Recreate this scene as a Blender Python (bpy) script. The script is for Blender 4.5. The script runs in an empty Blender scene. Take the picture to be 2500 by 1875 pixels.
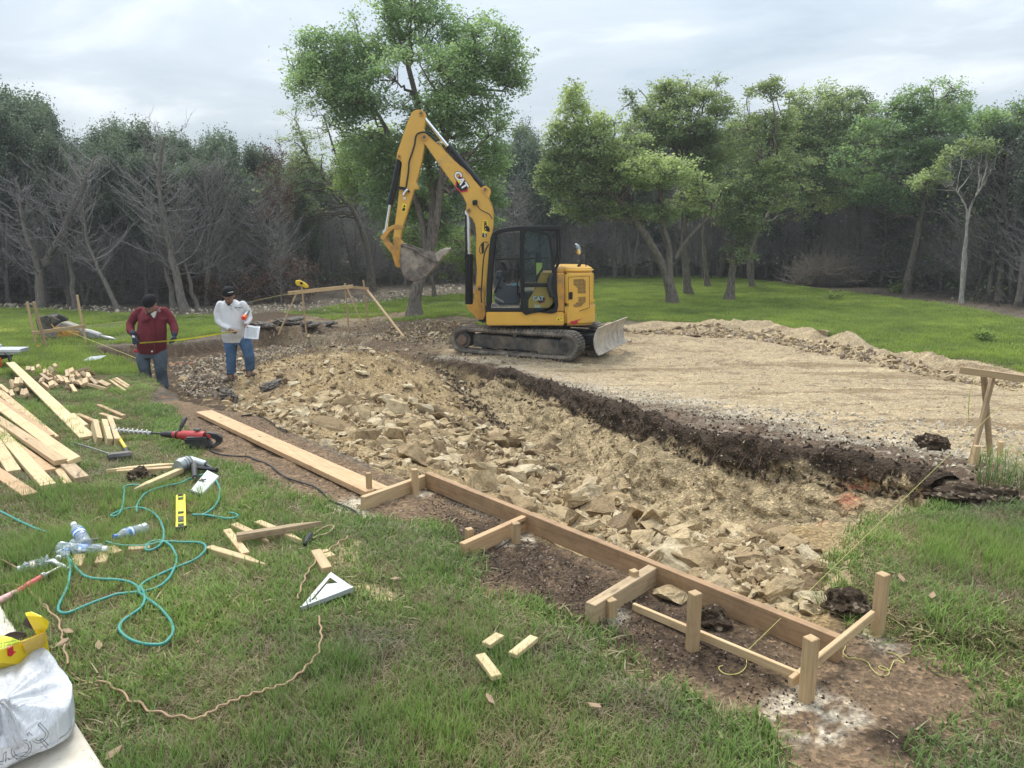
import bpy, bmesh, math, random
import numpy as np
from mathutils import Vector, Matrix, Euler, Quaternion
R = math.radians
random.seed(7)
rng = np.random.default_rng(7)
sc = bpy.context.scene
col = sc.collection

# ------------------------------------------------------------------ camera
CAM_H, PITCH, FPX = 1.67, R(11.5), 1880.0
cam_d = bpy.data.cameras.new('camera')
cam_d.lens = 36.0 * FPX / 2500.0
cam_d.sensor_width = 36.0
cam_d.clip_start = 0.05
cam_d.clip_end = 2000
cam = bpy.data.objects.new('camera', cam_d)
cam.location = (0, 0, CAM_H)
cam.rotation_euler = (math.pi / 2 - PITCH, 0, 0)
col.objects.link(cam)
sc.camera = cam

# ------------------------------------------------------------------ world, sun, exposure
SUN_ELEV, SUN_ROT = R(56), R(-25)
world = bpy.data.worlds.new('World')
sc.world = world
world.use_nodes = True
nt = world.node_tree
nt.nodes.clear()
W = nt.nodes.new
def wl(a, b): nt.links.new(a, b)
w_out = W('ShaderNodeOutputWorld')
w_bg = W('ShaderNodeBackground'); w_bg.inputs['Strength'].default_value = 0.1
w_sky = W('ShaderNodeTexSky'); w_sky.sky_type = 'NISHITA'; w_sky.sun_disc = False
w_sky.sun_elevation = SUN_ELEV; w_sky.sun_rotation = SUN_ROT; w_sky.altitude = 250
w_sky.air_density = 1.2; w_sky.dust_density = 2.0
w_tc = W('ShaderNodeTexCoord')
# the cloud deck: the view direction projected on a flat layer overhead
w_sep = W('ShaderNodeSeparateXYZ'); wl(w_tc.outputs['Generated'], w_sep.inputs[0])
w_zz = W('ShaderNodeMath'); w_zz.operation = 'MAXIMUM'; wl(w_sep.outputs['Z'], w_zz.inputs[0]); w_zz.inputs[1].default_value = 0.0
w_za = W('ShaderNodeMath'); w_za.operation = 'ADD'; wl(w_zz.outputs[0], w_za.inputs[0]); w_za.inputs[1].default_value = 0.16
w_dx = W('ShaderNodeMath'); w_dx.operation = 'DIVIDE'; wl(w_sep.outputs['X'], w_dx.inputs[0]); wl(w_za.outputs[0], w_dx.inputs[1])
w_dy = W('ShaderNodeMath'); w_dy.operation = 'DIVIDE'; wl(w_sep.outputs['Y'], w_dy.inputs[0]); wl(w_za.outputs[0], w_dy.inputs[1])
w_cmb = W('ShaderNodeCombineXYZ'); wl(w_dx.outputs[0], w_cmb.inputs[0]); wl(w_dy.outputs[0], w_cmb.inputs[1])
w_n1 = W('ShaderNodeTexNoise'); w_n1.inputs['Scale'].default_value = 1.1; w_n1.inputs['Detail'].default_value = 7
w_n1.inputs['Roughness'].default_value = 0.55; w_n1.inputs['Distortion'].default_value = 0.5
wl(w_cmb.outputs[0], w_n1.inputs['Vector'])
w_r1 = W('ShaderNodeValToRGB'); wl(w_n1.outputs['Fac'], w_r1.inputs['Fac'])
e = w_r1.color_ramp.elements
e[0].position = 0.34; e[0].color = (0.44, 0.52, 0.60, 1)
e[1].position = 0.68; e[1].color = (0.85, 0.90, 0.95, 1)
m = w_r1.color_ramp.elements.new(0.45); m.color = (0.54, 0.62, 0.70, 1)
m = w_r1.color_ramp.elements.new(0.55); m.color = (0.61, 0.68, 0.75, 1)
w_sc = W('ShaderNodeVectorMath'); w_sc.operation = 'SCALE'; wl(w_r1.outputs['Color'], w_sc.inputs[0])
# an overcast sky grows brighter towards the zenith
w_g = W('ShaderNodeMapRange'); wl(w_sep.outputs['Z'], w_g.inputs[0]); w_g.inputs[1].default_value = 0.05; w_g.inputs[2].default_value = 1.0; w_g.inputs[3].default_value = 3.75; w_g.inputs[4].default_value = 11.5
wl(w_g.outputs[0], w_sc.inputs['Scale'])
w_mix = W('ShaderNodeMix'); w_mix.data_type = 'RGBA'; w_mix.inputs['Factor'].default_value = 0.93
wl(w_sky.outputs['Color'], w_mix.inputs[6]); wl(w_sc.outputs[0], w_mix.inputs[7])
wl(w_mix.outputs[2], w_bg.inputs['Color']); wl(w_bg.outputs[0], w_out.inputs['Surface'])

sun_d = bpy.data.lights.new('sun', 'SUN'); sun_d.energy = 1.5; sun_d.angle = R(28); sun_d.color = (1.0, 0.96, 0.9)
sun = bpy.data.objects.new('sun', sun_d); col.objects.link(sun)
# sun direction from elevation and rotation
sx, sy, sz = math.sin(SUN_ROT) * math.cos(SUN_ELEV), math.cos(SUN_ROT) * math.cos(SUN_ELEV), math.sin(SUN_ELEV)
sun.rotation_euler = Vector((sx, sy, sz)).to_track_quat('Z', 'Y').to_euler()
vs = sc.view_settings
vs.view_transform = 'Standard'; vs.look = 'None'; vs.gamma = 1; vs.exposure = 1.3
vs.use_curve_mapping = False
sc.cycles.use_denoising = True
sc.cycles.max_bounces = 6; sc.cycles.diffuse_bounces = 3; sc.cycles.glossy_bounces = 3
sc.cycles.transmission_bounces = 6; sc.cycles.transparent_max_bounces = 12
sc.cycles.use_adaptive_sampling = True

# ------------------------------------------------------------------ helpers
CP, SP = math.cos(PITCH), math.sin(PITCH)
def ray(u, v):
    a, b = (u - 1250.0) / FPX, (v - 937.5) / FPX
    return np.array((a, CP - b * SP, -SP - b * CP))
def atY(u, v, Y):
    d = ray(u, v); t = Y / d[1]
    return Vector((d[0] * t, Y, CAM_H + d[2] * t))
def smooth(a, b, x):
    t = np.clip((x - a) / (b - a), 0, 1); return t * t * (3 - 2 * t)
def lin(h):
    h = h.lstrip('#'); c = [int(h[i:i+2], 16) / 255 for i in (0, 2, 4)]
    return tuple((x / 12.92 if x <= 0.04045 else ((x + 0.055) / 1.055) ** 2.4) for x in c)
def _hash(ix, iy, s):
    n = (ix * 374761393 + iy * 668265263 + s * 974634777) & 0xffffffff
    n = ((n ^ (n >> 13)) * 1274126177) & 0xffffffff
    return ((n ^ (n >> 16)) & 0xffff) / 65535.0
def vnoise(x, y, s=0):
    x = np.asarray(x, float); y = np.asarray(y, float)
    xi, yi = np.floor(x).astype(np.int64), np.floor(y).astype(np.int64)
    fx, fy = x - xi, y - yi
    fx, fy = fx * fx * (3 - 2 * fx), fy * fy * (3 - 2 * fy)
    a, b = _hash(xi, yi, s), _hash(xi + 1, yi, s)
    c, d = _hash(xi, yi + 1, s), _hash(xi + 1, yi + 1, s)
    return (a + (b - a) * fx) * (1 - fy) + (c + (d - c) * fx) * fy
def fbm(x, y, f=1.0, o=4, s=0, g=0.5):
    r = 0; amp = 1; tot = 0
    for k in range(o):
        r = r + amp * (vnoise(x * f + 13.7 * k, y * f - 7.1 * k, s + k) - 0.5); tot += amp
        amp *= g; f *= 2.03
    return r / tot * 2      # about -1..1
def sdist(x, y, poly):
    """signed distance to a polygon, positive inside"""
    x = np.asarray(x, float); y = np.asarray(y, float)
    d = np.full(x.shape, 1e9); inside = np.zeros(x.shape, bool)
    n = len(poly)
    for i in range(n):
        ax, ay = poly[i]; bx, by = poly[(i + 1) % n]
        ex, ey = bx - ax, by - ay
        t = np.clip(((x - ax) * ex + (y - ay) * ey) / (ex * ex + ey * ey + 1e-12), 0, 1)
        d = np.minimum(d, np.hypot(x - ax - t * ex, y - ay - t * ey))
        c = ((ay > y) != (by > y)) & (x < (bx - ax) * (y - ay) / (by - ay + 1e-12) + ax)
        inside ^= c
    return np.where(inside, d, -d)
def ldist(x, y, pts):
    d = np.full(np.shape(x), 1e9)
    for (ax, ay), (bx, by) in zip(pts[:-1], pts[1:]):
        ex, ey = bx - ax, by - ay
        t = np.clip(((x - ax) * ex + (y - ay) * ey) / (ex * ex + ey * ey + 1e-12), 0, 1)
        d = np.minimum(d, np.hypot(x - ax - t * ex, y - ay - t * ey))
    return d

# ---- tagging and linking
def tag(o, label=None, cat=None, group=None, kind=None):
    if label: o['label'] = label
    if cat: o['category'] = cat
    if group: o['group'] = group
    if kind: o['kind'] = kind
    return o
def empty(name, loc=(0, 0, 0), label=None, cat=None, group=None, rz=0):
    o = bpy.data.objects.new(name, None); col.objects.link(o)
    o.location = loc; o.rotation_euler = (0, 0, rz); o.empty_display_size = 0.1
    return tag(o, label, cat, group)
def link(name, me, mat=None, parent=None, loc=None, rot=None):
    o = bpy.data.objects.new(name, me); col.objects.link(o)
    if mat is not None and hasattr(me, 'materials') and not me.materials: me.materials.append(mat)
    if parent is not None: o.parent = parent
    if loc is not None: o.location = loc
    if rot is not None: o.rotation_euler = rot
    return o
def copy_tree(o, parent=None):
    c = o.copy(); col.objects.link(c); c.parent = parent
    for ch in list(o.children): copy_tree(ch, c)
    return c
def np_mesh(name, V, F, smooth_=False, uv=None, attrs=None):
    """V (n,3), F (m,k) all the same k"""
    V = np.asarray(V, np.float32); F = np.asarray(F, np.int32)
    me = bpy.data.meshes.new(name)
    me.vertices.add(len(V)); me.vertices.foreach_set('co', V.ravel())
    k = F.shape[1]
    me.loops.add(F.size); me.loops.foreach_set('vertex_index', F.ravel())
    me.polygons.add(len(F)); me.polygons.foreach_set('loop_start', np.arange(0, F.size, k, dtype=np.int32))
    try: me.polygons.foreach_set('loop_total', np.full(len(F), k, np.int32))
    except Exception: pass
    if smooth_: me.polygons.foreach_set('use_smooth', np.ones(len(F), bool))
    for n_, (dom, typ, arr) in (attrs or {}).items():
        a = me.attributes.new(n_, typ, dom)
        a.data.foreach_set({'FLOAT': 'value', 'FLOAT_COLOR': 'color', 'FLOAT_VECTOR': 'vector', 'INT': 'value'}[typ], np.ascontiguousarray(arr, np.int32 if typ == 'INT' else np.float32).ravel())
    me.update(calc_edges=True); me.validate()
    return me

class MB:
    """a bmesh that collects shapes"""
    def __init__(s): s.bm = bmesh.new()
    def box(s, c, size, rot=None, taper=None):
        M = Matrix.Translation(c) @ (rot.to_matrix().to_4x4() if rot is not None else Matrix())
        vs_ = []
        for k in range(8):
            q = Vector(((k & 1) - .5, ((k >> 1) & 1) - .5, ((k >> 2) & 1) - .5))
            f = 1.0 if not (taper and q.z > 0) else taper
            vs_.append(s.bm.verts.new(M @ Vector((q.x * size[0] * f, q.y * size[1] * f, q.z * size[2]))))
        for f in ((0,2,3,1),(4,5,7,6),(0,1,5,4),(2,6,7,3),(0,4,6,2),(1,3,7,5)): s.bm.faces.new([vs_[i] for i in f])
        return vs_
    def prism(s, pts, thick, axis='Y', off=0.0, M=None):
        """outline pts (a,b) in the XZ plane (axis Y) extruded off-t/2..off+t/2; returns (near, far) rings"""
        def mk(a, b, t):
            v = Vector((a, t, b)) if axis == 'Y' else (Vector((a, b, t)) if axis == 'Z' else Vector((t, a, b)))
            return M @ v if M is not None else v
        A = [s.bm.verts.new(mk(a, b, off - thick / 2)) for a, b in pts]
        B = [s.bm.verts.new(mk(a, b, off + thick / 2)) for a, b in pts]
        n = len(pts)
        try:
            s.bm.faces.new(A); s.bm.faces.new(B[::-1])
            for i in range(n): s.bm.faces.new((A[i], B[i], B[(i + 1) % n], A[(i + 1) % n]))
        except ValueError: pass
        return A, B
    def ring_prism(s, outer, inner, thick, off=0.0, M=None):
        n = len(outer)
        def mk(a, b, t):
            v = Vector((a, t, b)); return M @ v if M is not None else v
        L = [[s.bm.verts.new(mk(a, b, off + t)) for a, b in pts] for pts in (outer, inner) for t in (-thick/2, thick/2)]
        oa, ob, ia, ib = L
        for i in range(n):
            j = (i + 1) % n
            s.bm.faces.new((oa[i], oa[j], ia[j], ia[i])); s.bm.faces.new((ob[j], ob[i], ib[i], ib[j]))
            s.bm.faces.new((oa[j], oa[i], ob[i], ob[j])); s.bm.faces.new((ia[i], ia[j], ib[j], ib[i]))
    def tube(s, pts, rad, n=8, cap=True, flat=None):
        pts = [Vector(p) for p in pts]
        if not hasattr(rad, '__len__'): rad = [rad] * len(pts)
        rings = []; up = None
        for i, p in enumerate(pts):
            t = (pts[min(i + 1, len(pts) - 1)] - pts[max(i - 1, 0)])
            if t.length < 1e-9: t = Vector((0, 0, 1))
            t.normalize()
            if up is None: up = t.orthogonal().normalized()
            up = (up - t * up.dot(t));
            if up.length < 1e-6: up = t.orthogonal()
            up.normalize(); sd = t.cross(up)
            rings.append([s.bm.verts.new(p + (up * math.cos(2*math.pi*k/n) + sd * math.sin(2*math.pi*k/n)) * rad[i]) for k in range(n)])
        for a, b in zip(rings[:-1], rings[1:]):
            for k in range(n): s.bm.faces.new((a[k], a[(k+1) % n], b[(k+1) % n], b[k]))
        if cap: s.bm.faces.new(rings[0][::-1]); s.bm.faces.new(rings[-1])
        return rings
    def cyl(s, a, b, r, n=16, r2=None): return s.tube([a, b], [r, r if r2 is None else r2], n)
    def lathe(s, prof, n=20, M=None):
        rings = []
        for r, z in prof:
            ring = []
            for k in range(n):
                v = Vector((r * math.cos(2*math.pi*k/n), r * math.sin(2*math.pi*k/n), z))
                ring.append(s.bm.verts.new(M @ v if M is not None else v))
            rings.append(ring)
        for a, b in zip(rings[:-1], rings[1:]):
            for k in range(n): s.bm.faces.new((a[k], a[(k+1) % n], b[(k+1) % n], b[k]))
        s.bm.faces.new(rings[0][::-1]); s.bm.faces.new(rings[-1])
    def ball(s, c, r, scale=(1, 1, 1), seg=12, M=None):
        T = Matrix.Translation(c) @ Matrix.Diagonal((*scale, 1))
        if M is not None: T = Matrix.Translation(c) @ M.to_4x4() @ Matrix.Diagonal((*scale, 1))
        bmesh.ops.create_uvsphere(s.bm, u_segments=seg, v_segments=max(6, seg * 2 // 3), radius=r, matrix=T)
    def mesh(s, name, bevel=0, smooth_=False, seg=1, angle=30):
        bm = s.bm
        bmesh.ops.recalc_face_normals(bm, faces=bm.faces)
        if bevel:
            ed = [e for e in bm.edges if len(e.link_faces) == 2 and e.calc_face_angle(0) > R(angle)]
            try: bmesh.ops.bevel(bm, geom=ed, offset=bevel, segments=seg, affect='EDGES', clamp_overlap=True)
            except Exception: pass
        me = bpy.data.meshes.new(name); bm.to_mesh(me); bm.free()
        if smooth_:
            for p in me.polygons: p.use_smooth = True
        return me
    def build(s, name, mat, parent=None, bevel=0, smooth_=False, seg=1, loc=None, rot=None, angle=30):
        return link(name, s.mesh(name, bevel, smooth_, seg, angle), mat, parent, loc, rot)
def auto_smooth(o, ang=40):
    me = o.data
    for p in me.polygons: p.use_smooth = True
    try: me.set_sharp_from_angle(angle=R(ang))
    except Exception: pass
    return o

# ---- materials
MATS = {}
def new_mat(name):
    m = bpy.data.materials.new(name); m.use_nodes = True
    n = m.node_tree; n.nodes.clear()
    out = n.nodes.new('ShaderNodeOutputMaterial'); b = n.nodes.new('ShaderNodeBsdfPrincipled')
    n.links.new(b.outputs[0], out.inputs[0])
    return m, n, b, out
def ramp(n, fac, stops):
    r = n.nodes.new('ShaderNodeValToRGB'); n.links.new(fac, r.inputs[0])
    el = r.color_ramp.elements
    while len(el) < len(stops): el.new(0.5)
    for e_, (p, c) in zip(el, stops): e_.position = p; e_.color = (*c[:3], 1)
    return r.outputs[0]
def noise(n, vec, scale, detail=4, rough=0.55, dist=0):
    t = n.nodes.new('ShaderNodeTexNoise'); t.inputs['Scale'].default_value = scale; t.inputs['Detail'].default_value = detail
    t.inputs['Roughness'].default_value = rough; t.inputs['Distortion'].default_value = dist
    if vec is not None: n.links.new(vec, t.inputs['Vector'])
    return t.outputs['Fac']
def mapping(n, vec, scale=(1, 1, 1), loc=(0, 0, 0)):
    m_ = n.nodes.new('ShaderNodeMapping'); m_.inputs['Scale'].default_value = scale; m_.inputs['Location'].default_value = loc
    n.links.new(vec, m_.inputs['Vector']); return m_.outputs[0]
def bump(n, b, h, strength=0.3, dist=0.01, prev=None):
    bp = n.nodes.new('ShaderNodeBump'); bp.inputs['Strength'].default_value = strength; bp.inputs['Distance'].default_value = dist
    n.links.new(h, bp.inputs['Height'])
    if prev is not None: n.links.new(prev, bp.inputs['Normal'])
    n.links.new(bp.outputs[0], b.inputs['Normal']); return bp.outputs[0]
def mixc(n, fac, a, b, mode='MIX'):
    m_ = n.nodes.new('ShaderNodeMix'); m_.data_type = 'RGBA'; m_.blend_type = mode
    for s_, val in ((0, fac), (6, a), (7, b)):
        if isinstance(val, (int, float)): m_.inputs[s_].default_value = val
        elif isinstance(val, tuple): m_.inputs[s_].default_value = (*val[:3], 1)
        else: n.links.new(val, m_.inputs[s_])
    return m_.outputs[2]
def plain(name, c, rough=0.6, metal=0.0, var=0.12, scale=14, bmp=0.0, dirt=None, dirt_amt=0.5, coat=0.0, spec=None):
    """a coloured material with slight mottling and, if asked, dirt patches"""
    if name in MATS: return MATS[name]
    m, n, b, _ = new_mat(name)
    tc = n.nodes.new('ShaderNodeTexCoord').outputs['Object']
    f = noise(n, tc, scale, 5, 0.6)
    lo = tuple(x * (1 - var) for x in c); hi = tuple(min(1, x * (1 + var)) for x in c)
    cc = ramp(n, f, [(0.3, lo), (0.7, hi)])
    if dirt:
        f2 = noise(n, tc, scale * 0.45, 7, 0.7)
        k = ramp(n, f2, [(0.62 - 0.35 * dirt_amt, (0, 0, 0)), (0.80 - 0.2 * dirt_amt, (1, 1, 1))])
        cc = mixc(n, k, cc, dirt)
        rr = ramp(n, k, [(0, (rough,) * 3), (1, (0.9,) * 3)]); n.links.new(rr, b.inputs['Roughness'])
    else: b.inputs['Roughness'].default_value = rough
    n.links.new(cc, b.inputs['Base Color'])
    b.inputs['Metallic'].default_value = metal
    if coat: b.inputs['Coat Weight'].default_value = coat; b.inputs['Coat Roughness'].default_value = 0.2
    if spec is not None: b.inputs['Specular IOR Level'].default_value = spec
    if bmp: bump(n, b, noise(n, tc, scale * 6, 4), bmp, 0.004)
    MATS[name] = m
    return m
def wood_mat(name, light, dark, stain=0.0, bmp=0.25):
    """sawn softwood: rings cut along the object's X axis, knots, a mill's print of stains"""
    m, n, b, _ = new_mat(name)
    tcn = n.nodes.new('ShaderNodeTexCoord'); oi = n.nodes.new('ShaderNodeObjectInfo')
    add = n.nodes.new('ShaderNodeVectorMath'); add.operation = 'ADD'
    sc_ = n.nodes.new('ShaderNodeVectorMath'); sc_.operation = 'SCALE'; sc_.inputs['Scale'].default_value = 37.0
    cb = n.nodes.new('ShaderNodeCombineXYZ')
    for k in range(3): n.links.new(oi.outputs['Random'], cb.inputs[k])
    n.links.new(cb.outputs[0], sc_.inputs[0])
    n.links.new(tcn.outputs['Object'], add.inputs[0]); n.links.new(sc_.outputs[0], add.inputs[1])
    v = add.outputs[0]
    g = noise(n, mapping(n, v, (1.2, 22, 26)), 3.0, 5, 0.6, 0.6)
    g2 = noise(n, mapping(n, v, (3.0, 120, 120)), 2.0, 3, 0.6)
    mx = n.nodes.new('ShaderNodeMath'); mx.operation = 'MULTIPLY_ADD'; n.links.new(g2, mx.inputs[0]); mx.inputs[1].default_value = 0.35; n.links.new(g, mx.inputs[2])
    cc = ramp(n, mx.outputs[0], [(0.45, dark), (0.62, tuple((a + c_) / 2 for a, c_ in zip(dark, light))), (0.82, light)])
    vor = n.nodes.new('ShaderNodeTexVoronoi'); n.links.new(mapping(n, v, (2.2, 9, 9)), vor.inputs['Vector']); vor.inputs['Scale'].default_value = 1.0
    kn = ramp(n, vor.outputs['Distance'], [(0.05, (1, 1, 1)), (0.13, (0, 0, 0))])
    cc = mixc(n, kn, cc, tuple(x * 0.35 for x in dark))
    if stain:
        sN = noise(n, mapping(n, v, (5, 5, 5), (3, 1, 2)), 1.6, 6, 0.7)
        k = ramp(n, sN, [(0.60 - 0.2 * stain, (0, 0, 0)), (0.72, (1, 1, 1))])
        k2 = n.nodes.new('ShaderNodeMath'); k2.operation = 'MULTIPLY'; n.links.new(k, k2.inputs[0]); k2.inputs[1].default_value = 0.55
        cc = mixc(n, k2.outputs[0], cc, tuple(x * 0.4 for x in dark))
    hv = n.nodes.new('ShaderNodeHueSaturation'); n.links.new(cc, hv.inputs['Color'])
    mr = n.nodes.new('ShaderNodeMapRange'); n.links.new(oi.outputs['Random'], mr.inputs[0]); mr.inputs[3].default_value = 0.82; mr.inputs[4].default_value = 1.12
    n.links.new(mr.outputs[0], hv.inputs['Value'])
    n.links.new(hv.outputs[0], b.inputs['Base Color']); b.inputs['Roughness'].default_value = 0.75
    bump(n, b, mx.outputs[0], bmp, 0.003)
    return m
# ------------------------------------------------------------------ the lie of the land
def G(y): return -0.9 * smooth(3.0, 15.0, y) - 0.12 * smooth(15.0, 32.0, y)
def P0(u, v):
    """pixel -> point on the plain sloping ground (before pit, banks and mounds)"""
    d = ray(u, v); y = 4.0
    for _ in range(40):
        y = 0.5 * y + 0.5 * (G(y) - CAM_H) / d[2] * d[1]
    return (d[0] / d[1] * y, y)
def PP(pts): return [P0(*p) for p in pts]

FAR_LIP_PX = [(1047,880),(1178,890),(1223,904),(1359,945),(1500,987),(1640,1037),(1770,1072),(1900,1097),(2030,1122),(2180,1142),(2340,1185)]
NEAR_PX = [(590,1000),(760,1075),(930,1150),(1030,1192),(1180,1255),(1300,1305),(1500,1388),(1700,1468),(1880,1540),(2000,1545),(2075,1490)]
PIT = PP(FAR_LIP_PX + [(2270,1268),(2146,1291),(2101,1352),(2090,1420)] + NEAR_PX[::-1] + [(545,960),(560,900),(650,850),(760,840),(900,850)])
FAR_LIP = PP(FAR_LIP_PX); NEAR_EDGE = PP([(2146,1291),(2101,1352),(2090,1420),(2075,1490),(2000,1545)] + NEAR_PX[::-1])
TRENCH = PP([(215,850),(300,845),(430,840),(560,826),(700,815),(900,830),(1047,880),(900,1000),(600,1012),(520,1000),(445,978),(400,950),(352,912),(300,884),(225,866)])
LAWN = PP([(-900,760),(0,756),(150,758),(215,848),(225,868),(300,885),(352,915),(385,945),(372,985),(380,1012),(401,1077),(447,1120),(515,1137),(545,1163),(613,1190),(694,1225),(748,1256),(790,1272),(857,1298),(922,1292),(1020,1304),(1040,1345),(1090,1388),(1045,1418),(1070,1450),(1157,1469),(1248,1509),(1338,1545),(1411,1578),(1461,1614),(1473,1670),(1542,1688),(1644,1716),(1664,1770),(1786,1789),(1860,1830),(1868,1900),(1880,2400),(-3500,2400),(-2500,1200)])
RLAWN = PP([(2146,1293),(2268,1276),(2500,1262),(2700,1255),(3600,1240),(3600,1700),(2700,1620),(2500,1590),(2420,1596),(2310,1580),(2213,1545),(2153,1515),(2104,1490),(2096,1420),(2103,1352)])
CORNER = PP([(2300,1900),(2390,1830),(2450,1780),(2500,1700),(2540,1650),(3000,1640),(3400,2400),(2200,2400)])
PAD = PP([(1047,880),(1178,888),(1359,943),(1500,985),(1640,1035),(1770,1070),(1900,1095),(2030,1120),(2180,1140),(2330,1182),(2480,1200),(3300,1180),(3300,960),(2700,935),(2500,905),(2400,880),(2250,870),(2150,862),(2050,835),(1900,800),(1750,790),(1600,782),(1480,800),(1440,812),(1150,820),(1100,850)])
BERM = PP([(1490,812),(1600,800),(1700,802),(1860,806),(1960,820),(2060,848),(2150,872),(2300,905),(2450,925),(2700,970),(3100,1010)])
BERM_B = PP([(960,808),(1040,806),(1120,812),(1190,820)])
FARG = PP([(1448,700),(1470,676),(1560,672),(1700,676),(1850,686),(1950,700),(2130,722),(2300,744),(2420,768),(2560,790),(3400,850),(3400,1020),(2700,962),(2500,902),(2400,880),(2290,872),(2150,862),(2060,836),(1900,802),(1700,786),(1520,782),(1448,790)])
MIDG = PP([(650,770),(840,745),(1000,728),(1130,720),(1200,716),(1448,704),(1448,770),(1190,800),(1100,782),(1000,785),(900,776),(700,792),(560,812),(430,838),(300,842),(216,846),(150,800),(150,760),(300,765),(400,775),(520,770)])
CUT = PP([(600,775),(680,768),(780,780),(820,790),(780,812),(640,822),(560,815)])
PATCHB = PP([(1000,785),(1080,770),(1180,775),(1180,800),(1020,806)])
DIRTTONGUE = PP([(1100,1190),(1300,1330),(1600,1480),(1850,1600),(2000,1640),(1900,1720),(1560,1640),(1250,1470),(1060,1340),(1030,1240)])

def T(x, y, fine=True):
    x = np.atleast_1d(np.asarray(x, float)); y = np.atleast_1d(np.asarray(y, float))
    z = G(y) + 0.05 * fbm(x, y, 0.35, 3, 3) * smooth(2, 6, y)
    # rising ground in the far wood
    z = z + 0.35 * smooth(36, 60, y)
    near = (y > 1.5) & (y < 24)
    if not near.any(): return z
    xi, yi = x[near], y[near]
    zz = np.zeros(xi.shape)
    wob = 0.10 * fbm(xi, yi, 1.7, 3, 5) + 0.04 * fbm(xi, yi, 6.0, 2, 9)
    sp = sdist(xi, yi, PIT) + wob * 0.7
    dn = ldist(xi, yi, NEAR_EDGE); df = ldist(xi, yi, FAR_LIP) + wob * 0.9 + 0.13 * fbm(xi, yi, 0.8, 2, 15)
    rough = 0.5 * fbm(xi, yi, 3.0, 5, 11, 0.6) + 0.25 * fbm(xi, yi, 14.0, 3, 12)
    inside = smooth(0.0, 0.12, sp)
    wall = 0.42 * smooth(-0.02, 0.10, df) + 0.58 * smooth(0.16, 0.62, df)
    leftfade = smooth(-2.0, 0.6, xi)
    depth = wall * (0.09 + 0.60 * smooth(0.1, 2.1, dn)) * (0.25 + 0.75 * leftfade)
    zz -= np.where(sp > 0, inside * (depth + 0.02), 0)
    zz += inside * rough * 0.10
    # layered face of the cut
    face = np.exp(-((df - 0.3) / 0.22) ** 2) * inside * leftfade
    zz += face * (0.06 * fbm(xi * 2.0, yi * 2.0, 4.0, 3, 21))
    # trench and men's ground
    st = sdist(xi, yi, TRENCH) + 0.6 * wob
    tfade = 1 - smooth(-5.3, -2.2, xi)
    zz -= 0.27 * smooth(0.0, 0.16, st) * tfade * (1 - 0.5 * inside)
    zz += 0.035 * rough * smooth(0, 0.3, st)
    # spoil heap of tan rubble
    cx, cy = MOUND
    g = np.exp(-(((xi - cx) / 1.55) ** 2 + ((yi - cy) / 1.25) ** 2))
    zz += 0.58 * g * (1 + 0.30 * rough)
    cx, cy = MOUND2
    zz += 0.2 * np.exp(-(((xi - cx) / 1.1) ** 2 + ((yi - cy) / 0.8) ** 2)) * (1 + 0.3 * rough)
    # bank along the back of the pad
    for ln, h, w in ((BERM, 0.30, 0.42), (BERM_B, 0.36, 0.5)):
        db = ldist(xi, yi, ln)
        zz += h * np.exp(-(db / w) ** 2) * (0.62 + 0.95 * fbm(xi, yi, 0.9, 3, 31)) + np.exp(-(db / (w * 1.3)) ** 2) * rough * 0.13
    # roughness of the worked pad
    sd_ = sdist(xi, yi, PAD)
    zz += np.where(sd_ > 0, smooth(0, 0.5, sd_) * (0.02 * rough + 0.018 * fbm(xi * 0.35, yi * 1.6, 2.0, 4, 44)), 0)
    # dug bank in the meadow
    sc_ = sdist(xi, yi, CUT)
    zz += 0.16 * smooth(-0.1, 0.3, sc_) * (1 + 0.5 * rough)
    # the dirt strip beside the forms lies a little lower than the turf
    sl = sdist(xi, yi, LAWN) + 0.5 * wob
    zz += 0.035 * smooth(-0.04, 0.05, sl) + 0.02 * fbm(xi, yi, 2.2, 3, 51) * smooth(-0.1, 0.3, sl)
    sr = sdist(xi, yi, RLAWN) + 0.6 * wob
    zz += 0.07 * smooth(-0.06, 0.06, sr)
    dirt = (1 - smooth(-0.05, 0.05, sl)) * (1 - smooth(-0.05, 0.05, sr)) * (1 - inside)
    zz += dirt * (0.022 * fbm(xi, yi, 3.1, 4, 61) + 0.010 * fbm(xi, yi, 16, 3, 62))
    z[near] += zz
    return z
MOUND = P0(880, 925); MOUND2 = P0(660, 905)

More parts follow.
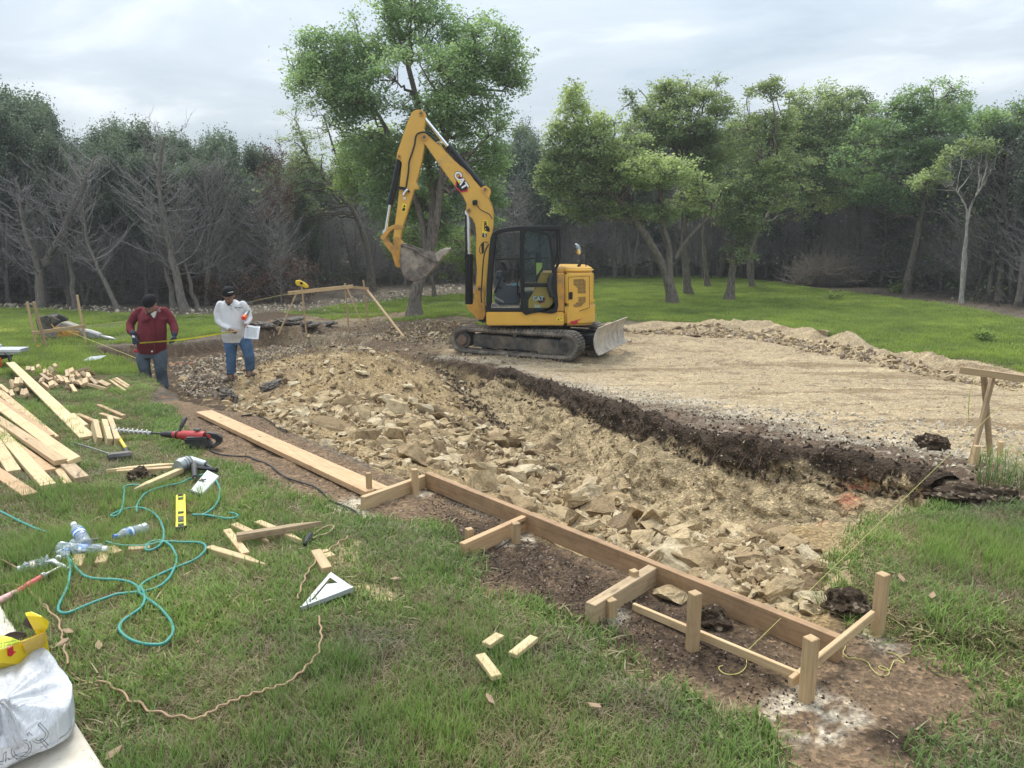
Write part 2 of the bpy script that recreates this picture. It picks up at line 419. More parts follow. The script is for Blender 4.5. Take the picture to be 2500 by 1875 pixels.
def hits(pts, lift=0.0):
    """pixels -> points on the finished ground"""
    pts = np.asarray(pts, float)
    a, b = (pts[:, 0] - 1250) / FPX, (pts[:, 1] - 937.5) / FPX
    D = np.stack([a, CP - b * SP, -SP - b * CP], 1)
    n = len(pts)
    # start well in front of the plain slope and march until under the ground
    y0 = np.full(n, 5.0)
    for _ in range(40): y0 = 0.5 * y0 + 0.5 * np.minimum(70, np.maximum(.5, (G(y0) - CAM_H) / np.minimum(D[:, 2], -1e-3) * D[:, 1]))
    l0 = y0 * 0.72; hi = np.full(n, 70.0); done = np.zeros(n, bool); step = y0 * 0.02
    for _ in range(60):
        y1 = np.where(done, hi, l0 + step); t = y1 / D[:, 1]
        below = (CAM_H + D[:, 2] * t) < T(D[:, 0] * t, y1) + lift
        new = below & ~done
        hi = np.where(new, y1, hi); l0 = np.where(~below & ~done, y1, l0); done |= new
        if done.all(): break
    for _ in range(10):
        m_ = (l0 + hi) / 2; t = m_ / D[:, 1]
        below = (CAM_H + D[:, 2] * t) < T(D[:, 0] * t, m_) + lift
        hi = np.where(below, m_, hi); l0 = np.where(below, l0, m_)
    t = hi / D[:, 1]
    return [Vector((D[i, 0] * t[i], hi[i], CAM_H + D[i, 2] * t[i])) for i in range(n)]
def hit(u, v, lift=0.0): return hits([(u, v)], lift)[0]
def tz(x, y): return float(T(x, y)[0])

# ---- the ground mesh: finer near the camera, out to the horizon
ys = [-12.0, -6.0, -3.0, -1.2, -0.3, 0.3, 0.8]
y_ = 1.1
while y_ < 24: ys.append(y_); y_ *= 1.0071
while y_ < 62: ys.append(y_); y_ *= 1.02
ys += [70, 85, 110, 160, 250, 400, 700]
us = list(np.linspace(-1, 1, 570))
us = [-40, -14, -6, -3, -2, -1.6, -1.3, -1.15, -1.06] + us + [1.06, 1.15, 1.3, 1.6, 2, 3, 6, 14, 40]
ys = np.array(ys); us = np.array(us)
YY, UU = np.meshgrid(ys, us, indexing='ij')
XX = UU * (0.70 * np.maximum(YY, 0.3) + 0.35)
shp = XX.shape
gx, gy = XX.ravel(), YY.ravel()
gz = T(gx, gy)
T_exact = T
_GZ = gz.reshape(shp)
def T(x, y):
    """height of the built ground mesh"""
    x = np.atleast_1d(np.asarray(x, float)); y = np.atleast_1d(np.asarray(y, float))
    i = np.clip(np.searchsorted(ys, y) - 1, 0, len(ys) - 2); fy = np.clip((y - ys[i]) / (ys[i + 1] - ys[i]), 0, 1)
    def row(k):
        uu_ = x / (0.70 * np.maximum(ys[k], 0.3) + 0.35)
        j = np.clip(np.searchsorted(us, uu_) - 1, 0, len(us) - 2); fx = np.clip((uu_ - us[j]) / (us[j + 1] - us[j]), 0, 1)
        return _GZ[k, j] * (1 - fx) + _GZ[k, j + 1] * fx
    return row(i) * (1 - fy) + row(i + 1) * fy
def ground_colours(x, y):
    n = len(x)
    C = np.zeros((n, 3))
    w1 = fbm(x, y, 1.3, 4, 71); w2 = fbm(x, y, 5.0, 4, 72, 0.6); w3 = fbm(x, y, 18.0, 3, 73, 0.6)
    edge = 0.12 * w1 + 0.07 * w2 + 0.03 * w3
    litter = np.array((.150, .122, .092)); dirt = np.array((.200, .138, .086)); dark = np.array((.058, .040, .027))
    tan = np.array((.385, .285, .155)); pad = np.array((.40, .315, .20)); gsoil = np.array((.085, .085, .035)); brown = np.array((.14, .098, .062))
    white = np.array((.52, .455, .35)); farg = np.array((.10, .13, .035))
    def put(mask, c, k=1.0):
        nonlocal C
        mk = (np.clip(mask, 0, 1) * k)[:, None]
        C = C * (1 - mk) + np.asarray(c) * mk
    C[:] = litter
    put(smooth(-0.2, 0.5, w2), litter * 0.6)
    # light stone chips on the litter
    near = y < 30
    X, Y = x, y
    def sm(poly, a=-0.06, b=0.06, e=1.0, far=1.0): return smooth(a * far, b * far, sdist(X, Y, poly) + edge * e)
    g = sm(FARG, -0.5, 0.7, 3.0); put(g, farg * (1 + 0.25 * 0))
    g2 = sm(MIDG, -0.2, 0.5, 3.5); put(g2 * smooth(-0.5, 0.1, w1), farg)
    put(sm(CUT, -0.2, 0.2, 2.0), brown * 0.6)
    put(sm(PATCHB, -0.2, 0.2, 2.0), (0.34, .31, .27))
    # men's ground
    t = sm(TRENCH, -0.03, 0.03, 0.5)
    put(t, brown * 0.50); put(t * smooth(0.05, 0.5, w2), dirt * 0.6); put(t * smooth(0.25, 0.5, w3), tan * 0.9)
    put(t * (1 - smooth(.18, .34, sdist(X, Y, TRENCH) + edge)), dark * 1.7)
    ring = PP([(560,826),(700,790),(960,760),(1200,760),(1500,790),(1440,850),(1300,900),(1047,890),(900,850),(700,850)])
    t = sm(ring, -0.25, 0.25, 2.0)
    put(t, brown * 1.05); put(t * smooth(-0.1, 0.3, w1 + 0.6 * w2), pad * 0.62); put(t * smooth(0.2, 0.5, w2 + .4 * w3), dark * 2.2)
    # pad
    p = sm(PAD, -0.05, 0.12, 0.6); put(p, pad)
    st = fbm(x * 0.30 + 0.35 * y, y * 1.1, 2.2, 5, 81, 0.62)
    put(p * smooth(0.02, 0.35, st), pad * np.array((.66, .62, .58)))
    put(p * smooth(0.10, 0.5, fbm(x * .25, y * 1.3, 3.0, 4, 82)), pad * np.array((1.22, 1.22, 1.2)))
    put(p * smooth(0.22, 0.5, w2 + .4 * w1), brown * 1.5, 0.7)
    bm_ = np.exp(-(ldist(X, Y, BERM) / 0.6) ** 2); put(p * smooth(0.1, 0.5, bm_ + 0.4 * w2) * smooth(0.0, 0.3, w2), pad * 0.75, .8)
    # dark topsoil along the lip of the pit
    dl = ldist(X, Y, FAR_LIP)
    spd = sdist(X, Y, PIT)
    wid = 0.42 + 0.9 * np.exp(-((x - P0(1980, 1060)[0]) / 1.2) ** 2)
    lipm = (1 - smooth(0.6, 1.05, dl / wid - 1.1 * edge)) * (1 - smooth(-0.05, 0.05, spd)) * smooth(-3.6, -1.0, x)
    put(lipm, dark * 2.1); put(lipm * smooth(0.0, 0.4, w2), (.16, .125, .09)); put(lipm * smooth(0.22, 0.45, w3), (.30, .25, .19))
    put(np.exp(-(ldist(X, Y, PP([(1100,880),(1240,905),(1420,938)])) / 0.35) ** 2) * smooth(-.2, .2, w2), (.11, .065, .045))
    # white crushed edge between pad and topsoil
    wm = np.exp(-((dl - wid * 0.95) / 0.35) ** 2) * p * smooth(-0.3, 0.3, w2) * (spd < 0); put(wm, white, 0.75)
    # dirt strip
    strip = PP([(372,985),(440,975),(600,1012),(930,1160),(1040,1200),(1500,1395),(2040,1600),(2104,1490),(2213,1545),(2500,1590),(3300,1660),(3300,1700),(2700,2400),(1868,2400),(1868,1875),(1411,1581),(1157,1469),(1040,1350),(922,1293),(748,1258),(597,1185),(401,1077)])
    s = sm(strip, -0.04, 0.04, 0.5); put(s, dirt)
    put(s * smooth(0.0, 0.6, w1), dirt * 0.72)
    put(s * smooth(0.25, 0.5, w3), dirt * 1.35)
    bl = ldist(X, Y, PP([(1060,1225),(1300,1340),(1600,1465),(1850,1580),(2000,1650)]))
    tongue = smooth(-0.12, 0.16, sdist(X, Y, DIRTTONGUE) + 0.35 * w1 + 0.2 * w2)
    put(s * tongue, dark * 1.25, 0.95); put(s * tongue * smooth(0.12, 0.55, w2 + 0.5 * w3), dirt * 0.62, 0.8)
    burn = PP([(2150,1770),(2300,1790),(2350,1830),(2200,1850)])
    put(s * smooth(-0.05, 0.1, sdist(X, Y, burn) + 0.2 * w2), dark)
    left = PP([(372,985),(560,1000),(640,1040),(500,1060),(420,1040)])
    put(smooth(-0.2, 0.2, sdist(X, Y, left) + edge), brown * 1.3)
    # rubble floor
    pi = smooth(-0.02, 0.05, spd + edge * 0.4)
    put(pi, tan * 0.86); put(pi * smooth(-0.1, 0.5, w2), tan * np.array((.70, .66, .60))); put(pi * smooth(0.2, 0.5, w3), tan * 1.1)
    mdm = np.exp(-(((x - MOUND[0]) / 2.2) ** 2 + ((y - MOUND[1]) / 1.8) ** 2)); put(pi * mdm * smooth(-0.15, 0.35, w1 + .6 * w2), brown * 1.5, .85)
    dd = dl + 0.5 * edge
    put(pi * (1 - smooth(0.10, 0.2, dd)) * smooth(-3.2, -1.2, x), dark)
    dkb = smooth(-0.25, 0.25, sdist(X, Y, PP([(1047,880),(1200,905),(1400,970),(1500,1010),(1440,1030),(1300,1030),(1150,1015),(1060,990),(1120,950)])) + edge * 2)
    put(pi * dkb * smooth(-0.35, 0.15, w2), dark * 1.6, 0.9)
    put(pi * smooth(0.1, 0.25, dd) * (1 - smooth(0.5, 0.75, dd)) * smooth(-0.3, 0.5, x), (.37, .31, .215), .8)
    # earth corner under the right stake
    # ashes and drillings round the stakes
    for (u, v, r) in ((1985,1730,.20),(2120,1558,.14),(1500,1500,.13),(1250,1315,.15),(1120,1345,.10),(1030,1208,.13),(860,1240,.17),(900,1270,.12),(950,1225,.08)):
        cx_, cy_ = P0(u, v); d = np.hypot(x - cx_, (y - cy_) * 0.8) + 0.25 * edge + 0.10 * w2
        put((1 - smooth(r * 0.45, r, d)) * s * smooth(-0.45, 0.1, w3 + w2 * .6), white * 1.05, 0.9)
    # red paint marks
    for (u, v, rx, ry) in ((2340,1228,.30,.12),(1640,1010,.10,.06),(450,858,.35,.18),(395,972,.2,.1),(600,1005,.22,.12)):
        cx_, cy_ = P0(u, v)
        put((1 - smooth(0.5, 1.0, np.hypot((x - cx_) / rx, (y - cy_) / ry) + 1.2 * w2)) * smooth(-.2, .2, w3), (.42, .11, .055), 0.75)
    # lawns
    for poly, e_ in ((LAWN, 0.35), (RLAWN, 0.5), (CORNER, 0.6)):
        l = sm(poly, -0.05, 0.05, e_); put(l, gsoil * np.array((1.15, 1.0, 1.0)))
        put(l * smooth(0.0, 0.5, w1 + 0.3 * w2), (.135, .115, .06), 0.8)
        put(l * smooth(0.45, 0.7, w2 + 0.2 * w1), (.16, .125, .085))
    # sawdust on the turf
    for (u, v, rx, ry) in ((838,1378,.10,.26),(905,1465,.17,.09)):
        cx_, cy_ = P0(u, v)
        put((1 - smooth(0.55, 1.05, np.hypot((x - cx_) / rx, (y - cy_) / ry) + .5 * w2 + .3 * w3)), (.60, .48, .28), 0.9)
    return C
gc = ground_colours(gx, gy)
gcol = np.ones((len(gx), 4)); gcol[:, :3] = gc
ni, nj = shp
I = np.arange(ni * nj).reshape(ni, nj)
F = np.stack([I[:-1, :-1], I[:-1, 1:], I[1:, 1:], I[1:, :-1]], -1).reshape(-1, 4)
# rock weight drives the strength of the fine relief
me = np_mesh('ground', np.stack([gx, gy, gz], 1), F, True, attrs={'tint': ('POINT', 'FLOAT_COLOR', gcol)})
gm, n, b, _ = new_mat('earth')
at = n.nodes.new('ShaderNodeAttribute'); at.attribute_name = 'tint'
ge = n.nodes.new('ShaderNodeNewGeometry').outputs['Position']
f1 = noise(n, ge, 55, 6, 0.68); f2 = noise(n, ge, 9, 6, 0.7)
v1 = n.nodes.new('ShaderNodeTexVoronoi'); v1.inputs['Scale'].default_value = 48; n.links.new(ge, v1.inputs['Vector'])
v1.inputs['Randomness'].default_value = 1.0
c1 = mixc(n, 1.0, at.outputs['Color'], ramp(n, f1, [(0.30, (.50,)*3), (0.5, (.98,)*3), (0.72, (1.45,)*3)]), 'MULTIPLY')
c1 = mixc(n, 1.0, c1, ramp(n, f2, [(0.3, (.78, .76, .74)), (0.65, (1.16, 1.15, 1.14))]), 'MULTIPLY')
vc = n.nodes.new('ShaderNodeSeparateColor'); n.links.new(v1.outputs['Color'], vc.inputs[0])
c1 = mixc(n, 0.8, c1, ramp(n, vc.outputs[0], [(0.0, (.72,)*3), (0.7, (1.0,)*3), (0.93, (1.5, 1.48, 1.42))]), 'MULTIPLY')
n.links.new(c1, b.inputs['Base Color']); b.inputs['Roughness'].default_value = 0.95; b.inputs['Specular IOR Level'].default_value = 0.15
mm = n.nodes.new('ShaderNodeMath'); mm.operation = 'MULTIPLY_ADD'; n.links.new(f1, mm.inputs[0]); mm.inputs[1].default_value = 1.0; n.links.new(v1.outputs['Distance'], mm.inputs[2])
mm2 = n.nodes.new('ShaderNodeMath'); mm2.operation = 'MULTIPLY_ADD'; n.links.new(f2, mm2.inputs[0]); mm2.inputs[1].default_value = 2.0; n.links.new(mm.outputs[0], mm2.inputs[2])
bump(n, b, mm2.outputs[0], 0.75, 0.022)
tag(link('ground', me, gm), 'worked earth, turf and rock floor of the site', kind='structure')
# ------------------------------------------------------------------ vegetation builders
def tubes(P, Rr, k=4):
    """P (N,S,3) polylines, Rr (N,S) radii -> quads"""
    N, S, _ = P.shape
    Tn = np.gradient(P, axis=1); Tn /= (np.linalg.norm(Tn, axis=2, keepdims=True) + 1e-9)
    ref = np.where(np.abs(Tn[..., 2:3]) > 0.9, np.array((1., 0, 0)), np.array((0, 0, 1.)))
    A = np.cross(Tn, ref); A /= (np.linalg.norm(A, axis=2, keepdims=True) + 1e-9); B = np.cross(Tn, A)
    th = np.arange(k) * 2 * np.pi / k
    V = P[:, :, None, :] + Rr[:, :, None, None] * (A[:, :, None, :] * np.cos(th)[None, None, :, None] + B[:, :, None, :] * np.sin(th)[None, None, :, None])
    idx = np.arange(N * S * k).reshape(N, S, k)
    a = idx[:, :-1]; b_ = idx[:, 1:]
    F = np.stack([a, np.roll(a, -1, 2), np.roll(b_, -1, 2), b_], -1).reshape(-1, 4)
    return V.reshape(-1, 3), F
def merge(parts):
    Vs, Fs, o = [], [], 0
    for V, F in parts:
        Vs.append(V); Fs.append(F + o); o += len(V)
    return np.concatenate(Vs), np.concatenate(Fs)
def bez(a, c, b_, S):
    t = np.linspace(0, 1, S)[None, :, None]
    return (1 - t) ** 2 * a[:, None] + 2 * t * (1 - t) * c[:, None] + t ** 2 * b_[:, None]
def leaves(centres, per, spread, size, g, up=0.45, flat=0.6, tone=None):
    """small leaf quads gathered in clumps"""
    n = len(centres) * per
    c = np.repeat(centres, per, 0)
    off = g.normal(size=(n, 3)) * spread * g.uniform(.5, 1.25, (n, 1)); off[:, 2] *= flat
    p = c + off
    nr = g.normal(size=(n, 3)); nr /= np.linalg.norm(nr, axis=1, keepdims=True); nr[:, 2] = np.abs(nr[:, 2]) + up
    nr /= np.linalg.norm(nr, axis=1, keepdims=True)
    t = np.cross(nr, g.normal(size=(n, 3))); t /= np.linalg.norm(t, axis=1, keepdims=True) + 1e-9; s = np.cross(nr, t)
    L = size * g.uniform(0.6, 1.3, (n, 1)); Wd = L * g.uniform(0.4, 0.7, (n, 1))
    V = np.stack([p - t * L, p + s * Wd, p + t * L, p - s * Wd], 1).reshape(-1, 3)
    F = np.arange(n * 4).reshape(n, 4)
    tn = np.repeat(tone if tone is not None else g.uniform(0, 1, len(centres)), per)
    tn = np.clip(tn + g.normal(size=n) * 0.13, 0, 1)
    return V, F, np.repeat(tn, 4)
def leaf_mat(name, lo, mid, hi, trans=0.5):
    m, n, b, out = new_mat(name)
    a = n.nodes.new('ShaderNodeAttribute'); a.attribute_name = 'tone'
    oi = n.nodes.new('ShaderNodeObjectInfo')
    cc = ramp(n, a.outputs['Fac'], [(0.1, lo), (0.5, mid), (0.92, hi)])
    hv = n.nodes.new('ShaderNodeHueSaturation'); n.links.new(cc, hv.inputs['Color'])
    mr = n.nodes.new('ShaderNodeMapRange'); n.links.new(oi.outputs['Random'], mr.inputs[0]); mr.inputs[3].default_value = 0.8; mr.inputs[4].default_value = 1.15
    n.links.new(mr.outputs[0], hv.inputs['Value'])
    n.links.new(hv.outputs[0], b.inputs['Base Color']); b.inputs['Roughness'].default_value = 0.6
    b.inputs['Specular IOR Level'].default_value = 0.25
    tr = n.nodes.new('ShaderNodeBsdfTranslucent'); n.links.new(mixc(n, 1.0, hv.outputs[0], (1.25, 1.3, 0.8), 'MULTIPLY'), tr.inputs['Color'])
    ms = n.nodes.new('ShaderNodeMixShader'); ms.inputs[0].default_value = trans
    n.links.new(b.outputs[0], ms.inputs[1]); n.links.new(tr.outputs[0], ms.inputs[2]); n.links.new(ms.outputs[0], out.inputs[0])
    return m
M_ELM = leaf_mat('elm_leaf', (.12, .18, .095), (.22, .315, .165), (.36, .47, .26))
M_OAK = leaf_mat('oak_leaf', (.135, .175, .09), (.25, .31, .16), (.41, .475, .25))
M_YEL = leaf_mat('young_leaf', (.12, .17, .045), (.20, .28, .08), (.30, .38, .12))
M_JUN = leaf_mat('juniper_leaf', (.050, .074, .052), (.100, .138, .094), (.17, .215, .14), 0.15)
M_RED = leaf_mat('dead_needles', (.07, .03, .018), (.13, .06, .035), (.19, .095, .055), 0.1)
def bark_mat(name, a, b_, sc_=(9, 9, 2)):
    m, n, b, _ = new_mat(name)
    tc = n.nodes.new('ShaderNodeTexCoord').outputs['Object']
    f = noise(n, mapping(n, tc, sc_), 2.4, 6, 0.7, 0.4)
    n.links.new(ramp(n, f, [(0.33, a), (0.66, b_)]), b.inputs['Base Color']); b.inputs['Roughness'].default_value = 0.95
    bump(n, b, f, 0.8, 0.03)
    return m
M_BARK = bark_mat('oak_bark', (.055, .045, .036), (.23, .195, .155))
M_JBARK = bark_mat('juniper_bark', (.085, .072, .060), (.26, .225, .19), (16, 16, 1.4))
M_DEAD = bark_mat('dead_branch_bark', (.14, .128, .122), (.35, .325, .31), (6, 6, 3))
M_PALE = bark_mat('pale_bark', (.22, .20, .17), (.50, .47, .42), (5, 5, 2))

def px_lobe(base, Y, u, v, ru, rv, dy=0.0, ry=None):
    """an ellipsoid of crown; pixel centre and radii at depth Y -> local to base"""
    c = atY(u, v, Y + dy); k = (Y + dy) / FPX * 1.03
    rx, rz = ru * k, rv * k
    return (np.array(c) - np.array(base), np.array((rx, ry if ry else (rx + rz) / 2, rz)))
DENS = 3.7
def leafy_tree(name, base, trunks, lobes, label, dens=26, per=26, spread=.17, size=.055, mat=None, seed=1, group=None, limb_r=.10, twig=1.0, bark=None, nstroke=3, shell=0.45):
    """trunks: list of polylines (points local, radius); lobes: (centre, radii[, tone shift])"""
    g = np.random.default_rng(seed)
    root = empty(name, base, label, 'tree', group)
    bark = bark or M_BARK
    mats = mat or M_OAK
    # trunk with flare
    parts = []; limbs_from = []
    for pts, r0, r1 in trunks:
        pts = np.array(pts, float); S = 14
        t = np.linspace(0, len(pts) - 1, S); ii = np.minimum(t.astype(int), len(pts) - 2); fr = (t - ii)[:, None]
        P = pts[ii] * (1 - fr) + pts[ii + 1] * fr
        P[1:-1] = (P[:-2] + 2 * P[1:-1] + P[2:]) / 4
        P[1:, :2] += g.normal(size=(S - 1, 2)) * r1 * 0.25
        tt = np.linspace(0, 1, S); rr = r0 + (r1 - r0) * tt ** 0.8; rr[0] *= 1.45; rr[1] *= 1.12
        parts.append(tubes(P[None], rr[None], 10)); limbs_from.append((P, rr))
    V, F = merge(parts); V += g.normal(size=V.shape) * 0.008
    tr_o = link('trunk', np_mesh('trunk', V, F, True), bark, root)
    # limbs to the lobes
    LP, LR = [], []; skeleton = []
    allP = np.concatenate([p for p, r in limbs_from]); allR = np.concatenate([r for p, r in limbs_from])
    hmax = allP[:, 2].max()
    for lb in lobes:
        c, r = lb[0], lb[1]
        for k in range(nstroke):
            end = c + r * g.uniform(-.55, .55, 3)
            cand = np.where((allP[:, 2] > 0.45 * hmax) & (allP[:, 2] < end[2] + .3))[0]
            if len(cand) == 0: cand = np.arange(len(allP) // 2, len(allP))
            d = np.linalg.norm((allP[cand] - end) * (1, 1, .6), axis=1) * g.uniform(.8, 1.2, len(cand)); j = cand[np.argmin(d)]
            st = allP[j]; mid = (st + end) / 2 + np.array((0, 0, 0.10 * np.linalg.norm(end - st))) + g.normal(size=3) * 0.12 * np.linalg.norm(end - st)
            P = bez(st[None], mid[None], end[None], 10)[0]; P[1:-1] += g.normal(size=(8, 3)) * 0.05
            ra = min(allR[j] * .8, limb_r); LP.append(P); LR.append(np.linspace(ra, ra * .28, 10)); skeleton.append(P[2:])
    sk = np.concatenate(skeleton + [allP[len(allP) // 2:]])
    parts = [tubes(np.array(LP), np.array(LR), 6)]
    # clumps
    C, TN = [], []
    for lb in lobes:
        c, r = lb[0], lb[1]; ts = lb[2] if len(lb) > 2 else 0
        vol = (r[0] * r[1] * r[2]) ** (1 / 3.)
        nC = max(12, int(DENS * dens * vol ** 2.0))
        d = g.normal(size=(nC, 3)); d /= np.linalg.norm(d, axis=1, keepdims=True)
        rad = g.uniform(shell, 1.0, (nC, 1)) ** 0.6 * (1 + 0.55 * fbm(d[:, 0] * 2 + c[0], d[:, 2] * 2 + c[1], 1.9, 3, seed)[:, None])
        q = c + d * rad * r
        keep = fbm(q[:, 0] * 1.0 + q[:, 1] * .6, q[:, 2], 1.3, 3, seed + 5) > -0.19
        q = q[keep]; C.append(q)
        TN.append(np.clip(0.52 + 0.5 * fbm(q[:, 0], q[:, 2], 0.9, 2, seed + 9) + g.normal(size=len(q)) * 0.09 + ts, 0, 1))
    C = np.concatenate(C); TN = np.concatenate(TN)
    # twigs: every clump hangs on a fine branch
    m_ = g.random(len(C)) < 0.85 * twig
    q = C[m_]
    if len(q):
        idx = np.empty(len(q), int)
        for s0 in range(0, len(q), 400):
            dd = np.linalg.norm(q[s0:s0+400, None] - sk[None], axis=2) * g.uniform(.75, 1.25, (len(q[s0:s0+400]), len(sk)))
            idx[s0:s0+400] = dd.argmin(1)
        a = sk[idx]; L = np.linalg.norm(q - a, axis=1, keepdims=True)
        mid = (a + q) / 2 + g.normal(size=q.shape) * 0.16 * L + np.array((0, 0, 1)) * 0.08 * L
        P = bez(a, mid, q, 5); Rr = np.linspace(1, .3, 5)[None] * (0.008 + 0.011 * np.minimum(L, 2.0))
        parts.append(tubes(P, Rr, 3))
    V, F = merge(parts)
    link('limbs', np_mesh('limbs', V, F, True), bark, root)
    V, F, tn = leaves(C, int(per * .85), spread * .92, size, g, tone=TN)
    link('crown', np_mesh('crown', V, F, False, attrs={'tone': ('POINT', 'FLOAT', tn)}), mats, root)
    return root

def bare_branches(g, trunkP, trunkR, n1, z0, z1, L, rise=0.5, sub=7, k=3, droop=0.0):
    """many long thin dead branches with twigs"""
    zz = g.uniform(z0, z1, n1)
    zt = trunkP[:, 2]; X = np.interp(zz, zt, trunkP[:, 0]); Y = np.interp(zz, zt, trunkP[:, 1]); rr = np.interp(zz, zt, trunkR)
    a = np.stack([X, Y, zz], 1); th = g.uniform(0, 2 * np.pi, n1)
    up = rise + g.normal(size=n1) * 0.25; Ln = L * g.uniform(.35, 1.1, n1) * (1 - 0.45 * (zz - z0) / (z1 - z0 + 1e-6))
    d = np.stack([np.cos(th), np.sin(th), up], 1); d /= np.linalg.norm(d, axis=1, keepdims=True)
    e_ = a + d * Ln[:, None]; mid = (a + e_) / 2 + np.array((0, 0, -0.12)) * Ln[:, None] + g.normal(size=a.shape) * 0.06 * Ln[:, None]
    e_[:, 2] += 0.18 * Ln - droop * Ln
    P = bez(a, mid, e_, 7); P[:, 1:-1] += g.normal(size=(n1, 5, 3)) * 0.03
    R1 = np.minimum(rr * .5, .007 + .007 * Ln)[:, None] * np.linspace(1, .25, 7)[None]
    out = [tubes(P, R1, k + 1)]
    tips = [P[:, -1]]
    if sub:
        pi = np.repeat(np.arange(n1), sub); s = g.uniform(1.5, 5.9, n1 * sub); i0 = s.astype(int); fr = (s - i0)[:, None]
        a2 = P[pi, i0] * (1 - fr) + P[pi, np.minimum(i0 + 1, 6)] * fr
        dv = P[pi, np.minimum(i0 + 1, 6)] - P[pi, i0]; dv /= np.linalg.norm(dv, axis=1, keepdims=True) + 1e-9
        dv = dv + g.normal(size=dv.shape) * 0.55; dv /= np.linalg.norm(dv, axis=1, keepdims=True)
        L2 = (Ln[pi] * g.uniform(.12, .42, n1 * sub))[:, None]
        e2 = a2 + dv * L2 + np.array((0, 0, .15)) * L2; m2 = (a2 + e2) / 2 + g.normal(size=a2.shape) * 0.09 * L2
        P2 = bez(a2, m2, e2, 4); out.append(tubes(P2, np.linspace(.0065, .0025, 4)[None].repeat(len(P2), 0), k))
        tips.append(e2)
    return out, np.concatenate(tips)

def trunk_path(g, h, lean=(0, 0), r0=.11, r1=.03, S=12, wob=.05):
    z = np.linspace(-0.1, h, S); t = z / h
    P = np.stack([lean[0] * t + wob * np.cumsum(g.normal(size=S)) * .6, lean[1] * t + wob * np.cumsum(g.normal(size=S)) * .6, z], 1)
    P[0, :2] = 0
    return P, np.concatenate([[r0 * 1.35], np.linspace(r0, r1, S - 1)])

def proto_juniper(seed, h=7.4, green_from=.5, n1=60, L=1.9, dens=150, label='', bare=False, lean=.3, r0=.11, forks=2, jmat=None):
    g = np.random.default_rng(seed)
    root = empty('juniper_tree' if not bare else 'bare_tree', (0, 0, 0), label, 'tree')
    tp, br, C = [], [], []
    for f in range(forks):
        P, r = trunk_path(g, h * (1 - .16 * f), (g.uniform(-lean, lean) * 2.2, g.uniform(-lean, lean)), r0 * (1 - .2 * f), .015)
        if f: P[:, :2] += np.array((g.uniform(-.25, .25), g.uniform(-.15, .15))) * smooth(0, .3, np.linspace(0, 1, len(P)))[:, None]
        tp.append(tubes(P[None], r[None], 8))
        o, tips = bare_branches(g, P, r, n1, .10 * h, (.97 if bare else .85) * h, L, .55, 8)
        br += o
        if not bare:
            # upright plumes of scale leaves along the upper branches
            o2, tips2 = bare_branches(g, P, r, int(dens * .5), green_from * h, h * .99, L * .62, .9, 4)
            br += o2; q = tips2; q = q[q[:, 2] > green_from * h * g.uniform(.8, 1.1, len(q))]
            C.append(q); zt = np.linspace(h * .72, h * 1.02, 12); C.append(np.stack([np.interp(zt, P[:, 2], P[:, 0]), np.interp(zt, P[:, 2], P[:, 1]), zt], 1))
    V, F = merge(tp); link('trunk', np_mesh('trunk', V, F, True), M_JBARK, root)
    V, F = merge(br); link('branches', np_mesh('branches', V, F, False), M_DEAD, root)
    if not bare:
        C = np.concatenate(C); C = C + g.normal(size=C.shape) * .05
        n = len(C); per = 26
        c = np.repeat(C, per, 0); off = g.normal(size=(n * per, 3)) * np.array((.10, .10, .34)); 
        V, F, tn = leaves(c + off, 1, 0.0, .052, g, 0.0, 1, tone=np.clip(np.repeat(g.uniform(.2, .8, n), per) + 1.2 * off[:, 2], 0, 1))
        link('crown', np_mesh('crown', V, F, False, attrs={'tone': ('POINT', 'FLOAT', tn)}), jmat or M_JUN, root)
    return root
def put_tree(proto, x, y, h_scale, rz, label, group=None, name=None, first=False, tilt=(0, 0)):
    o = proto if first else copy_tree(proto)
    if name and not first: o.name = name
    o.location = (x, y, tz(x, y) - .05); o.scale = (h_scale * random.uniform(.8, 1.15),) * 2 + (h_scale,); o.rotation_euler = (tilt[0], tilt[1], rz)
    o['label'] = label
    if group: o['group'] = group
    elif 'group' in o.keys(): del o['group']
    return o

# ---- the wood: juniper copies in ranks behind the clearing
LJ = 'dark green juniper packed among the others in the dense wood'
LB = 'bare grey dead tree with fine twigs in the dense wood'
J = [proto_juniper(101, 7.4, .50, 90, 1.9, 130), proto_juniper(102, 7.0, .45, 75, 1.7, 150), proto_juniper(103, 7.8, .60, 110, 2.0, 110), proto_juniper(104, 6.6, .34, 50, 1.5, 170, forks=1)]
Bt = [proto_juniper(201, 5.6, 1, 110, 2.1, 0, bare=True, lean=.5), proto_juniper(202, 5.0, 1, 120, 2.3, 0, bare=True, forks=1, lean=.7, r0=.09), proto_juniper(203, 6.2, 1, 100, 1.9, 0, bare=True, lean=.4, r0=.12)]
jf = [True] * 4; bf = [True] * 3
def edge_y(u):   # where the wood begins, by picture column
    return np.interp(u, [-600, 0, 250, 500, 640, 800, 1000, 1300, 1500, 1800, 2000, 2200, 2350, 2500, 3000], [25, 26.5, 26, 27, 30, 34, 36, 38, 40, 40, 38, 34, 29, 25.5, 24])
def top_v(u):    # skyline of the wood
    return np.interp(u, [-400, 0, 60, 130, 190, 215, 280, 400, 470, 560, 650, 800, 1200, 1290, 1350, 1800, 2100, 2300, 2420, 2500, 2900], [260, 245, 262, 275, 365, 410, 322, 330, 352, 350, 385, 420, 400, 318, 370, 320, 320, 340, 310, 245, 240]) + 12
rr = random.Random(5)
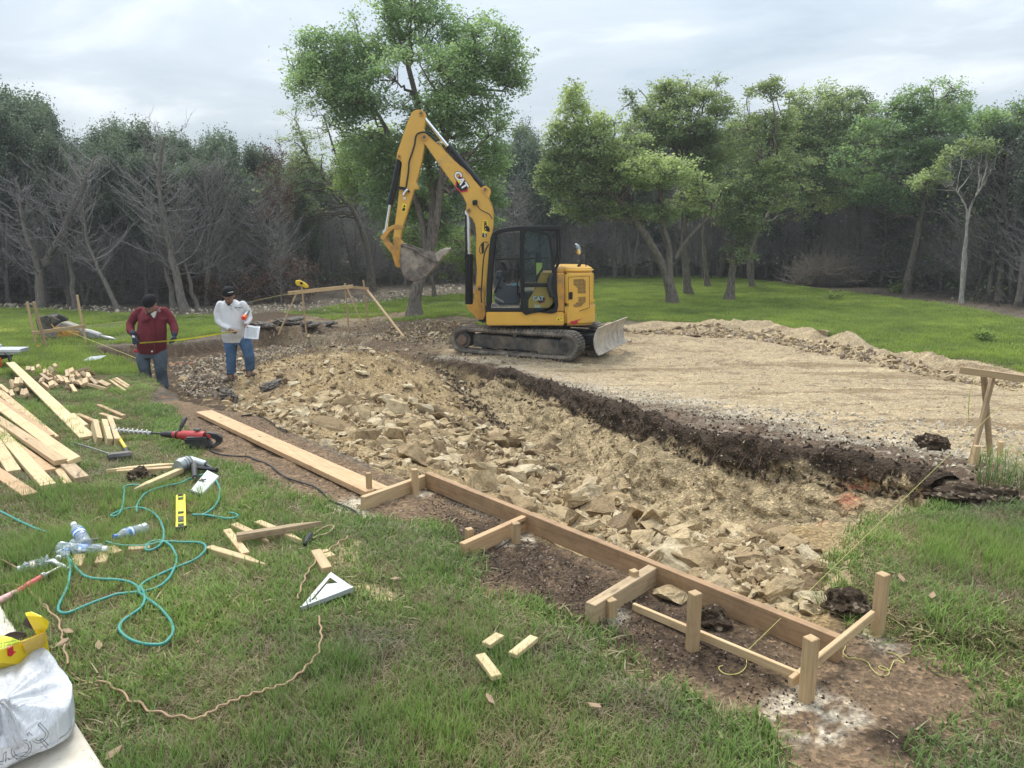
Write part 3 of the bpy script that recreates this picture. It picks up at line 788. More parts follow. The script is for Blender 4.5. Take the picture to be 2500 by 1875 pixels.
for row, (dy, step, kind) in enumerate(((1.2, 46, 'mix'), (3.2, 44, 'mix'), (5.5, 46, 'j'), (8.5, 64, 'j'), (12.5, 74, 'j'))):
    u = -420 + 17 * row
    while u < 2950:
        uu = u + rr.uniform(-18, 18); Yb = edge_y(uu) + dy + rr.uniform(-.9, .9)
        d = ray(uu, 600); x = d[0] / d[1] * Yb
        jun = kind == 'j' or rr.random() < (.68 if uu < 700 or uu > 2250 else .6)
        big = row >= 2
        c = atY(uu, top_v(uu) + (rr.uniform(5, 75) if row < 2 else rr.uniform(-8, 34)), Yb)
        H = max(2.5, c.z - tz(x, Yb))
        if 1300 < uu < 1420 and row == 3: H *= 1.05
        if jun:
            k = rr.randrange(4); o = put_tree(J[k], x, Yb, H / (7.4, 7.0, 7.8, 6.6)[k], rr.uniform(0, 6.3), LJ, 'junipers of the wood', first=jf[k]); jf[k] = False
        else:
            k = rr.randrange(3); o = put_tree(Bt[k], x, Yb, min(H, 7.5) / (5.6, 5.0, 6.2)[k] * rr.uniform(.75, .95), rr.uniform(0, 6.3), LB, 'bare dead trees of the wood', first=bf[k]); bf[k] = False
        u += step * rr.uniform(.8, 1.2)

# ---- trunks one can pick out along the edge of the wood
def P_at(u, v, Y): return atY(u, v, Y)
def edge_tree(base, tops, label, r=.12, n1=60, L=1.8, seed=1, mat=None, rise=.6, zfrom=.25, bark=None):
    b0 = hit(*base); g = np.random.default_rng(seed)
    root = empty('bare_tree', b0 - Vector((0, 0, .05)), label, 'tree')
    tp, br = [], []
    for pl in tops:
        pts = [np.zeros(3)] + [np.array(atY(u, v, b0.y + dy) - b0) for u, v, dy in pl]
        pts = np.array(pts); S = 14; t = np.linspace(0, len(pts) - 1, S); ii = np.minimum(t.astype(int), len(pts) - 2); fr = (t - ii)[:, None]
        P = pts[ii] * (1 - fr) + pts[ii + 1] * fr; P[1:-1] = (P[:-2] + 2 * P[1:-1] + P[2:]) / 4; P[1:, :2] += g.normal(size=(S - 1, 2)) * .02
        rr_ = np.linspace(r, r * .22, S); rr_[0] *= 1.3
        tp.append(tubes(P[None], rr_[None], 9))
        o, _ = bare_branches(g, P, rr_, n1, P[:, 2].max() * zfrom, P[:, 2].max() * .98, L, rise, 8); br += o
    V, F = merge(tp); link('trunk', np_mesh('trunk', V, F, True), bark or M_JBARK, root)
    V, F = merge(br); link('branches', np_mesh('branches', V, F, False), mat or M_DEAD, root)
    return root
edge_tree((100, 752), [[(92, 640, 0), (60, 560, .2), (40, 430, .4)], [(98, 655, 0), (150, 570, -.2), (190, 480, -.3), (230, 380, 0)]], 'bare grey juniper at the far left whose thick trunk forks in two', .16, 70, 2.0, 1)
edge_tree((185, 752), [[(170, 640, 0), (155, 540, 0), (120, 400, .3)]], 'slender straight bare juniper just right of the forked one', .10, 60, 1.8, 2)
edge_tree((288, 757), [[(250, 670, 0), (215, 600, .2), (205, 540, .2), (190, 440, .4)]], 'thin bare juniper leaning far to the left behind the leaning stakes', .085, 55, 1.8, 3)
edge_tree((425, 752), [[(405, 640, 0), (380, 540, .3), (330, 430, .5)]], 'bare juniper trunk rising behind the man in red shirt', .10, 80, 2.2, 4)
edge_tree((452, 757), [[(425, 650, 0), (405, 560, .2), (385, 440, .2), (400, 330, 0)]], 'thick shaggy barked juniper trunk right behind the man in red', .15, 70, 2.0, 5)
edge_tree((482, 752), [[(455, 660, 0), (430, 560, 0), (440, 450, 0)]], 'thin pale trunk leaning left between the two workmen', .075, 50, 1.7, 6)
edge_tree((505, 745), [[(505, 620, 0), (512, 520, 0), (500, 400, 0)], [(508, 600, 0), (535, 520, .2), (540, 420, .3)]], 'upright many twigged grey snag just left of the man in white', .09, 90, 1.7, 7, rise=1.1)
edge_tree((700, 725), [[(665, 640, 0), (640, 560, 0), (600, 450, 0)]], 'leafless leaning tree beside the dead brown branches', .09, 90, 2.3, 8)
edge_tree((2472, 738), [[(2470, 620, 0), (2455, 500, 0), (2462, 360, 0)]], 'tall bare dark juniper near the right edge of the clearing', .12, 110, 2.6, 9)
edge_tree((2415, 735), [[(2425, 640, 0), (2440, 520, 0), (2450, 380, 0)]], 'bare forked juniper behind the slim pale tree', .11, 100, 2.3, 10)
edge_tree((2150, 700), [[(2160, 600, 0), (2165, 520, 0), (2140, 420, 0)]], 'twiggy leafless cedar left of the leaning oak trunk', .10, 130, 2.6, 11, rise=.3, zfrom=.12)
edge_tree((1330, 668), [[(1335, 600, 0), (1340, 520, 0), (1345, 430, 0)]], 'twiggy dead cedar behind the excavator cab', .09, 130, 2.4, 12, rise=.5, zfrom=.1)
edge_tree((1470, 668), [[(1465, 600, 0), (1455, 530, 0), (1440, 440, 0)]], 'grey twiggy dead cedar right of the excavator mirror', .09, 130, 2.4, 13, rise=.5, zfrom=.1)

# ---- the named leafy trees
def leafy(name, basepx, label, trunks, lobes, **kw):
    b0 = hit(*basepx); Y = b0.y
    tr = [([np.zeros(3)] + [np.array(atY(u, v, Y + dy) - b0) for u, v, dy in pts], r0, r1) for pts, r0, r1 in trunks]
    lb = []
    for q in lobes:
        c, r = px_lobe(b0, Y, *q[:4], dy=q[4] if len(q) > 4 else 0)
        lb.append((c, r, q[5]) if len(q) > 5 else (c, r))
    return leafy_tree(name, b0 - Vector((0, 0, .03)), tr, lb, label, **kw)
leafy('elm_tree', (1012, 772), 'tallest tree, broad round green crown rising above the excavator boom',
      [([(1010, 720, 0), (1030, 670, .1), (1052, 600, .3), (1060, 480, .5), (1035, 330, .6), (1000, 160, .5)], .22, .07),
       ([(1010, 720, 0), (1030, 670, .1), (1068, 560, 0), (1075, 420, -.2), (1100, 280, -.4), (1150, 170, -.3)], .16, .06),
       ([(1010, 720, 0), (1030, 672, .1), (1050, 600, .4), (1000, 430, .7), (930, 280, .6), (860, 190, .3)], .15, .05)],
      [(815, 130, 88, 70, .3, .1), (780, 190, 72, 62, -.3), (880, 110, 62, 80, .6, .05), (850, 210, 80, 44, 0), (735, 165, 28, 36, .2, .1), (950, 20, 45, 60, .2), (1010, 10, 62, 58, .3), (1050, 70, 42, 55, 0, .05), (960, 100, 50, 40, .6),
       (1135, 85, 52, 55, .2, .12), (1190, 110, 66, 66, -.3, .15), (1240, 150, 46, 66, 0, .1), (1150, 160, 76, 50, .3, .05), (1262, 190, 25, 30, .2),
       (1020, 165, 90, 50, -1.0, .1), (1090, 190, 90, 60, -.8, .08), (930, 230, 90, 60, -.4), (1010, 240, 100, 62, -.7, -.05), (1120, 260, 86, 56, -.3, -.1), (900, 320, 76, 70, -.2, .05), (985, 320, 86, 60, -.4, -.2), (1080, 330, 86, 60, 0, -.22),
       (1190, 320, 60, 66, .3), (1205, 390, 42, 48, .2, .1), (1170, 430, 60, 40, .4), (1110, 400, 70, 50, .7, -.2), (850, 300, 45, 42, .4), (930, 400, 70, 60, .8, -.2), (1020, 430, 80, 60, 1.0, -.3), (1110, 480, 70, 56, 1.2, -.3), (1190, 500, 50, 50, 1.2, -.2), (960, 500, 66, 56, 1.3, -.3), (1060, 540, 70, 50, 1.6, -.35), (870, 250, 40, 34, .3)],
      dens=40, per=50, spread=.17, size=.046, mat=M_ELM, seed=11, limb_r=.09, nstroke=3)
leafy('young_elm', (1062, 728), 'bright yellow green leafy tree under the tall elm, left of the excavator stick',
      [([(1058, 700, 0), (1040, 600, 0), (960, 480, 0), (900, 400, 0)], .09, .03)],
      [(885, 370, 62, 60, 0, .1), (930, 430, 66, 66, .2), (880, 440, 55, 52, -.2, .1), (940, 350, 50, 50, .3), (975, 500, 44, 50, .6, -.1), (1000, 570, 60, 60, 1.0, -.25), (1110, 620, 60, 60, 1.0, -.2)],
      dens=36, per=40, spread=.17, size=.055, mat=M_YEL, seed=12, limb_r=.04, nstroke=2)
leafy('oak_tree', (905, 712), 'thin crowned oak with dark leaning trunk left of the bucket',
      [([(905, 640, 0), (885, 560, 0), (860, 500, -.2), (800, 450, -.3), (750, 380, 0)], .18, .05), ([(905, 640, 0), (885, 560, 0), (862, 480, .2), (820, 380, .2), (790, 280, .2)], .10, .03)],
      [(740, 290, 44, 48, 0, .1), (790, 300, 44, 50, .3), (720, 350, 40, 30, -.2, .1), (800, 380, 60, 46, .2), (760, 430, 70, 42, .4, -.1), (830, 450, 60, 46, .1, -.15), (720, 420, 50, 46, .7, -.15), (700, 480, 36, 40, .8, -.1), (730, 520, 52, 46, 1.0, -.2)],
      dens=20, per=30, spread=.16, size=.05, mat=M_OAK, seed=13, limb_r=.08, nstroke=4)
leafy('live_oak', (1642, 742), 'spreading live oak with twin trunks, nearest of the oaks on the grass',
      [([(1630, 660, 0), (1585, 590, 0), (1540, 520, .2), (1480, 450, .2), (1440, 390, .2)], .19, .07), ([(1632, 665, -.1), (1640, 610, 0), (1615, 540, 0), (1610, 480, .2), (1650, 380, .3)], .14, .05),
       ([(1632, 665, 0), (1670, 590, 0), (1730, 530, 0), (1760, 470, 0)], .10, .04)],
      [(1410, 290, 52, 58, 0, .08), (1370, 340, 44, 50, .2, .05), (1440, 350, 62, 44, -.3), (1360, 420, 44, 44, 0), (1420, 430, 50, 36, -.3, .05), (1480, 330, 42, 46, .3), (1500, 440, 60, 46, .4, -.05), (1540, 360, 60, 52, 0, .08),
       (1590, 410, 76, 44, -.8, .22), (1650, 430, 60, 44, -.5, .1), (1380, 490, 40, 30, 0, .1), (1450, 480, 55, 28, .5, -.1), (1560, 480, 60, 30, .6, -.15), (1500, 300, 56, 44, .4, .05), (1530, 430, 70, 50, .2), (1450, 400, 60, 50, .2), (1400, 235, 26, 34, 0, .1), (1600, 470, 60, 40, .2, .05), (1690, 470, 50, 36, .1, .1), (1345, 440, 36, 40, .1), (1520, 510, 50, 26, .4, -.1), (1600, 525, 50, 26, .3, -.1), (1430, 520, 40, 24, .3, -.1)],
      dens=40, per=38, spread=.15, size=.055, mat=M_OAK, seed=14, limb_r=.10, nstroke=3)
leafy('live_oak', (1682, 722), 'straight trunked live oak rising behind the twin trunked one',
      [([(1672, 640, 0), (1670, 560, 0), (1665, 440, 0), (1680, 330, 0)], .17, .06)],
      [(1600, 260, 60, 56, 0, .08), (1660, 230, 66, 56, .3, .08), (1710, 240, 60, 50, 0, .08), (1740, 290, 50, 46, .3), (1580, 320, 66, 42, .2), (1660, 310, 80, 50, -.6), (1770, 260, 28, 30, 0, .1), (1720, 370, 70, 46, -.3, .12), (1610, 215, 30, 28, 0), (1660, 370, 90, 50, 0, .05), (1560, 380, 60, 50, .4), (1720, 480, 56, 40, .3), (1660, 510, 40, 30, .4, -.1), (1740, 215, 30, 34, .1, .1), (1690, 195, 34, 26, 0, .12), (1550, 230, 30, 30, .3), (1780, 350, 60, 50, .4)],
      dens=40, per=38, spread=.15, size=.055, mat=M_OAK, seed=15, limb_r=.09, nstroke=3)
leafy('live_oak', (1728, 702), 'slim dark trunked oak between the larger oaks',
      [([(1722, 640, 0), (1715, 560, 0), (1740, 460, 0)], .13, .05)],
      [(1760, 410, 60, 46, 0), (1800, 340, 50, 50, .3), (1700, 420, 46, 40, .3, -.1)], dens=34, per=36, spread=.16, size=.055, mat=M_OAK, seed=16, limb_r=.06)
leafy('live_oak', (1778, 735), 'leaning oak with leafy ivy like shoots drooping over its trunk',
      [([(1790, 660, 0), (1795, 600, 0), (1840, 480, 0), (1880, 400, 0)], .17, .06), ([(1790, 650, 0), (1765, 570, 0), (1740, 530, 0)], .07, .03)],
      [(1850, 250, 44, 44, .4, .1), (1880, 225, 32, 36, .2, .1), (1840, 320, 62, 46, .3, .05), (1900, 300, 46, 50, .2, .12), (1880, 380, 62, 42, -.3, .1), (1930, 420, 60, 48, -.4, .15), (1850, 440, 60, 44, -.2), (1880, 480, 52, 36, -.4, .18), (1820, 530, 44, 44, -.2, .05), (1850, 540, 36, 30, -.4, .1), (1800, 610, 28, 36, -.2, .1), (1830, 615, 20, 20, -.3, .05), (1790, 470, 42, 40, 0)],
      dens=40, per=36, spread=.14, size=.052, mat=M_OAK, seed=17, limb_r=.09, nstroke=3)
leafy('oak_tree', (1838, 702), 'small crooked oak behind the drooping one',
      [([(1825, 650, 0), (1850, 560, 0), (1900, 480, 0), (1950, 400, 0)], .12, .05), ([(1838, 660, 0), (1838, 600, 0), (1850, 520, 0)], .07, .03)],
      [(1960, 300, 50, 50, .3), (2000, 260, 46, 42, .6, .05), (2050, 290, 60, 50, .4), (1990, 370, 70, 50, 0), (1950, 240, 30, 30, .6), (2060, 380, 66, 52, 0), (1990, 450, 60, 36, .2, -.1), (1940, 330, 60, 50, .2, .05), (2090, 320, 56, 46, .4, .05), (2030, 225, 36, 30, .5, .1), (2100, 250, 40, 34, .8), (1930, 400, 50, 44, .3), (2110, 440, 60, 36, .3, .05), (1780, 520, 50, 40, .5, -.1), (1930, 500, 50, 34, .3), (2050, 480, 60, 32, .3, -.1)],
      dens=36, per=34, spread=.17, size=.058, mat=M_OAK, seed=18, limb_r=.07)
leafy('oak_tree', (2212, 715), 'round bright crowned tree on a dark leaning trunk at the right',
      [([(2225, 640, 0), (2245, 560, 0), (2255, 470, 0), (2260, 380, 0), (2270, 300, 0)], .19, .06), ([(2248, 545, 0), (2300, 480, 0), (2330, 440, 0)], .08, .03)],
      [(2230, 250, 56, 46, .2, .1), (2290, 235, 60, 48, 0, .15), (2330, 270, 44, 46, .2, .12), (2190, 310, 66, 50, 0, .1), (2260, 330, 76, 46, -.6, .05), (2350, 340, 56, 46, 0), (2120, 350, 70, 44, .3, .12), (2200, 390, 80, 44, -.3), (2080, 400, 60, 38, .4, .05), (2300, 400, 60, 36, 0, -.1), (2180, 450, 70, 34, .2, -.05), (2240, 460, 50, 36, 0, .12), (2210, 500, 40, 26, .3), (2400, 300, 46, 40, .4), (2390, 380, 50, 40, .2), (2270, 290, 80, 50, .2, .05), (2150, 280, 46, 36, .4, .1), (2130, 470, 50, 30, .3)],
      dens=36, per=36, spread=.17, size=.055, mat=M_ELM, seed=19, limb_r=.08, nstroke=3)
leafy('pale_tree', (2347, 740), 'slim pale barked small tree with crooked bare limbs and flat leafy top',
      [([(2350, 660, 0), (2358, 580, 0), (2365, 510, 0), (2395, 455, 0)], .075, .03), ([(2352, 700, .1), (2360, 640, .1), (2358, 590, 0)], .05, .03), ([(2364, 515, 0), (2340, 470, 0), (2320, 450, 0)], .04, .02)],
      [(2340, 370, 46, 18, 0, .25), (2390, 350, 40, 18, .1, .2), (2430, 365, 26, 16, 0, .15), (2280, 430, 40, 18, -.2, .2), (2250, 445, 30, 14, -.2, .2), (2310, 395, 30, 14, 0, .2)],
      dens=50, per=34, spread=.12, size=.05, mat=M_OAK, seed=20, limb_r=.04, bark=M_PALE, nstroke=4)
leafy('tree', (2440, 740), 'dark green tree top at the right edge behind the bare junipers',
      [([(2450, 600, 1), (2450, 400, 1)], .14, .05)],
      [(2440, 330, 60, 50, 1.5, -.1), (2500, 300, 66, 60, 1.5, -.15), (2480, 390, 70, 46, 1.5, -.2), (2410, 300, 36, 36, 1.4)], dens=36, per=36, spread=.17, size=.055, mat=M_ELM, seed=21, limb_r=.05)

# dead red-brown junipers
def dead_juniper(px, H, label, seed, tilt=0, lay=False, from_=0):
    g = np.random.default_rng(seed); b0 = hit(*px)
    root = empty('dead_juniper', b0, label, 'tree')
    P, r = trunk_path(g, H, (0.2, 0), .07, .015)
    o, tips = bare_branches(g, P, r, 90, .1 * H, H, H * .38, .5, 9)
    V, F = merge([tubes(P[None], r[None], 7)]); link('trunk', np_mesh('trunk', V, F, True), M_JBARK, root)
    V, F = merge(o); link('branches', np_mesh('branches', V, F), M_DEAD, root)
    c = tips[(g.random(len(tips)) < .8) & (tips[:, 2] > from_)]
    V, F, tn = leaves(c, 12, .085, .035, g); link('crown', np_mesh('crown', V, F, attrs={'tone': ('POINT', 'FLOAT', tn)}), M_RED, root)
    if lay: root.rotation_euler = (R(8), R(tilt), 0)
    return root
d1 = dead_juniper((688, 741), 5.0, 'rust brown dead juniper top standing among the green trees', 31, from_=2.9); d1.scale = (.62, .62, 1)
dead_juniper((520, 735), 3.6, 'fallen rust brown juniper lying behind the two workmen', 32, 72, True)
dead_juniper((610, 742), 2.6, 'small heap of fallen brown juniper boughs behind the man in white', 33, -75, True)

# brush pile and scattered undergrowth
def twigs_mass(name, g, C, n, L, r, mat, label, kind=None, cat=None, dome=None):
    a = C[g.integers(0, len(C), n)] + g.normal(size=(n, 3)) * np.array((.25, .25, .06))
    d = g.normal(size=(n, 3)); d[:, 2] = np.abs(d[:, 2]) * .9
    d /= np.linalg.norm(d, axis=1, keepdims=True); Ln = L * g.uniform(.3, 1.2, (n, 1)); e_ = a + d * Ln
    P = bez(a, (a + e_) / 2 + g.normal(size=a.shape) * .12 * Ln, e_, 4)
    V, F = tubes(P, np.linspace(r, r * .4, 4)[None].repeat(n, 0), 3)
    o = link(name, np_mesh(name, V, F), mat)
    return tag(o, label, cat, kind=kind)
g = np.random.default_rng(41)
b0 = hit(2018, 697); q = g.normal(size=(500, 3)); q /= np.linalg.norm(q, axis=1, keepdims=True); q[:, 2] = np.abs(q[:, 2])
Cb = np.array(b0) + q * np.array((1.75, 1.1, 1.15)) * g.uniform(.1, .95, (500, 1))
twigs_mass('brush_pile', g, Cb, 2200, 1.1, .018, bark_mat('brush_bark', (.20, .165, .135), (.46, .40, .34)), 'domed heap of cut grey brushwood at the edge of the wood', cat='brush pile')
Cu = []
for uu in np.arange(-400, 2900, 7.0):
    for k in range(4):
        Yb = edge_y(uu) + g.uniform(.2, 11); d = ray(uu + g.uniform(-4, 4), 600); Cu.append((d[0] / d[1] * Yb, Yb, 0))
Cu = np.array(Cu); Cu[:, 2] = T(Cu[:, 0], Cu[:, 1]) + .05
twigs_mass('undergrowth', g, Cu, 9500, 1.6, .012, bark_mat('shaded_twig', (.05, .043, .038), (.17, .15, .13)), 'tangled dead twigs and saplings on the floor of the wood', kind='stuff')  # twig bark darkened: its colour carries the shade deep in the wood
Cf = Cu[g.integers(0, len(Cu), 6400)] + g.normal(size=(6400, 3)) * np.array((.5, .5, .0)) + np.array((0, 1.5, 0)) + g.uniform(0, 1, (6400, 1)) ** 1.5 * np.array((0, 1.0, 5.0))
V, F, tn = leaves(Cf, 13, .30, .072, g)
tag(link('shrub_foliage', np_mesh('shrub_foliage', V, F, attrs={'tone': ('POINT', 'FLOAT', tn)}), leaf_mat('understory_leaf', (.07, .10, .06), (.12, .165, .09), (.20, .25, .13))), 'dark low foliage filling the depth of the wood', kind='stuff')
# ------------------------------------------------------------------ scattered cover (geometry nodes instancing on points)
def scatter(name, pts, rots, scales, sources, label, kind='stuff', pick=None):
    src = bpy.data.collections.new(name + '_kinds')
    for s_ in sources: src.objects.link(s_)
    me = bpy.data.meshes.new(name)
    me.vertices.add(len(pts)); me.vertices.foreach_set('co', np.asarray(pts, np.float32).ravel())
    a = me.attributes.new('rot', 'FLOAT_VECTOR', 'POINT'); a.data.foreach_set('vector', np.asarray(rots, np.float32).ravel())
    a = me.attributes.new('scl', 'FLOAT_VECTOR', 'POINT'); a.data.foreach_set('vector', np.asarray(scales, np.float32).ravel())
    a = me.attributes.new('pick', 'INT', 'POINT'); a.data.foreach_set('value', np.asarray(pick if pick is not None else np.arange(len(pts)) % len(sources), np.int32))
    me.update()
    o = link(name, me)
    ng = bpy.data.node_groups.new(name, 'GeometryNodeTree')
    ng.interface.new_socket('Geometry', in_out='INPUT', socket_type='NodeSocketGeometry')
    ng.interface.new_socket('Geometry', in_out='OUTPUT', socket_type='NodeSocketGeometry')
    N = ng.nodes.new; L = ng.links.new
    gi, go = N('NodeGroupInput'), N('NodeGroupOutput')
    ci = N('GeometryNodeCollectionInfo'); ci.inputs['Collection'].default_value = src
    ci.inputs['Separate Children'].default_value = True; ci.inputs['Reset Children'].default_value = True
    ip = N('GeometryNodeInstanceOnPoints'); ip.inputs['Pick Instance'].default_value = True
    def named(n_, typ):
        q = N('GeometryNodeInputNamedAttribute'); q.data_type = typ; q.inputs['Name'].default_value = n_
        return next(s_ for s_ in q.outputs if s_.enabled and s_.name == 'Attribute')
    e2r = N('FunctionNodeEulerToRotation'); L(named('rot', 'FLOAT_VECTOR'), e2r.inputs[0])
    L(gi.outputs[0], ip.inputs['Points']); L(ci.outputs[0], ip.inputs['Instance'])
    L(e2r.outputs[0], ip.inputs['Rotation']); L(named('scl', 'FLOAT_VECTOR'), ip.inputs['Scale']); L(named('pick', 'INT'), ip.inputs['Instance Index'])
    L(ip.outputs[0], go.inputs[0])
    md = o.modifiers.new('scatter', 'NODES'); md.node_group = ng
    return tag(o, label, kind=kind)

def grass_mat(name, root, mid, tip, dry=0.25, drycol=(.30, .25, .14)):
    m, n, b, out = new_mat(name)
    a = n.nodes.new('ShaderNodeAttribute'); a.attribute_name = 'up'
    d = n.nodes.new('ShaderNodeAttribute'); d.attribute_name = 'dry'
    cc = ramp(n, a.outputs['Fac'], [(0.0, root), (0.5, mid), (1.0, tip)])
    cc = mixc(n, ramp(n, d.outputs['Fac'], [(1 - dry - .02, (0, 0, 0)), (1 - dry + .02, (1, 1, 1))]), cc, drycol)
    pos = n.nodes.new('ShaderNodeNewGeometry').outputs['Position']
    f = noise(n, pos, 0.8, 4, .6)
    cc = mixc(n, 1.0, cc, ramp(n, f, [(0.33, (.72, .74, .80)), (0.62, (1.22, 1.18, 1.0))]), 'MULTIPLY')
    n.links.new(cc, b.inputs['Base Color']); b.inputs['Roughness'].default_value = .55; b.inputs['Specular IOR Level'].default_value = .3
    tr = n.nodes.new('ShaderNodeBsdfTranslucent'); n.links.new(cc, tr.inputs['Color'])
    ms = n.nodes.new('ShaderNodeMixShader'); ms.inputs[0].default_value = .35
    n.links.new(b.outputs[0], ms.inputs[1]); n.links.new(tr.outputs[0], ms.inputs[2]); n.links.new(ms.outputs[0], out.inputs[0])
    return m
def tuft(name, g, nb, r, h, w, mat, lean=.5, curl=.5, seg=3, dryflat=.2):
    """a tuft of bent grass blades"""
    th = g.uniform(0, 2 * np.pi, nb); rad = r * np.sqrt(g.random(nb))
    b0 = np.stack([rad * np.cos(th), rad * np.sin(th), np.full(nb, -.01)], 1)
    d = g.uniform(0, 2 * np.pi, nb); hh = h * g.uniform(.35, 1.15, nb); ln = lean * g.uniform(.1, 1.3, nb)
    dry = g.random(nb); fl = dry > 1 - dryflat; hh[fl] *= .35; ln[fl] = 1.6
    dr = np.stack([np.cos(d), np.sin(d), np.zeros(nb)], 1); sd = np.stack([-np.sin(d), np.cos(d), np.zeros(nb)], 1)
    t = np.linspace(0, 1, seg + 1)
    P = b0[:, None] + np.array((0, 0, 1)) * (hh[:, None] * (t - .25 * curl * ln[:, None] * t ** 2))[..., None] + dr[:, None] * (hh[:, None] * ln[:, None] * t ** 1.7)[..., None]
    P[fl] = b0[fl][:, None] + np.array((0, 0, 1)) * (hh[fl][:, None] * np.sin(t * 2.5))[..., None] * .6 + dr[fl][:, None] * (h * 1.1 * t[None]).repeat(fl.sum(), 0)[..., None]
    wd = (w * (1 - t ** 1.5) + .0002)[None, :, None] * g.uniform(.7, 1.3, (nb, 1, 1))
    A, B = P - sd[:, None] * wd, P + sd[:, None] * wd
    V = np.stack([A, B], 2).reshape(-1, 3); K = (seg + 1) * 2
    i = (np.arange(nb) * K)[:, None] + (np.arange(seg) * 2)[None]
    F = np.stack([i, i + 1, i + 3, i + 2], -1).reshape(-1, 4)
    up = np.broadcast_to(t[None, :, None], (nb, seg + 1, 2)).reshape(-1)
    dv = np.repeat(dry, K)
    me = np_mesh(name, V, F, True, attrs={'up': ('POINT', 'FLOAT', up), 'dry': ('POINT', 'FLOAT', dv)})
    me.materials.append(mat)
    return bpy.data.objects.new(name, me)
g = np.random.default_rng(77)
MG1 = grass_mat('lawn_grass', (.09, .11, .038), (.165, .26, .066), (.29, .415, .118), .20, (.36, .31, .18))
MG2 = grass_mat('meadow_grass', (.12, .165, .035), (.235, .325, .065), (.37, .48, .11), .14, (.30, .30, .13))
MG3 = grass_mat('dry_grass', (.09, .08, .04), (.19, .17, .09), (.30, .26, .15), .6, (.34, .28, .18))
t_near = [tuft('grass_tuft', g, 46, .055, .052 + .012 * k, .0016, MG1, .7, .6) for k in range(4)]
t_long = [tuft('grass_tuft', g, 40, .06, .10 + .02 * k, .0018, MG1, .55, .6) for k in range(2)]
t_mid = [tuft('grass_tuft', g, 70, .12, .075, .0032, MG1, .6, .5, 2) for k in range(3)]
t_far = [tuft('meadow_tuft', g, 60, .26, .10, .007, MG2, .5, .5, 2, .0) for k in range(3)]
t_dry = [tuft('dry_tuft', g, 30, .07, .05, .0016, MG3, 1.2, .6) for k in range(3)]
def sample(n, ya, yb, g, pad=.75):
    """points spread evenly over the ground in view between two distances"""
    y = np.sqrt(g.uniform(ya * ya, yb * yb, n)); x = g.uniform(-1, 1, n) * (.70 * y + .35 + pad)
    return x, y
HEAP = PP([(10, 935), (80, 905), (230, 890), (262, 930), (250, 950), (120, 960), (80, 985), (20, 975)])
def _on_plane(u, v, z): d = ray(u, v); t = (z - CAM_H) / d[2]; return np.array((d[0] * t, d[1] * t))
_a, _b = _on_plane(0, 1476, .07), _on_plane(256, 1875, .07); _d = (_b - _a) / np.linalg.norm(_b - _a); _n = np.array((-_d[1], _d[0])); _n = _n if _n[0] < 0 else -_n
SLAB = [tuple(p) for p in (_a - _d * 3 - _n * .015, _b + _d * 5 - _n * .015, _b + _d * 5 + _n * 4, _a - _d * 3 + _n * 4)]
def lawn_mask(x, y):
    w1 = fbm(x, y, 1.3, 4, 71); w2 = fbm(x, y, 5.0, 4, 72, 0.6); w3 = fbm(x, y, 18.0, 3, 73, 0.6)
    e_ = 0.12 * w1 + 0.07 * w2 + 0.03 * w3
    l = np.maximum(np.maximum(sdist(x, y, LAWN) + e_ * .6, sdist(x, y, RLAWN) + e_ * .7), sdist(x, y, CORNER) + e_ * .8)
    return np.where(sdist(x, y, SLAB) > 0, -1.0, l), w1, w2
PTS, ROT, SCL, PK = [], [], [], []
def add_cover(x, y, pk, hs):
    PTS.append(np.stack([x, y, T(x, y)], 1)); n_ = len(x)
    ROT.append(np.stack([g.normal(size=n_) * .1, g.normal(size=n_) * .1, g.uniform(0, 6.28, n_)], 1))
    SCL.append(np.stack([np.ones(n_)] * 2 + [hs], 1)); PK.append(pk)
saw = [P0(838, 1378), P0(905, 1465)]
for (ya, yb, n_) in ((1.2, 4.0, 15500), (4.0, 6.5, 11500)):
    x, y = sample(n_, ya, yb, g); l, w1, w2 = lawn_mask(x, y)
    k = (l > .0) & (sdist(x, y, HEAP) < 0) & ~((w1 + .3 * w2 > .62) & (g.random(len(x)) < .6))
    for cx, cy in saw: k &= (np.hypot((x - cx) / .14, (y - cy) / .16) > 1) | (g.random(len(x)) < .35)
    x, y, l, w1 = x[k], y[k], l[k], w1[k]
    lush = smooth(-.1, .5, -w1 + .4 * fbm(x, y, .5, 2, 90)) * smooth(0, .3, l)
    big = (g.random(len(x)) < .48 * lush); pk = np.where(big, 4 + g.integers(0, 2, len(x)), g.integers(0, 4, len(x)))
    add_cover(x, y, pk, .55 + .75 * lush + g.uniform(-.1, .2, len(x)))
x, y = sample(12000, 6.5, 16.5, g); l, w1, w2 = lawn_mask(x, y); k = (l > .02) & (sdist(x, y, HEAP) < 0); x, y, w1 = x[k], y[k], w1[k]
add_cover(x, y, 6 + g.integers(0, 3, len(x)), .55 + .3 * g.random(len(x)) - .3 * w1)
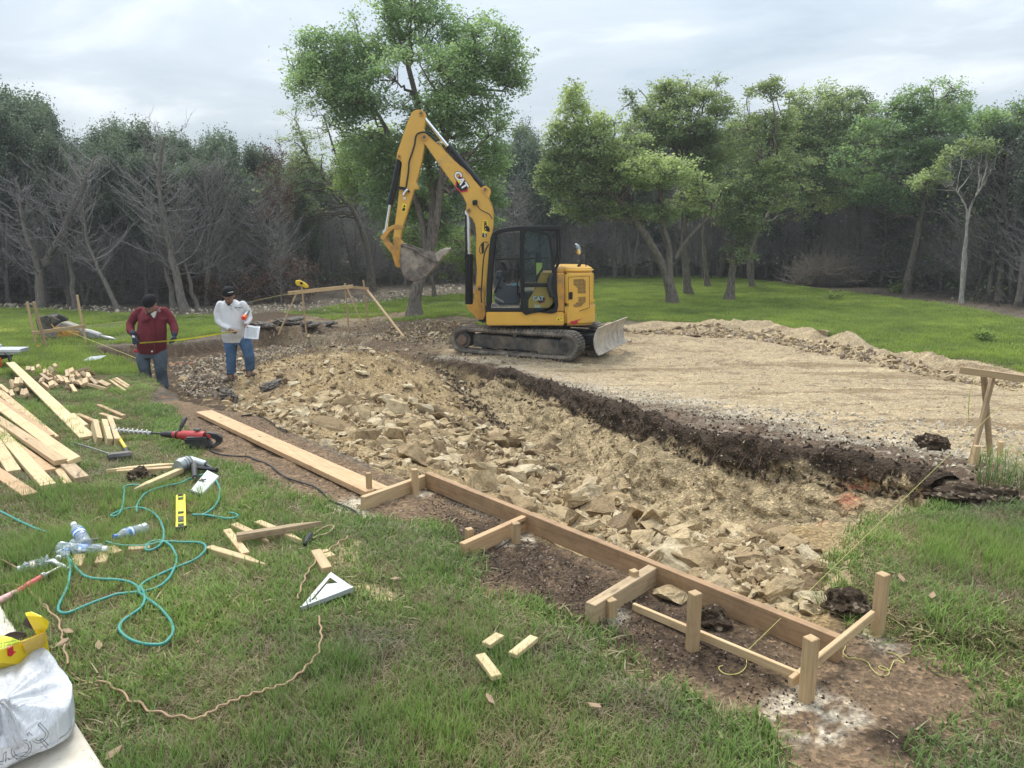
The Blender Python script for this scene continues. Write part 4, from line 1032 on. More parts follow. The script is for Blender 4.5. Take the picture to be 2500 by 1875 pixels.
# dry fringe where turf meets dirt
x, y = sample(16000, 1.9, 9, g); l, w1, w2 = lawn_mask(x, y); k = ((l > -.14) & (l < .04)) | ((l > 0) & (w1 > .15) & (g.random(len(x)) < .5)); x, y = x[k], y[k]
add_cover(x, y, 9 + g.integers(0, 3, len(x)), g.uniform(.4, 1.0, len(x)))
scatter('lawn_grass', np.concatenate(PTS), np.concatenate(ROT), np.concatenate(SCL), t_near + t_long + t_mid + t_dry, 'olive green turf of the lawn round the dug ground', pick=np.concatenate(PK))
PTS, ROT, SCL, PK = [], [], [], []
x, y = sample(60000, 13, 42, g)
w1 = fbm(x, y, 1.3, 4, 71); w2 = fbm(x, y, 5.0, 4, 72, 0.6)
m1 = sdist(x, y, FARG) + 0.35 * w1 > 0.05; m2 = (sdist(x, y, MIDG) + .4 * w1 > 0) & (w1 < .12)
l = sdist(x, y, LAWN) > .05
k = (m1 | m2 | l) & (sdist(x, y, TRENCH) < 0) & (sdist(x, y, PAD) < 0) & (sdist(x, y, CUT) < -.1) & ~((y > 16) & (sdist(x, y, PATCHB) > 0))
x, y, w1, y_ = x[k], y[k], w1[k], y[k]
add_cover(x, y, g.integers(0, 3, len(x)), .8 + .35 * g.random(len(x)) - .25 * w1)
scatter('meadow_grass', np.concatenate(PTS), np.concatenate(ROT), np.concatenate(SCL), t_far, 'bright green grass of the clearing under the oaks', pick=np.concatenate(PK))

# ------------------------------------------------------------------ rocks
mr_, n, b, _ = new_mat('limestone')
oi = n.nodes.new('ShaderNodeObjectInfo'); ge = n.nodes.new('ShaderNodeNewGeometry').outputs['Position']
f1 = noise(n, ge, 10, 7, .7); f2 = noise(n, ge, 60, 5, .7)
base = ramp(n, oi.outputs['Random'], [(0.0, (.22, .155, .090)), (0.3, (.36, .265, .150)), (0.65, (.46, .355, .21)), (1.0, (.55, .46, .31))])
c1 = mixc(n, 1.0, base, ramp(n, f1, [(0.30, (.52, .47, .42)), (0.5, (1,) * 3), (0.75, (1.22, 1.2, 1.15))]), 'MULTIPLY')
c1 = mixc(n, 1.0, c1, ramp(n, f2, [(0.3, (.68,) * 3), (0.55, (1.02,) * 3), (.7, (1.25,) * 3)]), 'MULTIPLY')
f3 = noise(n, ge, 4.0, 5, .6)
c1 = mixc(n, ramp(n, f3, [(0.60, (0, 0, 0)), (0.72, (.75,) * 3)]), c1, (.16, .125, .09))
n.links.new(c1, b.inputs['Base Color']); b.inputs['Roughness'].default_value = .95; b.inputs['Specular IOR Level'].default_value = .15
mm = n.nodes.new('ShaderNodeMath'); mm.operation = 'MULTIPLY_ADD'; n.links.new(f2, mm.inputs[0]); mm.inputs[1].default_value = .45; n.links.new(f1, mm.inputs[2])
bump(n, b, mm.outputs[0], .9, .02)
M_ROCK = mr_
def rock_bm(g, npts=15, ax=(1, .75, .5), cuts=1, rough=.05):
    bm = bmesh.new()
    p = g.normal(size=(npts, 3)); p /= np.linalg.norm(p, axis=1, keepdims=True)
    p = np.sign(p) * np.abs(p) ** .75 * np.array(ax) * g.uniform(.8, 1.05, (npts, 1))
    for q in p: bm.verts.new(q * .5)
    r_ = bmesh.ops.convex_hull(bm, input=bm.verts)
    dead = [v for v in bm.verts if not v.link_faces]
    bmesh.ops.delete(bm, geom=dead, context='VERTS')
    if cuts:
        bmesh.ops.triangulate(bm, faces=bm.faces)
        bmesh.ops.subdivide_edges(bm, edges=bm.edges, cuts=cuts, use_grid_fill=True)
        for v in bm.verts: v.co += Vector(g.normal(size=3)) * rough * .5; v.co.z += .03 * math.sin(v.co.x * 9 + v.co.y * 5)
    bmesh.ops.recalc_face_normals(bm, faces=bm.faces)
    return bm
def rock_mesh(g, **k):
    bm = rock_bm(g, **k); me = bpy.data.meshes.new('rock'); bm.to_mesh(me); bm.free(); me.materials.append(M_ROCK)
    return me
g = np.random.default_rng(5)
RM = [rock_mesh(g, npts=int(g.integers(11, 18)), ax=(1, g.uniform(.6, .9), g.uniform(.26, .6)), rough=.024, cuts=2) for _ in range(14)]
RM_S = [rock_mesh(g, npts=12, ax=(1, g.uniform(.6, .9), g.uniform(.4, .7)), cuts=0) for _ in range(8)]
def rubble_pts(px_poly, n, ya, yb):
    poly = [(p.x, p.y) for p in hits(px_poly)] if px_poly is not ZONES.get('lip') else PP(px_poly); xs = [p[0] for p in poly]; ys_ = [p[1] for p in poly]
    out = np.zeros((0, 2))
    while len(out) < n:
        q = np.stack([g.uniform(min(xs), max(xs), n), g.uniform(min(ys_), max(ys_), n)], 1)
        out = np.concatenate([out, q[sdist(q[:, 0], q[:, 1], poly) > 0]])
    return out[:n]
ZONES = {
 'core': [(1100,1010),(1300,1050),(1400,1100),(1500,1158),(1600,1202),(1700,1252),(1750,1285),(1650,1400),(1500,1340),(1250,1225),(1040,1135),(930,1100),(800,1040),(760,960),(900,960)],
 'right': [(1700,1262),(1850,1300),(2000,1345),(2082,1382),(2070,1440),(1960,1500),(1750,1430),(1620,1370)],
 'mound': [(640,870),(760,850),(900,850),(1040,890),(1160,980),(1150,1040),(1050,1100),(930,1110),(760,1040),(620,990),(580,930)],
 'edge': [(0,742),(300,750),(560,752),(800,735),(1130,690),(1130,715),(800,760),(560,775),(300,765),(0,756)],
 'foot': [(560,960),(640,985),(760,1040),(930,1115),(1030,1150),(1030,1185),(930,1150),(760,1078),(600,1010),(545,985)],
 'dark': [(1060,900),(1200,930),(1360,970),(1480,1020),(1400,1060),(1200,1040),(1120,980)],
 'men': [(420,900),(560,860),(740,820),(900,840),(760,850),(600,900),(560,990),(450,960)],
 'bank': [(1500,800),(1700,795),(1900,805),(2060,840),(2250,885),(2500,930),(2500,960),(2300,930),(2080,880),(1850,830),(1560,815)],
 'bank2': [(950,800),(1060,785),(1180,800),(1180,840),(1000,835),(900,830)],
 'pad': PAD and [(1180,880),(1500,960),(1900,1050),(2300,1130),(2500,1100),(2500,940),(2150,880),(1900,830),(1550,820),(1430,860)],
 'padfront': [(1300,920),(1600,990),(1900,1060),(2350,1150),(2500,1180),(2500,1050),(2200,1020),(1900,1000),(1600,960)],
}
placed = []
def clear(x, y, r, k=.40):
    for (a, c, s_) in placed:
        if (a - x) ** 2 + (c - y) ** 2 < (k * (r + s_)) ** 2: return False
    placed.append((x, y, r)); return True
LR_ = {'core': 'broken angular slab of tan limestone among the rubble in the pit', 'mound': 'tan limestone lump on the spoil heap left of the pit',
       'right': 'rounded lump of pale limestone in the right end of the pit', 'men': 'pale stone lying on the dark earth by the workmen',
       'bank': 'clod of pale rubble on the bank behind the scraped pad', 'dark': 'stone half buried in dark topsoil under the pad edge', 'pad': 'loose stone on the scraped tan pad', 'bank2': 'lump of spoil left of the excavator tracks'}
GR_ = {'core': 'limestone slabs in the pit', 'mound': 'stones of the spoil heap', 'right': 'pale lumps in the right of the pit', 'men': 'stones by the workmen', 'bank': 'clods on the bank', 'dark': 'stones in the dark topsoil', 'pad': 'stones on the pad', 'bank2': 'spoil left of the tracks'}
def add_rock(x, y, s_, label, group=None, me=None, sink=.25, rot=None, name='rock', lift=0):
    o = link(name, me or RM[int(g.integers(0, len(RM)))])
    o.location = (x, y, tz(x, y) + s_ * (.28 - sink) + lift)
    o.rotation_euler = rot or (g.normal() * .38, g.normal() * .38, g.uniform(0, 6.28)); o.scale = (s_, s_, s_ * g.uniform(.85, 1.2))
    return tag(o, label, 'rock', group)
# the ones that stand out
SPECIAL = [((1185,1190),.40,'dark brown angular block standing in the rubble behind the form board',(.9,.3,.4)),
 ((1430,1210),.46,'long tilted limestone slab leaning to the right in the middle of the pit',(.2,-.7,.9)),
 ((1480,1170),.40,'upper of the tilted limestone slabs stacked like leaves',(.2,-.75,.9)),
 ((1470,1245),.44,'lowest and flattest of the stacked tilted limestone slabs',(.1,-.3,.5)),
 ((1290,1135),.36,'large flat topped slab lying in the centre of the rubble',(.1,.1,.2)),
 ((1290,1190),.34,'broad pale slab tipped up in the centre of the rubble',(.7,-.2,.2)),
 ((1720,1390),.42,'big pale yellow pointed boulder just behind the long form board',(.3,.2,.5)),
 ((1640,1452),.19,'rounded yellow stone sticking out under the long form board',(0,.1,.2)),
 ((1560,1110),.28,'thick slab resting against the foot of the cut face',(.2,.5,.3)),
 ((1650,1115),.26,'wedge shaped slab at the foot of the cut face',(.1,-.3,1.2)),
 ((1765,1205),.16,'small ochre cube shaped stone lodged on the sloping face',(.3,.3,.3)),
 ((1700,1295),.30,'dark banded brown slab lying flat in the right of the pit',(.0,.1,.2)),
 ((1370,1060),.34,'wide pale slab below the dark topsoil in the pit',(.2,.1,.1)),
 ((1040,1060),.32,'long narrow stone leaning left in front of the spoil heap',(.1,.9,2.2)),
 ((900,1070),.36,'weathered dark tan boulder low on the spoil heap',(.3,.1,.5)),
 ((815,1040),.50,'largest rough brown boulder embedded in the spoil heap',(.2,.3,.1)),
 ((745,970),.26,'small pale block on the left flank of the spoil heap',(0,.1,.3)),
 ((885,905),.26,'pale slab on the crest of the spoil heap',(.1,.3,.3)),
 ((2013,808),.36,'pale round boulder perched on the bank behind the pad',(.2,.2,.4)),
 ((1770,1440),.30,'blunt pale rock touching the far side of the form board',(.2,.2,.3))]
for (u, v), s_, lb_, rt in SPECIAL:
    p = hit(u, v + 8); add_rock(p.x, p.y, s_, lb_, rot=rt, sink=.18); placed.append((p.x, p.y, s_ * .5))
def zone(z, n, lo, hi, pw=2.2, sink=.2, label=None):
    q = rubble_pts(ZONES[z], n * 12, 0, 0); c = 0
    for x, y in q:
        s_ = lo + (hi - lo) * g.random() ** pw
        if clear(x, y, s_ * .5): add_rock(x, y, s_, label or LR_[z], GR_[z], sink=sink); c += 1
        if c >= n: break
zone('core', 168, .18, .46, 1.3); zone('right', 42, .13, .30, 1.5); zone('mound', 34, .14, .38, 2.0); zone('dark', 8, .08, .18); zone('men', 14, .08, .26); zone('bank', 16, .14, .36); zone('bank2', 7, .12, .34)
# the smaller rubble: one mass each
def rubble(name, zones, label, mat=None, src_=None, flat=None):
    P, S_ = [], []
    for z, n_, lo, hi, pw in zones:
        q = rubble_pts(ZONES[z], n_, 0, 0); P.append(q); S_.append(lo + (hi - lo) * g.random(n_) ** pw)
    P = np.concatenate(P); S_ = np.concatenate(S_); zz = T(P[:, 0], P[:, 1]) + S_ * .05
    src = [bpy.data.objects.new('stone', m_.copy() if mat else m_) for m_ in (src_ or RM_S)]
    if mat:
        for s_ in src: s_.data.materials[0] = mat
    return scatter(name, np.concatenate([P, zz[:, None]], 1), (np.stack([g.normal(size=len(P)) * flat, g.normal(size=len(P)) * flat, g.uniform(0, 6.28, len(P))], 1) if flat else g.uniform(-3, 3, (len(P), 3))), np.stack([S_] * 3, 1) * g.uniform(.7, 1.2, (len(P), 3)), src, label)
rubble('broken_rock', [('core', 620, .09, .26, 1.4), ('right', 420, .07, .20, 1.6), ('mound', 620, .06, .26, 1.9), ('foot', 230, .06, .24, 1.8), ('bank', 150, .08, .24, 2), ('dark', 40, .08, .16, 2)], 'fist and head sized broken limestone packed between the big slabs', None, RM, .45)
rubble('rubble', [('core', 4200, .02, .15, 2.2), ('right', 3200, .02, .12, 2.0), ('mound', 3000, .015, .10, 2.8), ('foot', 900, .015, .09, 2.5), ('dark', 400, .02, .09, 2), ('bank', 1500, .02, .15, 2.8), ('bank2', 900, .02, .15, 2)],
       'small broken limestone and gravel filling the pit and the banks')
M_CHIP = plain('chip_stone', (.42, .36, .27), .95, var=.45, scale=3)
M_CLOD, n, b, _ = new_mat('earth_clod'); ge = n.nodes.new('ShaderNodeNewGeometry').outputs['Position']
f1 = noise(n, ge, 45, 6, .75); f2 = noise(n, ge, 5, 3); vo = n.nodes.new('ShaderNodeTexVoronoi'); vo.inputs['Scale'].default_value = 55; n.links.new(ge, vo.inputs['Vector'])
vs_ = n.nodes.new('ShaderNodeSeparateColor'); n.links.new(vo.outputs['Color'], vs_.inputs[0])
cc = ramp(n, f1, [(.3, (.036, .025, .017)), (.55, (.090, .063, .042)), (.72, (.19, .14, .095))]); cc = mixc(n, ramp(n, vs_.outputs[0], [(.88, (0, 0, 0)), (.93, (1, 1, 1))]), cc, (.30, .24, .17)); n.links.new(cc, b.inputs['Base Color'])
b.inputs['Roughness'].default_value = .97; b.inputs['Specular IOR Level'].default_value = .1; bump(n, b, f1, 1.0, .03)
ZONES['ring'] = [(560,826),(700,800),(960,775),(1100,790),(1440,815),(1560,830),(1440,870),(1300,895),(1150,885),(1047,880),(900,850),(700,840)]
rubble('spoil_lumps', [('ring', 1500, .03, .17, 2.6), ('men', 360, .05, .22, 2), ('bank', 300, .06, .22, 2)], 'lumps of brown and tan spoil round the excavator', plain('spoil_lump', (.26, .20, .14), .95, var=.55, scale=2))
rubble('gravel', [('ring', 1500, .015, .07, 2.6), ('men', 1500, .015, .09, 2.5), ('pad', 3800, .012, .06, 3), ('padfront', 2600, .012, .07, 2.5), ('edge', 1400, .03, .22, 2.6)], 'pale chips and gravel on the scraped pad and dark earth', M_CHIP)
ZONES['lip'] = [(1047,875),(1178,880),(1359,930),(1500,965),(1700,1000),(1950,1030),(2300,1090),(2420,1160),(2340,1210),(2180,1165),(2030,1150),(1770,1105),(1500,1020),(1359,970),(1178,910)]
ZONES['tongue'] = [(1100,1190),(1300,1330),(1600,1480),(1850,1600),(2000,1640),(2040,1700),(1900,1740),(1560,1640),(1250,1470),(1060,1340),(1030,1240)]
ZONES['strip'] = [(400,1010),(600,1015),(930,1160),(1040,1200),(1500,1395),(2040,1600),(2104,1490),(2213,1545),(2500,1600),(2500,1860),(1900,1860),(1450,1620),(1157,1469),(1040,1350),(922,1293),(748,1258),(597,1185),(401,1077)]
rubble('soil_clods', [('lip', 2600, .010, .055, 3.0), ('tongue', 3600, .006, .020, 2.6), ('strip', 700, .005, .016, 2.5), ('men', 1400, .015, .07, 2.8), ('dark', 1500, .02, .11, 2.2), ('mound', 700, .015, .08, 2.4), ('bank2', 500, .03, .10, 2)], 'crumbs and clods of dark topsoil', M_CLOD)
rubble('soil_crumbs', [('mound', 2200, .012, .07, 2.4), ('core', 1200, .01, .05, 2.4), ('foot', 500, .01, .05, 2.4), ('strip', 5200, .005, .028, 2.5), ('tongue', 900, .006, .02, 2)], 'brown soil crumbs on the trodden dirt strip', plain('dirt_crumb', (.23, .165, .12), .95, var=.4, scale=2))

# ------------------------------------------------------------------ the cut face of the pit: dark topsoil over pale layered rock
lipP = np.array(FAR_LIP[2:]); seg = np.linalg.norm(np.diff(lipP, axis=0), axis=1); cum = np.concatenate([[0], np.cumsum(seg)])
NS = int(cum[-1] / .022); sv = np.linspace(0, cum[-1], NS)
cx = np.interp(sv, cum, lipP[:, 0]); cy = np.interp(sv, cum, lipP[:, 1])
k_ = np.ones(31) / 31; pad_ = lambda a: np.concatenate([np.full(15, a[0]), a, np.full(15, a[-1])])
cx, cy = np.convolve(pad_(cx), k_, 'valid'), np.convolve(pad_(cy), k_, 'valid')
tx, ty = np.gradient(cx), np.gradient(cy); L_ = np.hypot(tx, ty); nx, ny = ty / L_, -tx / L_
sgn = np.where(sdist(cx + nx * .3, cy + ny * .3, PIT) > sdist(cx - nx * .3, cy - ny * .3, PIT), 1, -1); nx, ny = nx * sgn, ny * sgn
dv = np.linspace(-.16, .80, 40); NR = 52
Dd = dv[None].repeat(NS, 0); Zd = T((cx[:, None] + nx[:, None] * Dd).ravel(), (cy[:, None] + ny[:, None] * Dd).ravel()).reshape(NS, -1)
al = np.concatenate([np.zeros((NS, 1)), np.cumsum(np.hypot(np.diff(Dd, axis=1), np.diff(Zd, axis=1)), 1)], 1)
VD = np.zeros((NS, NR)); VZ = np.zeros((NS, NR)); tt = np.linspace(0, 1, NR)
for i in range(NS): VD[i] = np.interp(tt * al[i, -1], al[i], Dd[i]); VZ[i] = np.interp(tt * al[i, -1], al[i], Zd[i])
gd, gzz = np.gradient(VD, axis=1), np.gradient(VZ, axis=1); Lg = np.hypot(gd, gzz) + 1e-9; ndn, ndz = -gzz / Lg, gd / Lg
S2 = sv[:, None].repeat(NR, 1); ztop = VZ[:, :1]; rel = (ztop - VZ) / np.maximum(.05, ztop - VZ[:, -1:])
amp = .012 + .060 * np.abs(fbm(S2.ravel() * 1.6, VZ.ravel() * 9, 1.0, 4, 301, .6)).reshape(NS, NR) * 1.6 + .085 * fbm(S2.ravel(), VZ.ravel() * 2.0, 2.4, 4, 302, .6).reshape(NS, NR) + .022 * fbm(S2.ravel(), VZ.ravel(), 17, 3, 303).reshape(NS, NR)
env = smooth(0, .10, tt)[None] * (1 - smooth(.90, 1.0, tt))[None]; amp = (.018 + np.maximum(amp, -.01)) * env - .012 * (1 - env)
VD2, VZ2 = VD + ndn * amp, VZ + ndz * amp * .8
X3, Y3 = cx[:, None] + nx[:, None] * VD2, cy[:, None] + ny[:, None] * VD2
nz_ = fbm(S2.ravel(), VZ.ravel() * 1.5, 2.2, 4, 305).reshape(NS, NR); nf = fbm(S2.ravel(), VZ.ravel() * 3, 9, 3, 306).reshape(NS, NR)
dk = 1 - smooth(.28, .38, rel + .34 * nz_ + .10 * nf)
c_rock = np.array((.36, .28, .165)) * (1 + .35 * nf[..., None]) * (1 - .25 * smooth(0, .4, nz_)[..., None]); c_dark = np.array((.060, .043, .030)) * (1 + .5 * nf[..., None])
Cc = c_rock * (1 - dk[..., None]) + c_dark * dk[..., None]
rp = (1 - smooth(.10, .22, np.hypot(S2 - (sv[-1] - .75), VZ - VZ[-1, 20] * 0 - (ztop - .22)) + .2 * nf)) * smooth(-.1, .2, nf)
Cc = Cc * (1 - rp[..., None] * .7) + np.array((.42, .12, .07)) * rp[..., None] * .7
I = np.arange(NS * NR).reshape(NS, NR); F = np.stack([I[:-1, :-1], I[1:, :-1], I[1:, 1:], I[:-1, 1:]], -1).reshape(-1, 4)
cc4 = np.ones((NS * NR, 4)); cc4[:, :3] = np.clip(Cc, 0, 1).reshape(-1, 3)
tag(link('cut_face', np_mesh('cut_face', np.stack([X3, Y3, VZ2], -1).reshape(-1, 3), F, True, attrs={'tint': ('POINT', 'FLOAT_COLOR', cc4)}), gm), 'cut face of the pit, dark topsoil above pale rock', kind='structure')
def face_scatter(name, n_, j0, j1, lo, hi, mat, label):
    i_ = g.integers(5, NS - 5, n_); j_ = g.integers(j0, j1, n_); p_ = np.stack([X3[i_, j_], Y3[i_, j_], VZ2[i_, j_]], 1); s_ = lo + (hi - lo) * g.random(n_) ** 2.4
    src = [bpy.data.objects.new('stone', m_.copy()) for m_ in RM_S]
    if mat:
        for o_ in src: o_.data.materials[0] = mat
    scatter(name, p_, g.uniform(-3, 3, (n_, 3)), np.stack([s_] * 3, 1) * g.uniform(.6, 1.3, (n_, 3)), src, label)
face_scatter('face_stones', 1500, 20, 50, .012, .09, None, 'stones sticking out of the pale cut face')
face_scatter('face_clods', 2200, 2, 18, .012, .08, M_CLOD, 'clods of topsoil in the dark upper band of the cut')
face_scatter('face_chips', 500, 2, 22, .008, .03, M_CHIP, 'pale chips in the dark topsoil band')
# fine roots hanging from the topsoil
n_ = 150; ii = g.integers(10, NS - 10, n_); z0 = g.integers(8, 22, n_)
A = np.stack([X3[ii, z0], Y3[ii, z0], VZ2[ii, z0]], 1); Ln = g.uniform(.05, .22, (n_, 1)); Nn = np.stack([nx[ii], ny[ii], np.zeros(n_)], 1)
B = A + Nn * Ln * .4 + np.array((0, 0, -1)) * Ln + g.normal(size=(n_, 3)) * .04; Mid = (A + B) / 2 + Nn * Ln * .5
V, F = tubes(bez(A, Mid, B, 5), np.linspace(.0035, .001, 5)[None].repeat(n_, 0), 3)
tag(link('root_hairs', np_mesh('root_hairs', V, F), plain('root_tan', (.20, .14, .09), .9)), 'fine roots hanging out of the dark topsoil', kind='stuff')
# ------------------------------------------------------------------ excavator
def E1(x, y): return (900 + x / 2.5136, 240 + y / 2.5136)
def E2(x, y): return (1060 + x / 4.366, 520 + y / 4.366)
def xz(pts, Y, f):
    out = []
    for p in pts:
        w = atY(*f(*p), Y); out.append((w.x, w.z))
    return out
def densify(pts, n=3):
    """smooth a closed outline (Catmull-Rom)"""
    out = []; m_ = len(pts)
    for i in range(m_):
        p0, p1, p2, p3 = (np.array(pts[(i + k) % m_], float) for k in (-1, 0, 1, 2))
        for j in range(n):
            t = j / n
            q = 0.5 * ((2 * p1) + (-p0 + p2) * t + (2 * p0 - 5 * p1 + 4 * p2 - p3) * t * t + (-p0 + 3 * p1 - 3 * p2 + p3) * t ** 3)
            out.append((q[0], q[1]))
    return out
M_YEL_P = plain('machine_yellow', (.68, .385, .055), .38, var=.05, scale=5, dirt=(.36, .25, .13), dirt_amt=.12, coat=.3)
M_YEL_D = plain('machine_yellow_worn', (.58, .30, .05), .5, var=.12, scale=7, dirt=(.26, .17, .09), dirt_amt=.42)
M_BLK = plain('machine_black', (.009, .010, .011), .42, var=.2, scale=6, spec=.35)
M_BLKM = plain('black_rubber', (.020, .020, .021), .7, var=.3, scale=12)
M_TRK = plain('muddy_rubber', (.06, .055, .05), .9, var=.4, scale=9, dirt=(.30, .25, .19), dirt_amt=.75, bmp=.4)
M_TFR = plain('muddy_steel', (.038, .037, .036), .65, var=.3, scale=6, dirt=(.21, .17, .125), dirt_amt=.6, bmp=.2)
M_CHR = plain('chrome_rod', (.72, .74, .76), .15, 1.0, var=.05)
M_WORN = plain('scraped_steel', (.36, .33, .29), .6, .2, var=.5, scale=7, dirt=(.50, .43, .33), dirt_amt=.6, bmp=.5)
M_BUCK = plain('bucket_steel', (.15, .125, .105), .7, .1, var=.6, scale=6, dirt=(.45, .39, .31), dirt_amt=.40, bmp=.5)
M_GREY = plain('cab_trim_grey', (.075, .085, .10), .6, var=.15)
M_WHITE = plain('white_print', (.8, .8, .78), .5, var=.03)
M_REDP = plain('red_print', (.50, .02, .03), .5, var=.03)
M_LBL = plain('label_yellow', (.85, .62, .04), .5, var=.04)
M_LAMP = plain('lamp_lens', (.8, .62, .25), .2, var=.1)
def glass_mat(name, tint=(.75, .85, .85), dens=.14, rough=.02, base=(.08, .11, .12)):
    m, n, b, out = new_mat(name)
    tr = n.nodes.new('ShaderNodeBsdfTransparent'); tr.inputs[0].default_value = (*tint, 1)
    b.inputs['Base Color'].default_value = (*base, 1); b.inputs['Roughness'].default_value = rough; b.inputs['Specular IOR Level'].default_value = .8
    ms = n.nodes.new('ShaderNodeMixShader'); ms.inputs[0].default_value = dens
    n.links.new(tr.outputs[0], ms.inputs[1]); n.links.new(b.outputs[0], ms.inputs[2]); n.links.new(ms.outputs[0], out.inputs[0])
    return m
M_GLASS = glass_mat('cab_glass', (.86, .93, .92), .10)
PSI = R(24); K0 = Vector((.11, 15.45)); AX = Vector((math.cos(PSI), -math.sin(PSI))); NX = Vector((math.sin(PSI), math.cos(PSI)))
GZ = tz(.2, 15.6) - .02
YN = 15.20; YF = YN + 1.94; YB = 16.15
EX = empty('excavator', (0.40, 16.15, GZ), 'yellow tracked mini excavator with black cab and raised bucket standing on the scraped pad', 'excavator')
EXI = Matrix.Translation(-EX.location)
def ex(mb, name, mat, parent=None, bevel=0, smooth_=False, seg=1, ang=30, sm=None):
    """geometry given in world coordinates -> part of the excavator"""
    bmesh.ops.transform(mb.bm, matrix=EXI, verts=mb.bm.verts)
    o = mb.build(name, mat, parent or EX, bevel, smooth_, seg, angle=ang)
    if sm: auto_smooth(o, sm)
    return o
UM = Matrix(((AX.x, NX.x, 0, K0.x), (AX.y, NX.y, 0, K0.y), (0, 0, 1, GZ), (0, 0, 0, 1)))   # undercarriage frame: s, t, z
def UC(s, t, z): return UM @ Vector((s, t, z))
def stadium(L, r, n=12, cx=-.03, z=.30, fr=1.0):
    pts = []
    for k in range(n + 1): a = -math.pi / 2 + math.pi * k / n; pts.append((cx + L + r * math.cos(a), z + r * math.sin(a)))
    for k in range(n + 1): a = math.pi / 2 + math.pi * k / n; pts.append((cx - L + r * fr * math.cos(a), z + r * math.sin(a)))
    return pts
def make_track(t0, first):
    mb = MB(); r = .255; L = 1.13
    mb.ring_prism(stadium(L, r), stadium(L, r - .055), .40, 0, UM @ Matrix.Translation((0, t0, 0)))
    o = ex(mb, 'track_belt', M_TRK, None, .008)
    # lugs round the belt
    mb = MB(); out = stadium(L, r + .012, 14); per = []
    for i in range(len(out)):
        a, b_ = Vector(out[i]), Vector(out[(i + 1) % len(out)]); d = (b_ - a).length
        n_ = max(1, int(round(d / .085)))
        for k in range(n_): per.append((a.lerp(b_, (k + .5) / n_), (b_ - a).normalized()))
    for p, d in per:
        ang = math.atan2(d.y, d.x)
        for tt, sk in ((-.10, .0), (.10, .0)):
            M_ = UM @ Matrix.Translation((p.x, t0 + tt, p.y)) @ Matrix.Rotation(-ang, 4, 'Y')
            vs_ = mb.box((0, 0, 0), (.045, .17, .03)); bmesh.ops.transform(mb.bm, matrix=M_, verts=vs_)
    inn = stadium(L, r - .065, 14)
    for i in range(len(inn)):
        a, b_ = Vector(inn[i]), Vector(inn[(i + 1) % len(inn)]); d = (b_ - a).length; n_ = max(1, int(round(d / .06)))
        for k in range(n_):
            p = a.lerp(b_, (k + .5) / n_); dd = (b_ - a).normalized()
            M_ = UM @ Matrix.Translation((p.x, t0 - .12, p.y)) @ Matrix.Rotation(-math.atan2(dd.y, dd.x), 4, 'Y')
            vs_ = mb.box((0, 0, 0), (.03, .12, .03)); bmesh.ops.transform(mb.bm, matrix=M_, verts=vs_)
    ex(mb, 'track_lugs', M_TRK, o)['kind'] = 'stuff'
    for s_, nm, rr_ in ((-1.16, 'sprocket', .17), (1.10, 'idler_wheel', .175)):
        mb = MB(); mb.cyl(UC(s_, t0 - .16, .30), UC(s_, t0 + .16, .30), rr_, 24)
        if nm == 'sprocket':
            mb.cyl(UC(s_, t0 - .185, .30), UC(s_, t0 - .15, .30), .115, 20)
            for k in range(9):
                a = 2 * math.pi * k / 9; mb.cyl(UC(s_ + .14 * math.cos(a), t0 - .17, .30 + .14 * math.sin(a)), UC(s_ + .14 * math.cos(a), t0 - .15, .30 + .14 * math.sin(a)), .018, 8)
        ex(mb, nm, M_TFR, o, .006)
    mb = MB(); mb.cyl(UC(-1.16, t0 - .20, .30), UC(-1.16, t0 - .183, .30), .098, 18); ex(mb, 'hub_cover', plain('rusty_hub', (.16, .10, .07), .9, var=.5, scale=30), o)
    mb = MB()
    mb.prism([(-.93, .17), (1.10, .15), (1.10, .36), (.88, .42), (.55, .42), (.50, .40), (-.85, .44), (-.93, .42)], .26, off=t0 - .01, M=UM)
    mb.prism([(.50, .12), (1.13, .13), (1.17, .22), (1.17, .38), (.50, .40)], .30, off=t0 - .01, M=UM)
    ex(mb, 'track_frame', M_TFR, o, .012)
    for k in range(5):
        s_ = -.7 + k * .36; mb = MB(); mb.cyl(UC(s_, t0 - .10, .13), UC(s_, t0 + .10, .13), .065, 14); ex(mb, 'roller', M_TFR, o)
    mb = MB(); mb.cyl(UC(0, t0 - .15, .46), UC(0, t0 + .10, .46), .045, 14); ex(mb, 'top_roller', M_TFR, o)
make_track(0, True); make_track(1.58, False)
mb = MB(); mb.prism([(-.6, .22), (.7, .22), (.62, .52), (-.5, .52)], 1.25, off=.79, M=UM); mb.cyl(UC(.02, .79, .50), UC(.02, .79, .68), .48, 30)
ex(mb, 'undercarriage', M_BLK, None, .015)
# blade at the rear
mb = MB(); prof = []
for k in range(9):
    a = -.75 + 1.5 * k / 8; prof.append((1.62 + .30 - .36 * math.cos(a) * 1.0 + .14, .44 + .40 * math.sin(a)))
back = [(x - .035 if x < 9 else x, z) for x, z in prof]
mb.prism(prof + [(x - .035, z) for x, z in prof[::-1]], 1.95, off=.79, M=UM)
ex(mb, 'dozer_blade', M_WORN, None, .006)
mb = MB()
for t_ in (.40, 1.18): mb.prism([(.55, .30), (1.66, .26), (1.66, .48), (.55, .46)], .10, off=t_, M=UM)
mb.prism([(1.05, .28), (1.6, .28), (1.6, .42), (1.05, .42)], .7, off=.79, M=UM)
ex(mb, 'blade_arm', M_BLK, None, .01)

